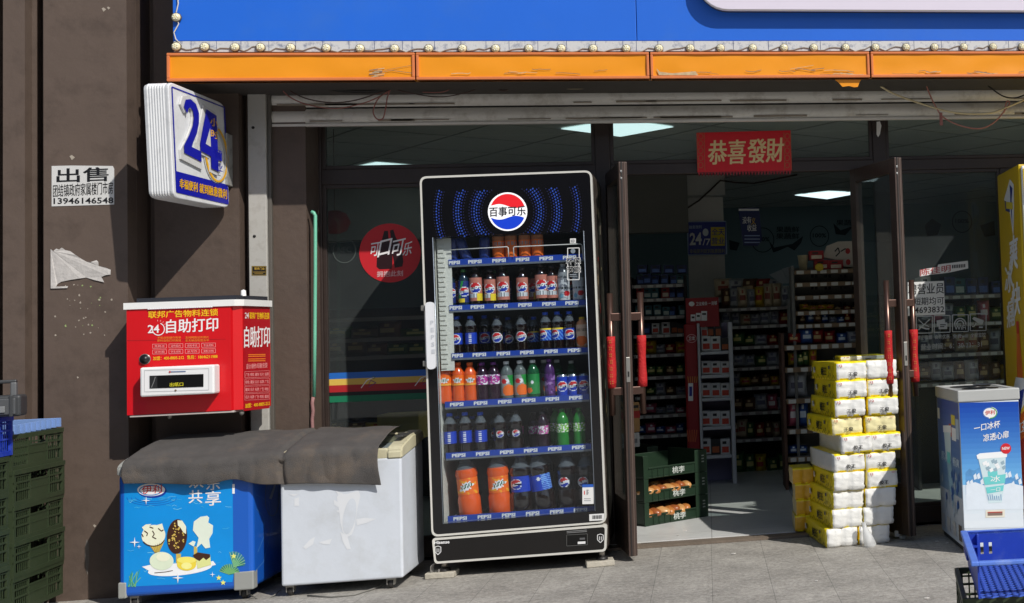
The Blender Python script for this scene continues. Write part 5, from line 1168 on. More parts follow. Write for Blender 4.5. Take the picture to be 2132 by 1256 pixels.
def px_of(x, y_px, Yp=YC):      # the px where the freezer's edge stands at that height
    q = V((x, Yp, 0)); a = W(2060, y_px, Yp); q.z = a.z; d = q-CAM; return CX+F*d.dot(ri)/d.dot(fw)
grad(839, 1010, lambda y: px_of(cx0+.002, y), lambda y: px_of(cx1-.002, y), (16, 70, 170), (120, 190, 236), 16)
grad(1010, 1100, lambda y: px_of(cx0+.002, y), lambda y: px_of(cx1-.002, y), (206, 222, 234), (226, 232, 238), 6)
mtn = M((90, 150, 205), .4, var=.25, scale=30); snow = M((220, 230, 240), .4, var=.06, scale=20)
ar.poly([(2010, 984), (2018, 976), (2028, 980), (2038, 974), (2050, 985), (2060, 1000), (2070, 1010), (2011, 1030)], mtn, 1); ar.poly([(2085, 1000), (2098, 990), (2108, 996), (2118, 990), (2128, 998), (2129, 1020), (2080, 1020)], mtn, 1)
for k in range(16): x = 2012+k*7.2; y = 985+rnd.uniform(0, 22); ar.poly([(x, y), (x+5, y-5), (x+8, y+6), (x+2, y+9)], snow, 2)
ar.poly([(2011, 1010), (2030, 1004), (2052, 1012), (2080, 1012), (2104, 1006), (2130, 1012), (2131, 1060), (2012, 1062)], snow, 2)
gr_ = M((70, 160, 80), .4, var=0)
ar.ell(2061, 859.5, 15.5, 12, wk, 2, 26, rot=-5); ar.ring(2061, 859.5, 15.5, 12, 2, M((60, 110, 190)), 3, 100, 280); ar.ring(2061, 860, 15, 12, 2, gr_, 3, -80, 90); ar.text('伊利', (2051, 864.5), (2071, 862.5), 9, M((206, 60, 40), .4, var=0), 4, .012)
ar.text('一口冰杯', (2028, 900), (2082, 890), 15, wk, 3, .012); ar.text('凉透心扉', (2047, 920), (2100, 911), 15, wk, 3, .012)
ar.ell(2094, 934, 11, 11, M((206, 36, 46), .4, var=0), 6, 22); ar.text('NEW', (2086, 937), (2102, 936), 6, wk, 8, .02)
cupm = M((206, 226, 232), .35, var=.08); tq = M((110, 206, 206), .4, var=.05)
ar.poly([(2036, 952), (2094, 945), (2092, 1000), (2086, 1046), (2058, 1048), (2048, 1005)], cupm, 3); ar.poly([(2033, 948), (2040, 944), (2090, 940), (2097, 942), (2096, 952), (2035, 956)], wht, 4)
ar.poly([(2047, 994), (2094, 987), (2092, 1006), (2050, 1010)], tq, 5); ar.poly([(2052, 1015), (2090, 1010), (2088, 1022), (2055, 1028)], tq, 5); ar.poly([(2056, 982), (2076, 979), (2077, 990), (2057, 992)], tq, 5)
for k in range(14): x = 2044+rnd.uniform(0, 42); y = 958+rnd.uniform(0, 22); ar.poly([(x, y), (x+7, y-4), (x+9, y+3), (x+3, y+6)], wht if k % 2 else M((150, 176, 190), .4), 5)
ar.text('冰', (2062, 1004), (2082, 1003), 13, wk, 7, .01); ar.text('一口', (2062, 1024), (2082, 1022), 7, wk, 7, .01)
for k in range(7): ar.line([(2056+k*4.6, 1030+rnd.uniform(-1, 3)), (2059+k*4.2, 1042)], 1.2, M((90, 140, 190)), 6)
ar.quad(2052, 1062, 2092, 1078, M((226, 222, 208), .4), 3, -.03); ar.quad(2056, 1067, 2087, 1074, M((130, 110, 100), .4), 4, -.03); ar.quad(2056, 1066, 2087, 1068, M((180, 60, 50), .4), 5, -.03)
ar.build('front_wrap', CF)
PCL = Plane((cx0, 0, 0), (-1, 0, 0)); ar = Art(PCL, base=.0006, step=.0006); ar.pl = PCL
def pxl(y_, z_): d = V((cx0, y_, z_))-CAM; return (CX+F*d.dot(ri)/d.dot(fw), CY-F*d.dot(up)/d.dot(fw))
def side(t, s_): return pxl(YC+cdep*(1-t), .03+(hz_t-.03)*(1-s_))      # t: 0 back..1 front, s: 0 top..1 bottom
for i in range(12):
    a, b = i/12*.66, (i+1)/12*.66; c_ = tuple(int(x_+(y_-x_)*i/12) for x_, y_ in zip((20, 70, 160), (130, 160, 186))); ar.poly([side(.02, a+.005), side(.98, a+.005), side(.98, b+.005), side(.02, b+.005)], M(c_, .4, var=0), 0)
def sp(pts, m_, L=2): ar.poly([side(*p) for p in pts], m_, L)
sp([(.04, .08), (.14, .08), (.14, .16), (.04, .16)], wht); sp([(.66, .10), (.82, .10), (.82, .17), (.66, .17)], M((220, 200, 60))); sp([(.66, .19), (.84, .19), (.84, .28), (.66, .28)], wht); sp([(.84, .12), (.97, .12), (.97, .26), (.84, .26)], M((170, 190, 210))); sp([(.55, .17), (.66, .17), (.66, .26), (.55, .26)], drk)
sp([(.30, .22), (.62, .20), (.58, .44), (.36, .44)], cupm); sp([(.28, .20), (.64, .18), (.64, .23), (.28, .25)], wht, 3); sp([(.38, .44), (.58, .44), (.66, .66), (.58, .78), (.48, .70)], M((150, 186, 206), .4, var=.3, scale=20), 2); sp([(.42, .38), (.56, .38), (.56, .46), (.42, .46)], tq, 4)
for i, ch in enumerate('厚冰乳畅爽'[:2]): ar.text(ch, side(.14+i*.14, .46), side(.26+i*.14, .46), 18, M((190, 210, 226)), 3, .01)
for i, ch in enumerate('畅爽'): ar.text(ch, side(.66+i*.14, .46), side(.78+i*.14, .46), 18, M((190, 210, 226)), 3, .01)
for k in range(26): t, s_ = rnd.uniform(.1, .85), rnd.uniform(.50, .80); sp([(t, s_), (t+.06, s_-.03), (t+.08, s_+.02), (t+.02, s_+.04)], M((176, 190, 204), .4, var=.2) if k % 2 else M((40, 90, 160), .4), 3)
for k, t in enumerate((.06, .30, .54)): sp([(t, .86), (t+.13, .86), (t+.13, .965), (t, .965)], M((198, 198, 196), .4), 4)
sp([(.80, .86), (.92, .86), (.92, .97), (.80, .97)], M((96, 84, 70), .6), 4)
ar.build('side_wrap', CF)
# ================================================================ YELLOW FRIDGE AT THE RIGHT EDGE
yx = W(2122, 400, -.98).x; yzt = W(2122, 342, -.98).z; Yy = -.98; ydep = .56
YR = thing('yellow_fridge', 'yellow drinks fridge with iced tea advertising cut by the right edge', 'fridge', (yx+.35, Yy+ydep/2, 0))
ym = M((214, 180, 24), .4, var=.05, coat=.15)
mb = MB(); mb.box(yx, yx+.72, Yy, Yy+ydep, .08, yzt, ym, .008); mb.box(yx+.03, yx+.69, Yy+.03, Yy+ydep-.03, .0, .08, M((40, 40, 40))); mb.build('cabinet', YR)
mb = MB(); mb.box(yx+.012, yx+.71, Yy-.03, Yy-.002, .2, yzt-.012, M((232, 232, 226), .35), .01); dy = mb.build('door', YR)
mb = MB(); mb.box(yx+.035, yx+.685, Yy-.034, Yy-.0305, .24, yzt-.26, M((30, 34, 36), .12, coat=.5)); mb.build('pane', dy); mb = MB(); mb.box(yx+.02, yx+.70, Yy-.034, Yy-.0305, yzt-.24, yzt-.03, ym, .002); mb.build('header', dy)
PYR = Plane((yx, 0, 0), (-1, 0, 0)); ar = Art(PYR, base=.0008, step=.0006)
def ys(t, s_): d = V((yx, Yy+ydep*(1-t), .08+(yzt-.08)*(1-s_)))-CAM; return (CX+F*d.dot(ri)/d.dot(fw), CY-F*d.dot(up)/d.dot(fw))
def yp(pts, m_, L=2): ar.poly([ys(*p) for p in pts], m_, L)
yp([(.62, .03), (.78, .05), (.74, .13), (.66, .20), (.56, .13), (.30, .08)], wht, 1); yp([(.60, .045), (.72, .06), (.66, .09), (.64, .17), (.60, .11)], M((30, 50, 130)), 2); yp([(.34, .085), (.56, .10), (.56, .125), (.36, .115)], M((30, 50, 130)), 2)
yp([(.40, .09), (.70, .10), (.70, .12), (.40, .11)], M((220, 200, 60)), 3)
for i, (ch, t, s_, hh) in enumerate((('冰', .16, .36, 62), ('爽', .42, .30, 74), ('痛', .18, .46, 60), ('快', .44, .43, 70))): ar.text(ch, ys(t, s_), ys(t+.38, s_-.01), hh, wht, 3, .01)
org_ = M((220, 110, 40), .3, var=.2, scale=10)
yp([(.62, .47), (.74, .47), (.80, .56), (.84, .70), (.80, .80), (.60, .80), (.54, .70), (.56, .56)], org_, 2); yp([(.62, .44), (.74, .44), (.74, .475), (.62, .475)], M((200, 60, 40)), 3); yp([(.56, .63), (.83, .61), (.83, .69), (.56, .71)], M((240, 200, 60)), 3)
yp([(.20, .68), (.50, .60), (.86, .60), (.95, .66), (.60, .70), (.40, .78)], wht, 4); yp([(.24, .70), (.60, .64), (.86, .63), (.60, .72), (.36, .80)], M((40, 60, 150)), 5); yp([(.20, .80), (.92, .76), (.95, .92), (.18, .95)], M((170, 50, 40), .4, var=.3), 2)
ar.text('冰红茶', ys(.22, .78), ys(.9, .745), 24, wht, 7, .012); ar.build('side_wrap', YR)
# ================================================================ CRATES
def crate(name, lab, cat, w_, d_, h_, mat, deep=True):
    """fruit crate with latticed sides, local origin at bottom centre"""
    t = thing(name, lab, cat); mb = MB()
    def wall(L_, T, solid_mid=True):
        a = L_/2; tk = .006
        def bx(x0, x1, z0, z1, o=0.0, th=tk): mb.box(x0, x1, -o, th-o+.0, z0, z1, mat, 0, T)
        bx(-a, a, 0, .022, .004, .012); bx(-a, a, h_-.022, h_, .008, .016); bx(-a, a, h_*.40, h_*.40+.008, .003, .009); bx(-a, a, h_*.62, h_*.62+.008, .003, .009)
        bx(-a, -a+.022, .022, h_-.022, .004, .012); bx(a-.022, a, .022, h_-.022, .004, .012); cw_ = .055 if L_ < .5 else .10
        bx(-cw_, cw_, .022, h_*.62, 0.001)                                     # solid centre panel, hand hole above
        bx(-cw_-.006, -cw_, .022, h_-.022, .004, .01); bx(cw_, cw_+.006, .022, h_-.022, .004, .01)
        n = int((a-.03-cw_)/.021)
        for s_ in (-1, 1):
            for k in range(n): x = s_*(cw_+.016+k*.021); bx(x-.003, x+.003, .022, h_-.022, 0, .003)
            bx(s_*(cw_+.01) if s_ > 0 else -a+.02, a-.02 if s_ > 0 else -cw_-.01, h_*.8, h_*.8+.006, .002, .008)
    Tf = lambda a_, ox, oy: Matrix.Translation((ox, oy, 0)) @ Matrix.Rotation(a_, 4, 'Z')
    for a_, L_, ox, oy in ((0, w_, 0, -d_/2), (math.pi, w_, 0, d_/2), (math.pi/2, d_, w_/2, 0), (-math.pi/2, d_, -w_/2, 0)): wall(L_, Tf(a_, ox, oy))
    for k in range(9): y = -d_/2+.03+k*(d_-.06)/8; mb.box(-w_/2+.01, w_/2-.01, y-.008, y+.008, .004, .010, mat)
    for k in range(7): x = -w_/2+.03+k*(w_-.06)/6; mb.box(x-.008, x+.008, -d_/2+.01, d_/2-.01, .0, .0035, mat)
    mb.build('lattice', t); return freeze(t)
cg = M((48, 60, 38), .5, var=.12, dirt=(76, 78, 60), dscale=14, damt=.3)
cb = M((26, 56, 170), .45, var=.08, dirt=(120, 140, 190), dscale=10, damt=.4); lb = M((120, 150, 200), .5, var=.1)
CR = crate('fruit_crate', 'x', 'crate', .40, .55, .172, cg)
ang = .05
cx_far = W(138, 1000, -.84).x; cen = V((cx_far-.205, -.84-.28, 0)); tops = W(136, 890, -.84).z; CS = .170
lvn = ['topmost', 'second from the top', 'third from the top', 'fourth from the top', 'fifth from the top', 'sixth from the top', 'lowest']
c2_ = V((W(20, 1000, -1.45).x-.205, -1.62-.10, 0)); top2 = W(8, 938, -1.5).z
for k in range(int((tops-.172)/CS)+1):
    z = tops-.172-CS*k
    if z < -.01: break
    place_first(USED, CR, (cen.x+random.uniform(-.006, .006), cen.y, z), rot=(0, 0, ang+random.uniform(-.02, .02)), label='dark green latticed crate, %s in the right stack at the left edge' % lvn[min(k, 6)], group='stacked dark green crates at the left edge')
for k in range(int((top2-.172)/CS)+1):
    z = top2-.205-CS*k
    if z < -.01: break
    clone(CR, (c2_.x, c2_.y, z), (0, 0, .02+random.uniform(-.02, .02)), label='dark green crate, %s in the stack cut by the left edge' % lvn[min(k, 6)], group='stacked dark green crates at the left edge')
BC = crate('fruit_crate', 'x', 'crate', .40, .55, .185, cb)
place_first(USED, BC, (c2_.x+.0, c2_.y+.05, top2-.03), rot=(.0, .0, .06), label='bright blue plastic crate on the leftmost green crate stack under a dark case', group='')
mb = MB(); T = Matrix.Translation((cen.x+.0, cen.y+.08, tops+.002)) @ Matrix.Rotation(ang-.12, 4, 'Z') @ Matrix.Rotation(.03, 4, 'X')
for b in ((-.17, .17, -.20, -.19, 0, .045), (-.17, .17, .17, .18, 0, .045), (-.17, -.16, -.19, .17, 0, .045), (.16, .17, -.19, .17, 0, .045)): mb.box(*b, lb, .002, T)
for k in range(9): mb.box(.17, .186, -.19+k*.045, -.182+k*.045, 0, .045, lb, 0, T)
solo(mb, 'pale_tray', 'pale blue ribbed plastic tray rim on top of the green crates', 'tray')
tcz = top2+.158
gw_ = M((54, 56, 58), .5, var=.1); TB = thing('tool_case', 'dark grey hard case with raised carrying handle on the crates at left', 'case', (c2_.x, c2_.y, tcz))
o_ = W(14, 868, -1.5); T = Matrix.Translation((o_.x, -1.5, tcz)) @ Matrix.Rotation(.25, 4, 'Z')
mb = MB(); mb.box(-.16, .065, -.05, .09, 0, .10, gw_, .012, T); mb.box(-.16, .045, -.058, -.046, .01, .085, M((74, 76, 78), .5), .004, T); mb.box(-.03, .005, -.066, -.058, .02, .05, M((120, 122, 122), .4), .003, T); mb.box(.02, .035, -.062, -.05, .0, .1, gw_, .003, T); mb.build('case', TB)
mb = MB(); mb.box(-.16, .04, -.01, .02, .155, .172, gw_, .006, T); mb.box(.015, .04, -.012, .022, .09, .16, M((96, 98, 100), .5), .006, T); mb.build('handle', TB)
# blue shopping basket / tray at lower right, on a green crate
zr = .47
ba, bb2 = G(2012, 1106, zr), G(2074, 1275, zr)     # left rim, far to near
ld = (bb2-ba).normalized(); rd = V((-ld.y, ld.x, 0)); rd = rd if rd.x > 0 else -rd
BK = thing('blue_crate', 'blue plastic crate with diamond mesh floor at the bottom right corner', 'crate', ba+ld*.3+rd*.22)
BW, BLn, BH = .46, .62, .125
rim_m = M((92, 130, 220), .45, var=.12, scale=20, dirt=(160, 180, 220), dscale=18, damt=.5); bin_ = M((34, 66, 176), .45, var=.1, dirt=(110, 130, 190), dscale=9, damt=.35)
T = Matrix((rd, ld, V((0, 0, 1)))).transposed().to_4x4(); T.translation = ba        # x: right, y: towards viewer, z up, origin at far left rim
mb = MB()
mb.box(0, .006, .0, BLn, -BH, -.002, bin_, 0, T); mb.box(BW-.006, BW, 0, BLn, -BH, -.002, bin_, 0, T)
for z0_, z1_ in ((-BH, -.088), (-.045, -.002)): mb.box(0.006, BW-.006, 0, .006, z0_, z1_, bin_, 0, T)
for x0_, x1_ in ((.006, .05), (.062, .082), (.094, BW-.09), (BW-.08, BW-.06), (BW-.05, BW-.006)): mb.box(x0_, x1_, 0, .006, -.088, -.045, bin_, 0, T)
for x_ in (.04, BW-.04): mb.box(x_-.004, x_+.004, .006, .03, -BH, -.01, bin_, .002, T)
mb.box(.006, .04, .006, .05, -.055, -.05, bin_, 0, T)
mb.build('walls', BK)
mb = MB(); mb.box(-.022, .004, -.02, BLn+.02, -.016, .0, rim_m, .004, T); mb.box(BW-.004, BW+.022, -.02, BLn+.02, -.016, 0, rim_m, .004, T); mb.box(.002, BW-.002, -.02, .006, -.016, -.001, rim_m, .004, T); mb.box(.002, BW-.002, BLn-.006, BLn+.02, -.016, -.001, rim_m, .004, T)
for k in range(2): mb.box(-.016, -.002, .10+k*.05, .13+k*.05, -.06, -.016, bin_, .002, T)
mb.box(-.014, 0, .02, .2, -.075, -.016, bin_, .003, T)
mb.build('rim', BK)
mb = MB(); st = .036
import itertools
for s_ in (1, -1):
    k = -40
    while k < 60:
        c0_ = k*st; pts2 = []
        # clip line y = s*x*1.0 + c0 to the floor rectangle
        for x_ in (0.006, BW-.006):
            pts2.append((x_, s_*x_*.8+c0_))
        (xa, ya_), (xb_, yb2) = pts2; lo, hi = .006, BLn-.006
        def clip(xa, ya_, xb_, yb2):
            t0, t1 = 0, 1; dy_ = yb2-ya_
            for bnd, sg_ in ((lo, 1), (hi, -1)):
                if dy_ == 0: continue
                t = (bnd-ya_)/dy_
                if sg_*dy_ > 0: t0 = max(t0, t)
                else: t1 = min(t1, t)
            return (t0, t1) if t0 < t1 else None
        r_ = clip(xa, ya_, xb_, yb2)
        if r_:
            P0 = V((xa+(xb_-xa)*r_[0], ya_+(yb2-ya_)*r_[0], -BH+.004)); P1 = V((xa+(xb_-xa)*r_[1], ya_+(yb2-ya_)*r_[1], -BH+.004)); d_ = (P1-P0); n_ = V((-d_.y, d_.x, 0)).normalized()*.0062
            o8 = [T @ p for p in (P0+n_, P1+n_, P1-n_, P0-n_)]; mb.prism(o8, (0, 0, -.005 if s_ > 0 else -.0047), M((62, 94, 190), .45, var=.08))
        k += 1
mb.build('mesh_floor', BK)
GC = clone(CR, (ba.x+ld.x*.30+rd.x*.16, ba.y+ld.y*.30, zr-BH-.182), (0, 0, math.atan2(ld.y, ld.x)+math.pi/2), (1.0, 1.0, 1.0), label='dark green crate right under the blue crate at the bottom right', group='green crates under the blue crate'); 
GC2 = clone(CR, (ba.x+ld.x*.30+rd.x*.16, ba.y+ld.y*.30, .001), (0, 0, math.atan2(ld.y, ld.x)+math.pi/2), (1.0, 1.0, .93), label='lowest dark green crate at the bottom right corner', group='green crates under the blue crate')
# ================================================================ THINGS ON THE GLASS AND ABOVE THE DOOR
PD = PY(FY+.0255); dec = lambda: Art(PD, base=.0006, step=.0005)
cr_ = M((196, 30, 40), .45, var=.03)
ar = dec(); ar.ell(812, 527, 64, 61.5, cr_, 0, 48); dkb = M((40, 10, 14), .4); 
ar.poly([(800, 481), (808, 481), (809, 496), (818, 522), (817, 552), (815, 560), (790, 561), (784, 556), (785, 530), (795, 500)], dkb, 1)
ar.poly([(812, 480), (819, 478), (824, 494), (836, 515), (840, 545), (838, 555), (822, 558), (820, 545), (815, 512)], dkb, 2)
ar.text('可', (769, 535), (787, 532), 28, wk, 3, .01, lean=.15); ar.text('口', (786, 536), (810, 530), 34, wk, 3, .016, lean=.2); ar.text('可', (812, 536), (838, 530), 34, wk, 3, .01, lean=.2); ar.text('乐', (838, 534), (856, 530), 28, wk, 3, .01, lean=.15)
ar.text('拥抱此刻', (785, 577), (839, 575), 12, M((226, 190, 190)), 3, .01)
solo(ar, 'cola_sticker', 'round red cola sticker on the left window beside the fridge', 'sticker')
ar = dec(); sl_ = -.038
for y0_, y1_, c in ((777.5, 790.5, (34, 104, 190)), (790.5, 803.5, (222, 186, 84)), (803.5, 818, (176, 34, 40)), (818, 826, (26, 26, 28)), (826, 839, (24, 120, 84))): ar.quad(674, y0_, 890, y1_, M(c, .45, var=.03), 0, sl_)
for dx in (0, 112):
    ar.line([(752+dx, 808-dx*.04), (764+dx, 792-dx*.04), (778+dx, 786-dx*.04)], 1.8, wk, 2); ar.line([(768+dx, 800-dx*.04), (772+dx, 792-dx*.04), (783+dx, 797-dx*.04), (768+dx, 806-dx*.04)], 1.4, M((110, 60, 120)), 3); ar.ring(778+dx, 786-dx*.04, 3, 3, .9, M((50, 110, 80)), 3, n=12)
solo(ar, 'striped_decal', 'blue yellow red black and green striped band on the left window glass', 'decal')
ar = dec(); ar.ring(717, 522, 24, 26, 1.3, M((86, 96, 92), .5), 0); ar.text('NFC', (703, 527), (731, 525), 12, M((70, 80, 78), .5), 1, .01); solo(ar, 'round_decal', 'faint round outlined decal on the left window beside the red sticker', 'decal')
# red lantern inside
mb = MB(); p = W(697, 463, .5); mb.lathe([(0, .075), (.03, .074), (.07, .055), (.095, .0), (.07, -.055), (.03, -.074), (0, -.075)], M((150, 24, 26), .6, var=.1), p, 20); mb.tube([p+V((0, 0, .07)), p+V((0, 0, .6))], .002, M((60, 20, 20)), 5)
solo(mb, 'red_lantern', 'round red lantern hanging inside behind the left window', 'lantern')
# banner
YN = FY-.02; BN = thing('fortune_banner', 'red banner with gold characters hung on the transom above the doorway', 'banner', W(1549, 357, YN)); PN = PY(YN)
rb = M((206, 14, 30), .55, var=.06, scale=20); gd = M((224, 196, 140), .5, var=.12, scale=40); gd2 = M((170, 100, 60), .6, var=.2, scale=60)
cor = [(1450, 276.5), (1646, 271.5), (1649, 355), (1452, 358.5)]
mb = MB(); mb.prism([PN.at(*c) for c in cor], (0, .004, 0), rb); mb.build('cloth', BN)
ar = Art(PN, base=.001)
for t, x, y, w2, h2 in (('恭', 1474, 343, 38, 50), ('喜', 1515, 342, 36, 50), ('發', 1556, 340, 38, 50), ('財', 1595, 338, 36, 50)): ar.text(t, (x, y), (x+w2, y-1), h2, gd, 1, .010, lean=.04, heavy=.9)
ar.build('gold_lettering', BN)
ar = Art(PN, base=.001)
for x0_ in (1452, 1632):
    for k in range(5): ar.ring(x0_+7, 284+k*15, 5.5, 6.5, 1.2, gd2, 1, n=10)
    ar.line([(x0_, 276), (x0_+1.5, 356)], 1, gd2, 1); ar.line([(x0_+14, 276), (x0_+15.5, 356)], 1, gd2, 1)
ar.build('border_ornament', BN)
mb = MB()
for k in range(30):
    x = 1453+k*6.5; y = 358.4-(x-1452)*.018; mb.prism([PN.at(x, y+.4), PN.at(x+6, y+.3), PN.at(x+3, y+10)], (0, .001, 0), M((150, 30, 40), .6))
mb.build('fringe', BN)
# stickers right window
ar = dec(); pg = M((228, 228, 226), .6, var=.04); ar.poly([(1915, 562), (1952, 556), (1953, 551), (2015, 543), (2016, 559), (1980, 567), (1960, 570), (1940, 572), (1915, 576)], pg, 0); ar.text('陈佳明', (1916, 575), (1979, 565), 14, drk, 2, .012); 
for k in range(8): ar.quad(1982+k*3.6, 552-k*.3, 1984.4+k*3.6, 559-k*.3, ink, 2)
solo(ar, 'name_slip', 'torn white slip with red characters on the right window', 'notice')
ar = dec(); ar.poly([(1890, 588), (1965, 585), (1968, 655), (1890, 658)], pg, 0); ar.text('聘营业员', (1891, 614), (1965, 611), 22, ink, 2, .012); ar.text('短期均可', (1902, 636), (1965, 634), 16, ink, 2, .008); ar.text('14693832', (1899, 653), (1966, 650.5), 13, ink, 2, .012)
solo(ar, 'recruitment_notice', 'white recruitment notice with black characters on the right window', 'notice')
icn = M((186, 190, 190), .5, var=.03)
def icon(x0_, y0_, kind, lab, cap):
    a = dec(); a.frame(x0_, y0_, x0_+33, y0_+35, 1.8, icn, 0, -.02); cx_, cy_ = x0_+16, y0_+18
    if kind == 0: a.line([(cx_-12, cy_+10), (cx_+12, cy_-12)], 2, icn, 1); a.line([(cx_-10, cy_+3), (cx_+4, cy_+8), (cx_+11, cy_+8)], 2.6, icn, 1); a.line([(cx_-12, cy_-12), (cx_-2, cy_-2), (cx_+10, cy_+3)], 1.6, icn, 2)
    if kind == 1: a.poly([(cx_-11, cy_-8), (cx_+6, cy_-11), (cx_+7, cy_-5), (cx_-10, cy_+5)], icn, 1); a.quad(cx_-7, cy_-4, cx_+11, cy_+10, icn, 2); a.quad(cx_-4, cy_, cx_+8, cy_+2, ink, 3); a.quad(cx_-4, cy_+4, cx_+5, cy_+6, ink, 3)
    if kind == 2:
        for r_ in (13, 8.5): a.ring(cx_, cy_+2, r_, r_+1, 2.4, icn, 1, 180, 360)
        a.text('WiFi', (cx_-12, cy_+13), (cx_+12, cy_+12.5), 9, icn, 2, .012)
    if kind == 3: a.poly([(cx_-12, cy_-8), (cx_-8, cy_-12), (cx_+12, cy_-5), (cx_+10, cy_+3), (cx_+2, cy_+2)], icn, 1); a.line([(cx_-4, cy_+1), (cx_-8, cy_+8), (cx_-12, cy_+8)], 2, icn, 1); a.quad(cx_+2, cy_+8, cx_+10, cy_+11, icn, 1)
    a.text(cap, (x0_+1, y0_+49), (x0_+32, y0_+47.5), 9, icn, 1, .006); solo(a, 'window_symbol', lab, 'decal', 'square white symbols on the right window')
icon(1908, 659, 0, 'white no smoking symbol in a square frame, leftmost on the right window', '禁止吸烟'); icon(1945, 657.5, 1, 'white framed symbol of two cards on the right window', '会员优惠')
icon(1983, 656, 2, 'white framed WiFi symbol on the right window', '免费wifi'); icon(2020, 654, 3, 'white framed camera symbol, rightmost on the right window', '全程监控')
ar = dec(); ar.text('营业时间：6：30-23：31', (1917, 730), (2044, 723), 13, icn, 1, .006); solo(ar, 'opening_hours', 'white opening hours lettering low on the right window', 'decal')
mb = MB(); ps = [W(x, y, FY-.002) for x, y in ((1825, 254), (1832, 253), (1835, 262), (1832, 280), (1828, 286), (1825, 280))]; mb.prism(ps, (0, -.003, 0), pg); solo(mb, 'paper_scrap', 'small white paper scrap on the dark frame above the right door', 'paper scrap')
mb = MB(); mb.prism([G(x, y, .004) for x, y in ((1338, 1128), (1400, 1122), (1398, 1131), (1334, 1138))], (0, 0, .012), M((40, 34, 32), .8, var=.3)); solo(mb, 'floor_strip', 'short dark metal strip lying at the threshold by the left door', 'strip')
rnd = random.Random(21)
for i, (x, y) in enumerate(((1427, 1105), (1412, 1115), (1527, 1153), (1700, 1210), (1929, 1246), (1950, 1128), (1973, 1131))):
    mb = MB(); q = G(x, y, .003 if i > 1 else .024); mb.prism([q+V((rnd.uniform(.006, .016)*math.cos(a), rnd.uniform(.005, .012)*math.sin(a), 0)) for a in (0, 1.2, 2.4, 3.6, 5)], (0, 0, .003), M((210, 206, 200), .7)); solo(mb, 'litter_scrap', 'tiny pale scrap of litter on the floor tiles near the doorway', 'litter', 'tiny litter scraps')
# ================================================================ INSIDE THE SHOP
em = M((200, 222, 226), .5, var=0, emit=1.7)
for i, (P, lab) in enumerate((([(1168, 269), (1290, 250), (1402, 265), (1292, 285)], 'white ceiling light panel seen through the glass above the door'), ([(1655, 407), (1725, 399), (1792, 402), (1722, 415)], 'bright ceiling light panel deep in the shop above the right shelf'),
        ([(718, 353), (783, 339), (892, 348), (826, 362)], 'ceiling light panel seen in the left transom window'), ([(700, 386), (760, 377), (885, 377), (870, 384), (712, 406), (700, 402)], 'long ceiling light panel seen at the top of the left window'))):
    mb = MB(); zc = 2.751; mb.prism([G(x, y, zc) for x, y in P], (0, 0, .003), em); solo(mb, 'ceiling_light', lab, 'ceiling light')
mb = MB(); pts = [W(x, y, 3.95) for x, y in ((1400, 442), (1430, 434), (1455, 418), (1480, 395), (1500, 376), (1530, 380), (1570, 382), (1620, 372), (1660, 364))]; mb.tube(pts, .008, M((60, 44, 36), .6), 6); solo(mb, 'wall_cable', 'brown cable running along the beam inside the shop', 'cable')
# 24/7 sign on the column
x0, x1, z0, z1 = rect(1431, 461, 1513, 531, 4.16); ar = Art(PY(4.16), base=.001); mb = MB(); T7 = thing('hours_sign', 'blue 24/7 sign with yellow square on the inner white column', 'sign', (x0, 4.16, z0)); nb = M((30, 44, 150), .4, var=.03)
mb.box(x0, x1, 4.16, 4.175, z0, z1, M((170, 190, 220)), .004); mb.build('board', T7)
ar.quad(1433, 463, 1511, 530, nb, 0, -.01); ar.text('24', (1436, 511), (1461, 510), 26, wk, 2, .03); ar.text('/7', (1463, 511), (1479, 511), 14, wk, 2, .01); ar.ell(1469, 484, 6, 8, M((230, 236, 244)), 2, 18); ar.quad(1480, 473, 1509, 512, M((222, 200, 60)), 1); ar.text('全天', (1482, 490), (1508, 490), 14, nb, 3, .012); ar.text('营业', (1482, 509), (1508, 508), 14, nb, 3, .012)
ar.text('融惠微利', (1435, 477), (1461, 476), 7, M((170, 190, 220)), 2, .006); ar.text('幸福便利就到融惠微利', (1436, 528), (1509, 527), 9, M((150, 150, 90)), 2, .006); ar.build('sign_lettering', T7)
# hanging promotional bag
mb = MB(); P = [W(x, y, 3.0) for x, y in ((1537, 434), (1580, 432), (1587, 500), (1578, 512), (1548, 511))]; c = M((28, 40, 96), .5, var=.15); mb.prism(P, (0, .05, 0), c); HB = thing('hanging_bag', 'dark blue promotional bag with white characters hanging from the ceiling', 'bag', W(1560, 512, 3.0)); mb.build('bag', HB)
ar = Art(PY(3.0), base=.001); ar.text('没有', (1546, 466), (1564, 465), 14, wk, 1, .01); ar.text('收益', (1556, 482), (1575, 481), 14, wk, 1, .01); ar.text('义', (1564, 468), (1573, 467), 14, M((220, 180, 60)), 1, .01); ar.quad(1538, 435, 1580, 439, wk, 1); 
for k in range(3): ar.quad(1550, 490+k*7, 1582, 492+k*7, M((150, 170, 210)), 1)
ar.build('print', HB)
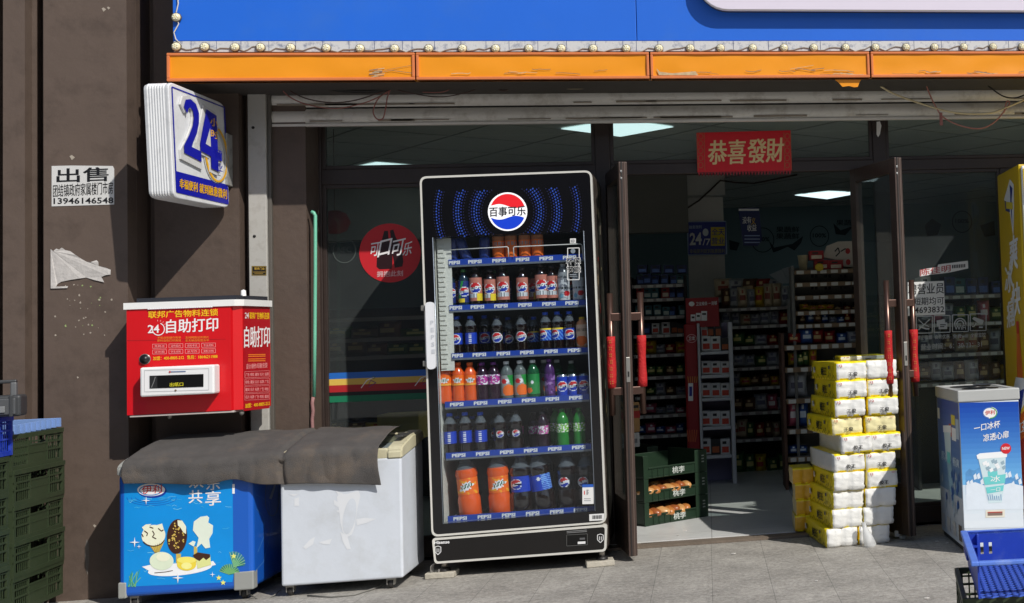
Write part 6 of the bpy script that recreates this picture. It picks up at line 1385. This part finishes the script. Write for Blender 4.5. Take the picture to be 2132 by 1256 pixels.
# dark wall decorations
wd = M((24, 34, 44), .8); ar = Art(PY(7.39), base=.003)
for cx, cy, r_ in ((1706, 492, 20), (1588, 500, 24), (2003, 462, 21)): ar.ring(cx, cy, r_, r_+2, 1.6, wd, 1); ar.text('100%', (cx-14, cy+3), (cx+14, cy+3), 9, wd, 1, .02)
for P in ([(1600, 500), (1612, 516), (1630, 512), (1650, 508), (1672, 492), (1668, 506), (1654, 522), (1640, 514), (1622, 522), (1610, 526)], [(1518, 500), (1540, 506), (1534, 522), (1520, 520)], [(1735, 465), (1750, 480), (1778, 470), (1760, 490), (1740, 488)], [(1925, 470), (1940, 455), (1960, 468), (1952, 490), (1930, 492)], [(2040, 470), (2070, 460), (2072, 490), (2050, 494)]): ar.poly(P, wd, 1)
for cx, cy in ((1640, 484), (1640, 498), (1765, 470)): ar.text('果蔬鲜', (cx-24, cy), (cx+24, cy), 12, wd, 2, .01)
ar.build('wall_lettering', B)
# ---- goods: a few kinds, copied tier by tier
def snack_bag(name, col, col2):
    t = thing(name, 'x', 'snack bag'); mb = MB(); foil = M(col, .28, .25, var=.14, scale=20, bump=.5, bscale=30); f2 = M(col2, .35, var=.1)
    def fr_(s_):
        def f(u, v):
            x = (u-.5); z = v; e = (1-(2*u-1)**4)*(1-(2*v-1)**6); y = s_*.27*max(0, e)**.8
            y += noise.noise(V((u*5, v*6, s_)))*.03*e; return (x*(1-.06*math.sin(math.pi*v)), y, z)
        return f
    mb.grid(fr_(-1), 10, 12, lambda u, v: f2 if (.3 < v < .62 and .15 < u < .85) or math.hypot(u-.5, v-.75) < .12 else foil); mb.grid(fr_(1), 6, 6, foil); mb.build('bag', t); return freeze(t)
def snack_box(name, col, col2):
    t = thing(name, 'x', 'carton'); mb = MB(); mb.box(-.5, .5, -.3, .3, 0, 1, M(col, .45, var=.05), .02); mb.box(-.36, .36, -.306, -.3005, .12, .5, M(col2, .5, var=.2, scale=4)); mb.box(-.3, .12, -.306, -.3005, .66, .84, ddk); mb.build('carton', t); return freeze(t)
BG = {n: snack_bag('snack_bag', a, b) for n, a, b in (('red', (150, 28, 28), (210, 180, 120)), ('yellow', (206, 170, 40), (170, 40, 30)), ('silver', (170, 172, 176), (90, 90, 110)), ('brown', (96, 60, 40), (200, 170, 120)), ('blue', (40, 80, 150), (210, 220, 230)), ('green', (60, 100, 50), (210, 200, 120)), ('pink', (190, 90, 110), (230, 220, 220)), ('cream', (200, 180, 150), (150, 70, 50)))}
BX = {n: snack_box('snack_carton', a, b) for n, a, b in (('white', (206, 206, 204), (196, 60, 34)), ('navy', (28, 40, 90), (90, 120, 190)), ('black', (26, 26, 28), (180, 90, 40)), ('red', (160, 30, 34), (220, 200, 180)), ('teal', (40, 90, 100), (200, 210, 200)))}
ORD2 = ['first', 'second', 'third', 'fourth', 'fifth', 'sixth', 'seventh', 'eighth']
ORD = ['top', 'second', 'third', 'fourth', 'fifth', 'sixth', 'seventh', 'eighth', 'ninth']
def fill(where, tier, pxa, pxb, y, Y, n, hs, kinds, protos=BG, wk_='snack bag', dep=.12, seed=0):
    r_ = random.Random(seed*31+tier*7); pick = [kinds[r_.randrange(len(kinds))] for _ in range(n)]; seen = {}
    for k in range(n):
        c = pick[k]; seen[c] = seen.get(c, 0)+1; px = pxa+(pxb-pxa)*(k+.5)/n; p = W(px, y-(px-pxa)*.0-.5, Y+dep); wd_ = (W(pxb, y, Y).x-W(pxa, y, Y).x)/n; h_ = r_.uniform(*hs)
        z = W(px, y, Y).z+.004
        tot = pick.count(c); grp = '%s %ss on the %s tier of %s' % (c, wk_, ORD[tier], where)
        lab = '%s %s on the %s tier of %s' % (c, wk_, ORD[tier], where) if tot == 1 else '%s %s %s from left, %s tier of %s' % (['first', 'second', 'third', 'fourth', 'fifth', 'sixth', 'seventh', 'eighth'][seen[c]-1], c, wk_, ORD[tier], where)
        place_first(USED, protos[c], (p.x, Y+dep+r_.uniform(-.01, .03), z), rot=(r_.uniform(-.12, .02), 0, r_.uniform(-.25, .25)), scale=(wd_*(r_.uniform(1.0, 1.3) if protos is BG else r_.uniform(.86, 1.0)), .18 if protos is BG else .2, h_*(r_.uniform(1.0, 1.3) if protos is BG else 1)), label=lab, group=grp)
def rack(name, lab, Y, dep, xa, xb, ys, ytop, ybot, mat_s, mat_b, rail=.026, sides=True, tags=True, tilt=0):
    x0, x1 = W(xa, (ytop+ybot)/2, Y).x, W(xb, (ytop+ybot)/2, Y).x; zt, zb_ = W((xa+xb)/2, ytop, Y).z, .022
    o = thing(name, lab, 'shelving', ((x0+x1)/2, Y+dep/2, .022))
    mb = MB(); mb.box(x0, x1, Y+dep, Y+dep+.02, zb_, zt, mat_b); mb.build('back_panel', o)
    if sides:
        for a in ((x0-.012, x0+.012), (x1-.012, x1+.012)): mb = MB(); mb.box(a[0], a[1], Y+.01, Y+dep, zb_, zt, mat_s, .003); mb.build('side_panel', o)
    for j, y in enumerate(ys):
        z = W((xa+xb)/2, y, Y).z; mb = MB(); mb.box(x0+.013, x1-.013, Y, Y+dep-.001, z-.012, z, M((150, 148, 144), .5), .002); mb.box(x0+.013, x1-.013, Y-.012, Y-.0005, z-rail, z+.004, M((140, 130, 128) if rail < .03 else (120, 96, 70), .4), .002)
        s_ = mb.build('shelf', o)
        if tags:
            mb = MB(); r_ = random.Random(j)
            x = x0+.03
            while x < x1-.07: w2 = r_.uniform(.04, .06); mb.box(x, x+w2, Y-.0145, Y-.0125, z-rail+.003, z-.001, M((196, 194, 188), .5)); x += w2+r_.uniform(.01, .07)
            mb.build('price_tags', s_)
    return o
wsm = M((150, 150, 148), .5, var=.05); dkp = M((30, 30, 34), .7)
# left dark gondola
yl_ = [593, 622, 659, 697, 738, 784, 825, 864, 906]
rack('wall_shelving', 'dark tall shelving with drinks and snacks left of the red display stand', 3.1, .42, 1318, 1432, yl_, 575, 1000, dkp, dkp)
L1 = 'the dark left shelving'
for j, y in enumerate(yl_):
    kd = [(('navy', 'navy', 'teal'), BX, 'carton', (.07, .09)), (('navy', 'teal', 'red'), BX, 'carton', (.08, .10)), (('navy', 'teal', 'black'), BX, 'carton', (.08, .1)), (('navy', 'black', 'white'), BX, 'carton', (.09, .11)), (('yellow', 'red', 'silver'), BG, 'snack bag', (.08, .1)), (('brown', 'green', 'red'), BG, 'snack bag', (.07, .1)), (('green', 'brown', 'silver'), BG, 'snack bag', (.06, .09)), (('red', 'pink', 'silver'), BG, 'snack bag', (.05, .08)), (('blue', 'silver', 'pink'), BG, 'snack bag', (.06, .1))][j]
    fill(L1, j, 1324, 1428, y, 3.1, 6 if j < 4 else 5, kd[3], kd[0], kd[1], kd[2], seed=1)
for k in range(4):
    x = 1336+k*28; p = W(x, 592, 3.0); clone(BX['navy'], (p.x, 3.25, W(x, 592, 3.1).z+.10), (0, 0, 0), (.085, .2, .07), label='%s navy carton from the left on top of the dark left shelving' % ORD2[k], group='navy cartons on top of the left shelving')
# middle gondola with bread bags on top
ym_ = [641, 678, 721, 765, 806, 858, 914, 988]
rack('wall_shelving', 'white shelving full of snack bags between the red stand and right shelf', 3.3, .42, 1496, 1648, ym_, 625, 1004, wsm, dkp)
L2 = 'the middle shelving'
kk = [(('cream', 'silver', 'cream', 'yellow', 'brown'), (.13, .20), 8), (('silver', 'cream', 'silver', 'red'), (.09, .12), 7), (('brown', 'silver', 'red', 'green'), (.08, .11), 6), (('silver', 'green', 'pink', 'silver'), (.08, .12), 6), (('silver', 'blue', 'brown', 'yellow'), (.07, .10), 7), (('silver', 'brown', 'pink'), (.10, .14), 6), (('brown', 'cream', 'red', 'green'), (.12, .15), 8), (('yellow', 'green', 'silver'), (.12, .18), 6)]
for j, y in enumerate(ym_): fill(L2, j, 1502, 1644, y, 3.3, kk[j][2], kk[j][1], kk[j][0], seed=2)
for k in range(5): x = 1506+k*27; p = W(x, 620, 3.5); clone(BG[('cream', 'silver', 'brown', 'red', 'silver')[k]], (p.x, 3.55, W(x, 641, 3.3).z+.10), (-.1, 0, rnd.uniform(-.4, .4)), (.16, .16, .17), label='%s loose bread bag from the left, heaped behind the top of the middle shelving' % ORD2[k], group='bread bags heaped on the middle shelving')
mb = MB(); 
for P in ([(1602, 572), (1640, 556), (1652, 566), (1650, 590), (1626, 590)], [(1628, 560), (1652, 553), (1654, 586), (1644, 588)]): mb.prism([W(x, y, 3.2+.1*len(P)/5) for x, y in P], (0, .02, 0), M((150, 158, 164), .6, var=.08))
solo(mb, 'paper_bag', 'pale crumpled paper bag on top of the middle shelving', 'paper bag')
# right shelf, nearer: grey upper part and brown lower part
YR_ = 1.85; bp_ = M((84, 54, 40), .6, var=.1)
ysr = [717, 763, 828, 891, 949]
rack('display_shelving', 'brown sided snack shelving behind the tissue packs and right door', YR_, .40, 1634, 1800, ysr, 690, 1010, bp_, dkp, rail=.036)
rack('display_shelving', 'grey upper display shelving with empty peg rows right of the doorway', YR_+.06, .28, 1652, 1800, [562, 588, 615, 647, 674], 552, 690, M((112, 110, 106), .6), M((120, 118, 114), .7), rail=.03)
L3 = 'the brown sided right shelving'
fill(L3, 0, 1642, 1790, 717, YR_, 6, (.07, .12), ('red', 'silver', 'blue', 'red'), seed=3); fill(L3, 1, 1642, 1700, 763, YR_, 4, (.08, .11), ('yellow', 'green', 'yellow'), seed=3)
fill(L3, 2, 1642, 1678, 828, YR_, 1, (.14, .15), ('silver',), seed=3); fill(L3, 3, 1642, 1684, 891, YR_, 2, (.16, .17), ('blue', 'pink'), seed=4); fill(L3, 4, 1642, 1680, 949, YR_, 2, (.05, .06), ('blue', 'brown'), seed=3)
L4 = 'the grey upper shelving'
fill(L4, 3, 1665, 1790, 647, YR_+.06, 7, (.03, .045), ('yellow', 'brown', 'red'), seed=5); fill(L4, 4, 1662, 1790, 674, YR_+.06, 8, (.05, .07), ('red', 'silver', 'brown', 'blue'), seed=6)
mb = MB()
for y in (575, 600, 632):
    for x in (1692, 1700, 1720, 1728, 1752, 1760, 1778): p = W(x, y, YR_+.3); mb.box(p.x-.010, p.x+.010, YR_+.325, YR_+.339, p.z-.012, p.z+.012, ddk)
mb.build('peg_slots', B)
x0 = W(1692, 545, YR_).x
for k in range(2):
    for r_ in range(2):
        if k == 1 and r_ == 1: continue
        p = W(1712+r_*30-k*10, 560, YR_+.1); bx_ = clone(BX['red'], (p.x, YR_+.2, p.z+.075*k+.0), (0, 0, 0), (.115, .2, .072), label='brown and red chocolate gift box on the grey upper shelving, %s' % (('lower left', 'lower right')[r_] if k == 0 else 'uppermost'), group='chocolate gift boxes')
mb = MB(); p = W(1674, 561, YR_+.1); mb.lathe([(0, 0), (.03, 0), (.042, .11), (.044, .115), (0, .116)], M((190, 176, 140), .4, var=.3, scale=14), (p.x, YR_+.18, p.z), 18); solo(mb, 'paper_bucket', 'cream paper bucket at the left end of the grey upper shelving', 'bucket')
mb = MB(); P = [W(x, y, YR_+.2) for x, y in ((1713, 536), (1722, 512), (1745, 503), (1785, 502), (1790, 556), (1760, 556), (1735, 540))]; mb.prism(P, (0, .08, 0), M((196, 186, 176), .45, var=.06)); CP = thing('candy_pack', 'large cream candy pack behind the chocolate boxes, near the right door', 'candy pack', W(1750, 556, YR_+.2)); mb.build('pack', CP)
ar = Art(PY(YR_+.2), base=.002); ar.line([(1738, 524), (1745, 516), (1748, 526), (1740, 534)], 2.5, ddk); ar.line([(1750, 524), (1760, 518), (1768, 524)], 2.5, ddk); ar.ell(1765, 523, 5, 6, drk, 1); ar.ell(1766, 546, 5, 6, drk, 1); ar.build('print', CP)
mb = MB(); p = W(1707, 556, YR_-.02)
for k in range(9): a = k*.7; mb.lathe([(0, .004), (.016, .003), (.018, 0)], M((206, 176, 40), .5), (p.x+.018*math.cos(a), YR_+.03, p.z+.014*math.sin(a)), 8, 'y')
solo(mb, 'flower_tag', 'yellow flower shaped price tag on the grey upper shelving', 'tag')
# white corner pack, third tier
# red display stand
YD = 2.5; DSx0, DSx1 = W(1456, 850, YD).x, W(1530, 850, YD).x; rst = M((150, 20, 26), .5, var=.05)
DS = thing('display_stand', 'red and white snack display stand inside the doorway', 'display stand', ((DSx0+DSx1)/2, YD+.2, .022)); lav = M((150, 144, 176), .6, var=.03); wst = M((196, 196, 200), .45, var=.04)
zt = W(1490, 672, YD).z; mb = MB(); mb.box(DSx0, DSx1, YD+.38, YD+.40, .022, zt, lav); mb.build('back_panel', DS)
for a, b in ((DSx0, DSx0+.022), (DSx1-.035, DSx1)): mb = MB(); mb.box(a, b, YD, YD+.379, .022, zt, wst, .006); mb.build('side_panel', DS)
for y in (738, 787, 835, 895, 955, 1017): z = W(1493, y, YD).z; mb = MB(); mb.box(DSx0+.023, DSx1-.036, YD+.002, YD+.378, z-.0, z+.026, wst, .004); mb.build('shelf', DS)
mb = MB(); x0, x1, z0, z1 = rect(1427, 674, 1455, 935, YD+.02); mb.box(x0, x1, YD+.02, YD+.34, .1, z1, rst, .02); sp_ = mb.build('side_board', DS)
ar = Art(PY(YD+.02), base=.001); ar.ell(1440, 705, 11, 9, M((210, 150, 150)), 1); ar.ell(1440, 705, 9.5, 7.5, rst, 2); ar.text('卫龙', (1433, 709), (1447, 708), 8, wk, 3, .006); ar.quad(1433, 798, 1443, 835, wk, 1); ar.quad(1435, 805, 1441, 825, nb, 2)
for k in range(5): ar.line([(1434+k*3.4, 920), (1431+k*5, 895)], 2, M((200, 90, 40)), 1); ar.line([(1434+k*4, 797), (1432+k*5, 784)], 1.6, M((206, 130, 40)), 1)
ar.build('side_print', sp_)
mb = MB(); x0, x1, z0, z1 = rect(1428, 620, 1497, 676, YD+.1); mb.box(x0, x1, YD+.1, YD+.115, z0-.02, z1, rst, .003); hd = mb.build('header_card', DS)
ar = Art(PY(YD+.1), base=.001); ar.ell(1440, 633, 6, 5, wk, 1); ar.text('卫龙辣条 一刻够', (1449, 637), (1493, 635), 8, wk, 1, .008)
for x, y, w2, h2 in ((1438, 655, 10, 14), (1449, 652, 10, 16), (1460, 648, 12, 20)): ar.quad(x, y, x+w2, y+h2, wk, 1); ar.quad(x+2, y+4, x+w2-2, y+8, ddk, 2)
ar.build('header_print', hd)
L5 = 'the red and white display stand'
def cart(tier, px, y, w_px, h_px, col, idx):
    p = W(px, y, YD+.08); s_ = w_px/ (F/(YD+8.35)); h_ = h_px/(F/(YD+8.35)); clone(BX[col], (p.x, YD+.12, W(px, y, YD).z+.028), (0, 0, 0), (s_, .18, h_), label='%s snack carton, %s on the %s shelf of the red white stand' % (col, ('left', 'middle', 'right')[idx], ORD[tier]), group='snack cartons on the red display stand')
for t_, (y, hh) in enumerate(((738, 30), (787, 27), (835, 29), (895, 30), (955, 32))):
    for i_ in range(3): cart(t_, 1471+i_*20, y, 19, hh*(1 if t_ != 0 or i_ < 2 else .9), 'white' if not (t_ in (0,) and i_ == 2) and not (t_ == 4 and i_ == 1) else 'black', i_)
for i_, (px, hh, c) in enumerate(((1467, 32, 'white'), (1480, 34, 'black'), (1496, 36, 'black'))): p = W(px, 702, YD+.1); clone(BX[c], (p.x, YD+.18, W(px, 703, YD).z), (0, 0, 0), (14/ (F/10.85), .12, hh/(F/10.85)), label='%s snack carton standing %s on top row of the display stand' % (c, ('left', 'middle', 'right')[i_]), group='cartons on top of the display stand')
# bread trays
q0, q1 = G(1344, 1097, .022), G(1473, 1075, .022); bd = (q1-q0); BWd = bd.length; ba_ = math.atan2(bd.y, bd.x); tg = M((20, 44, 26), .5, var=.08, dirt=(40, 56, 40), dscale=10, damt=.3)
def bread_tray(hh=.15):
    t = thing('bread_tray', 'x', 'bread tray'); mb = MB(); D2 = .42; w2 = BWd
    mb.box(0, w2, 0, D2, 0, .010, tg, .003); mb.box(0, w2, 0, .010, .0105, .070, tg, .003); mb.box(0, .010, .0105, D2, .0105, hh, tg, .003); mb.box(w2-.010, w2, .0105, D2, .0105, hh, tg, .003); mb.box(.0105, w2-.0105, D2-.01, D2, .0105, hh-.02, tg, .003)
    mb.box(-.006, .030, -.004, -.0005, 0, hh, tg, .002); mb.box(w2-.095, w2+.006, -.004, -.0005, 0, hh, tg, .002); mb.box(.031, w2-.096, -.006, -.0005, .062, .074, tg, .002)
    for k in range(4): mb.box(.06+k*.045, .064+k*.045, -.005, -.0005, .004, .06, tg, .001)
    mb.build('shell', t)
    class LP:
        def at(s, x, y, off=0): return V((x, -.001-off, y))
    ar = Art(LP(), base=.001, step=.0005)
    vs_, fs_ = textmesh('桃李', .014); ar.add([V((w2*.44+x*.10, -.004, .014+y*.045)) for x, y in vs_], fs_, M((190, 196, 190), .5))
    for k in range(3): ar.add([V((w2-.04+dx, -.0058, hh-.045-k*.02+dz)) for dx, dz in ((0, 0), (.02, 0), (.02, .008), (0, .008))], [(0, 1, 2, 3)], M((150, 156, 150), .5))
    ar.build('tray_lettering', t); return freeze(t)
TR = bread_tray()
for k in range(3): place_first(USED, TR, (q0.x, q0.y, .022+.152*k), rot=(0, 0, ba_), label='dark green bread tray, %s of the front stack by the left door' % ('lowest', 'middle one', 'top and empty')[k], group='green bread trays')
ql = G(1286, 1092, .022)
for k in range(3): clone(TR, (ql.x-.12, ql.y+.42, .022+.152*k), (0, 0, ba_-.25), (.8, 1, 1), label='dark green bread tray, %s of the stack behind the left door' % ('lowest', 'middle', 'topmost')[k], group='green bread trays')
br_mats = [M((176, 112, 56), .35, var=.25, scale=9, coat=.3), M((196, 146, 90), .35, var=.25, scale=9, coat=.3), M((150, 84, 44), .35, var=.2, scale=9, coat=.3)]
brd = []
for i in range(3):
    t = thing('bread_roll', 'x', 'bread roll'); mb = MB()
    def f(u, v): a = 2*math.pi*u; b_ = math.pi*v; n_ = 1+.12*noise.noise(V((math.cos(a)*2, math.sin(a)*2, v*4+i*5))); return (.040*n_*math.sin(b_)*math.cos(a), .065*n_*math.sin(b_)*math.sin(a), .032+.032*n_*math.cos(b_))
    mb.grid(f, 16, 10, br_mats[i]); mb.build('crust', t); brd.append(freeze(t))
bdn = bd.normalized(); bn = V((-bdn.y, bdn.x, 0))
for k in range(2):
    for j in range(14):
        row_ = j//7; x = .055+(j % 7)*(BWd-.16)/6.6+rnd.uniform(-.008, .008); p = q0+bdn*x+bn*(.055+row_*.10)
        place_first(USED, brd[(j*5+k) % 3], (p.x, p.y, .022+.152*k+.034+row_*.012+rnd.uniform(0, .012)), rot=(rnd.uniform(-.2, .2), rnd.uniform(-.3, .3), ba_+rnd.uniform(-.6, .6)), label='%s brown bread roll from left, %s row of the %s bread tray' % (ORD2[j % 7], ('front', 'back')[row_], ('lowest', 'middle')[k]), group='bread rolls in the trays')
mb = MB(); T = Matrix.Translation((ql.x-.12, ql.y+.40, .022+.152*3+.003)) @ Matrix.Rotation(ba_-.2, 4, 'Z'); mb.box(0, .28, 0, .3, 0, .10, M((190, 190, 186), .6, var=.05), .004, T); mb.box(.02, .26, -.003, -.001, .03, .06, M((120, 120, 124)), 0, T); solo(mb, 'white_carton', 'white carton on the tray stack behind the left door', 'carton')
mb = MB(); T = Matrix.Translation((ql.x-.13, ql.y+.40, .022+.152*3+.105)) @ Matrix.Rotation(ba_-.1, 4, 'Z'); mb.box(0, .31, 0, .3, 0, .21, M((176, 134, 84), .75, var=.08), .004, T); mb.box(.0, .31, -.003, -.001, .10, .15, M((170, 40, 36), .6), 0, T); mb.box(.02, .12, -.004, -.0025, .11, .17, M((80, 140, 70), .6), 0, T); mb.box(.13, .30, -.004, -.002, .17, .19, ddk, 0, T)
solo(mb, 'brown_carton', 'brown fruit carton with red band behind the left door', 'carton')
# shelving and goods behind the left window
rack('window_shelving', 'dim shelving with snacks seen through the left window', 2.6, .4, 650, 900, [662, 705, 742, 905], 640, 980, dkp, dkp, tags=False)
L6 = 'the shelving behind the left window'
for j, (y, n_) in enumerate(((662, 0), (705, 4), (742, 5), (905, 5))): fill(L6, j, 676, 892, y, 2.6, n_, (.07, .11), ('brown', 'green', 'brown') if j < 3 else ('yellow', 'brown', 'cream'), seed=9+j)
mb = MB(); x0, x1, z0, z1 = rect(785, 863, 872, 885, .3); mb.box(x0, x1, .3, .6, z0-.1, z1, M((190, 170, 90), .7, var=.08), .004); solo(mb, 'yellow_carton', 'flat yellow carton low behind the left window beside the fridge', 'carton')
# counter goods behind the right window
rack('window_shelving', 'shelving with boxes and bags behind the right window', 1.3, .4, 1908, 2120, [615, 672, 735, 795], 600, 960, dkp, dkp)
L7 = 'the shelving behind the right window'
for j, y in enumerate((615, 672, 735, 795)): fill(L7, j, 1912, 2110, y, 1.3, 8, (.10, .15), (('white', 'teal', 'navy'), ('silver', 'pink', 'green'), ('silver', 'brown', 'cream'), ('yellow', 'silver', 'brown'))[j], BX if j == 0 else BG, 'carton' if j == 0 else 'snack bag', seed=20+j)
# building across the street, added out of view to darken reflections in the glass
OB = thing('added_street_building', 'plain brown building with dark windows added across the street to darken reflections', 'building', (0, -46, 0)); mb = MB(); mb.box(-60, 60, -56, -46, 0, 12, M((96, 84, 76), .8)); mb.build('wall', OB)
mb = MB()
for i in range(30):
    for j in range(3): mb.box(-58+i*4, -56+i*4, -46, -45.95, 1.6+j*3.6, 3.4+j*3.6, M((28, 32, 36), .3))
mb.build('window', OB)
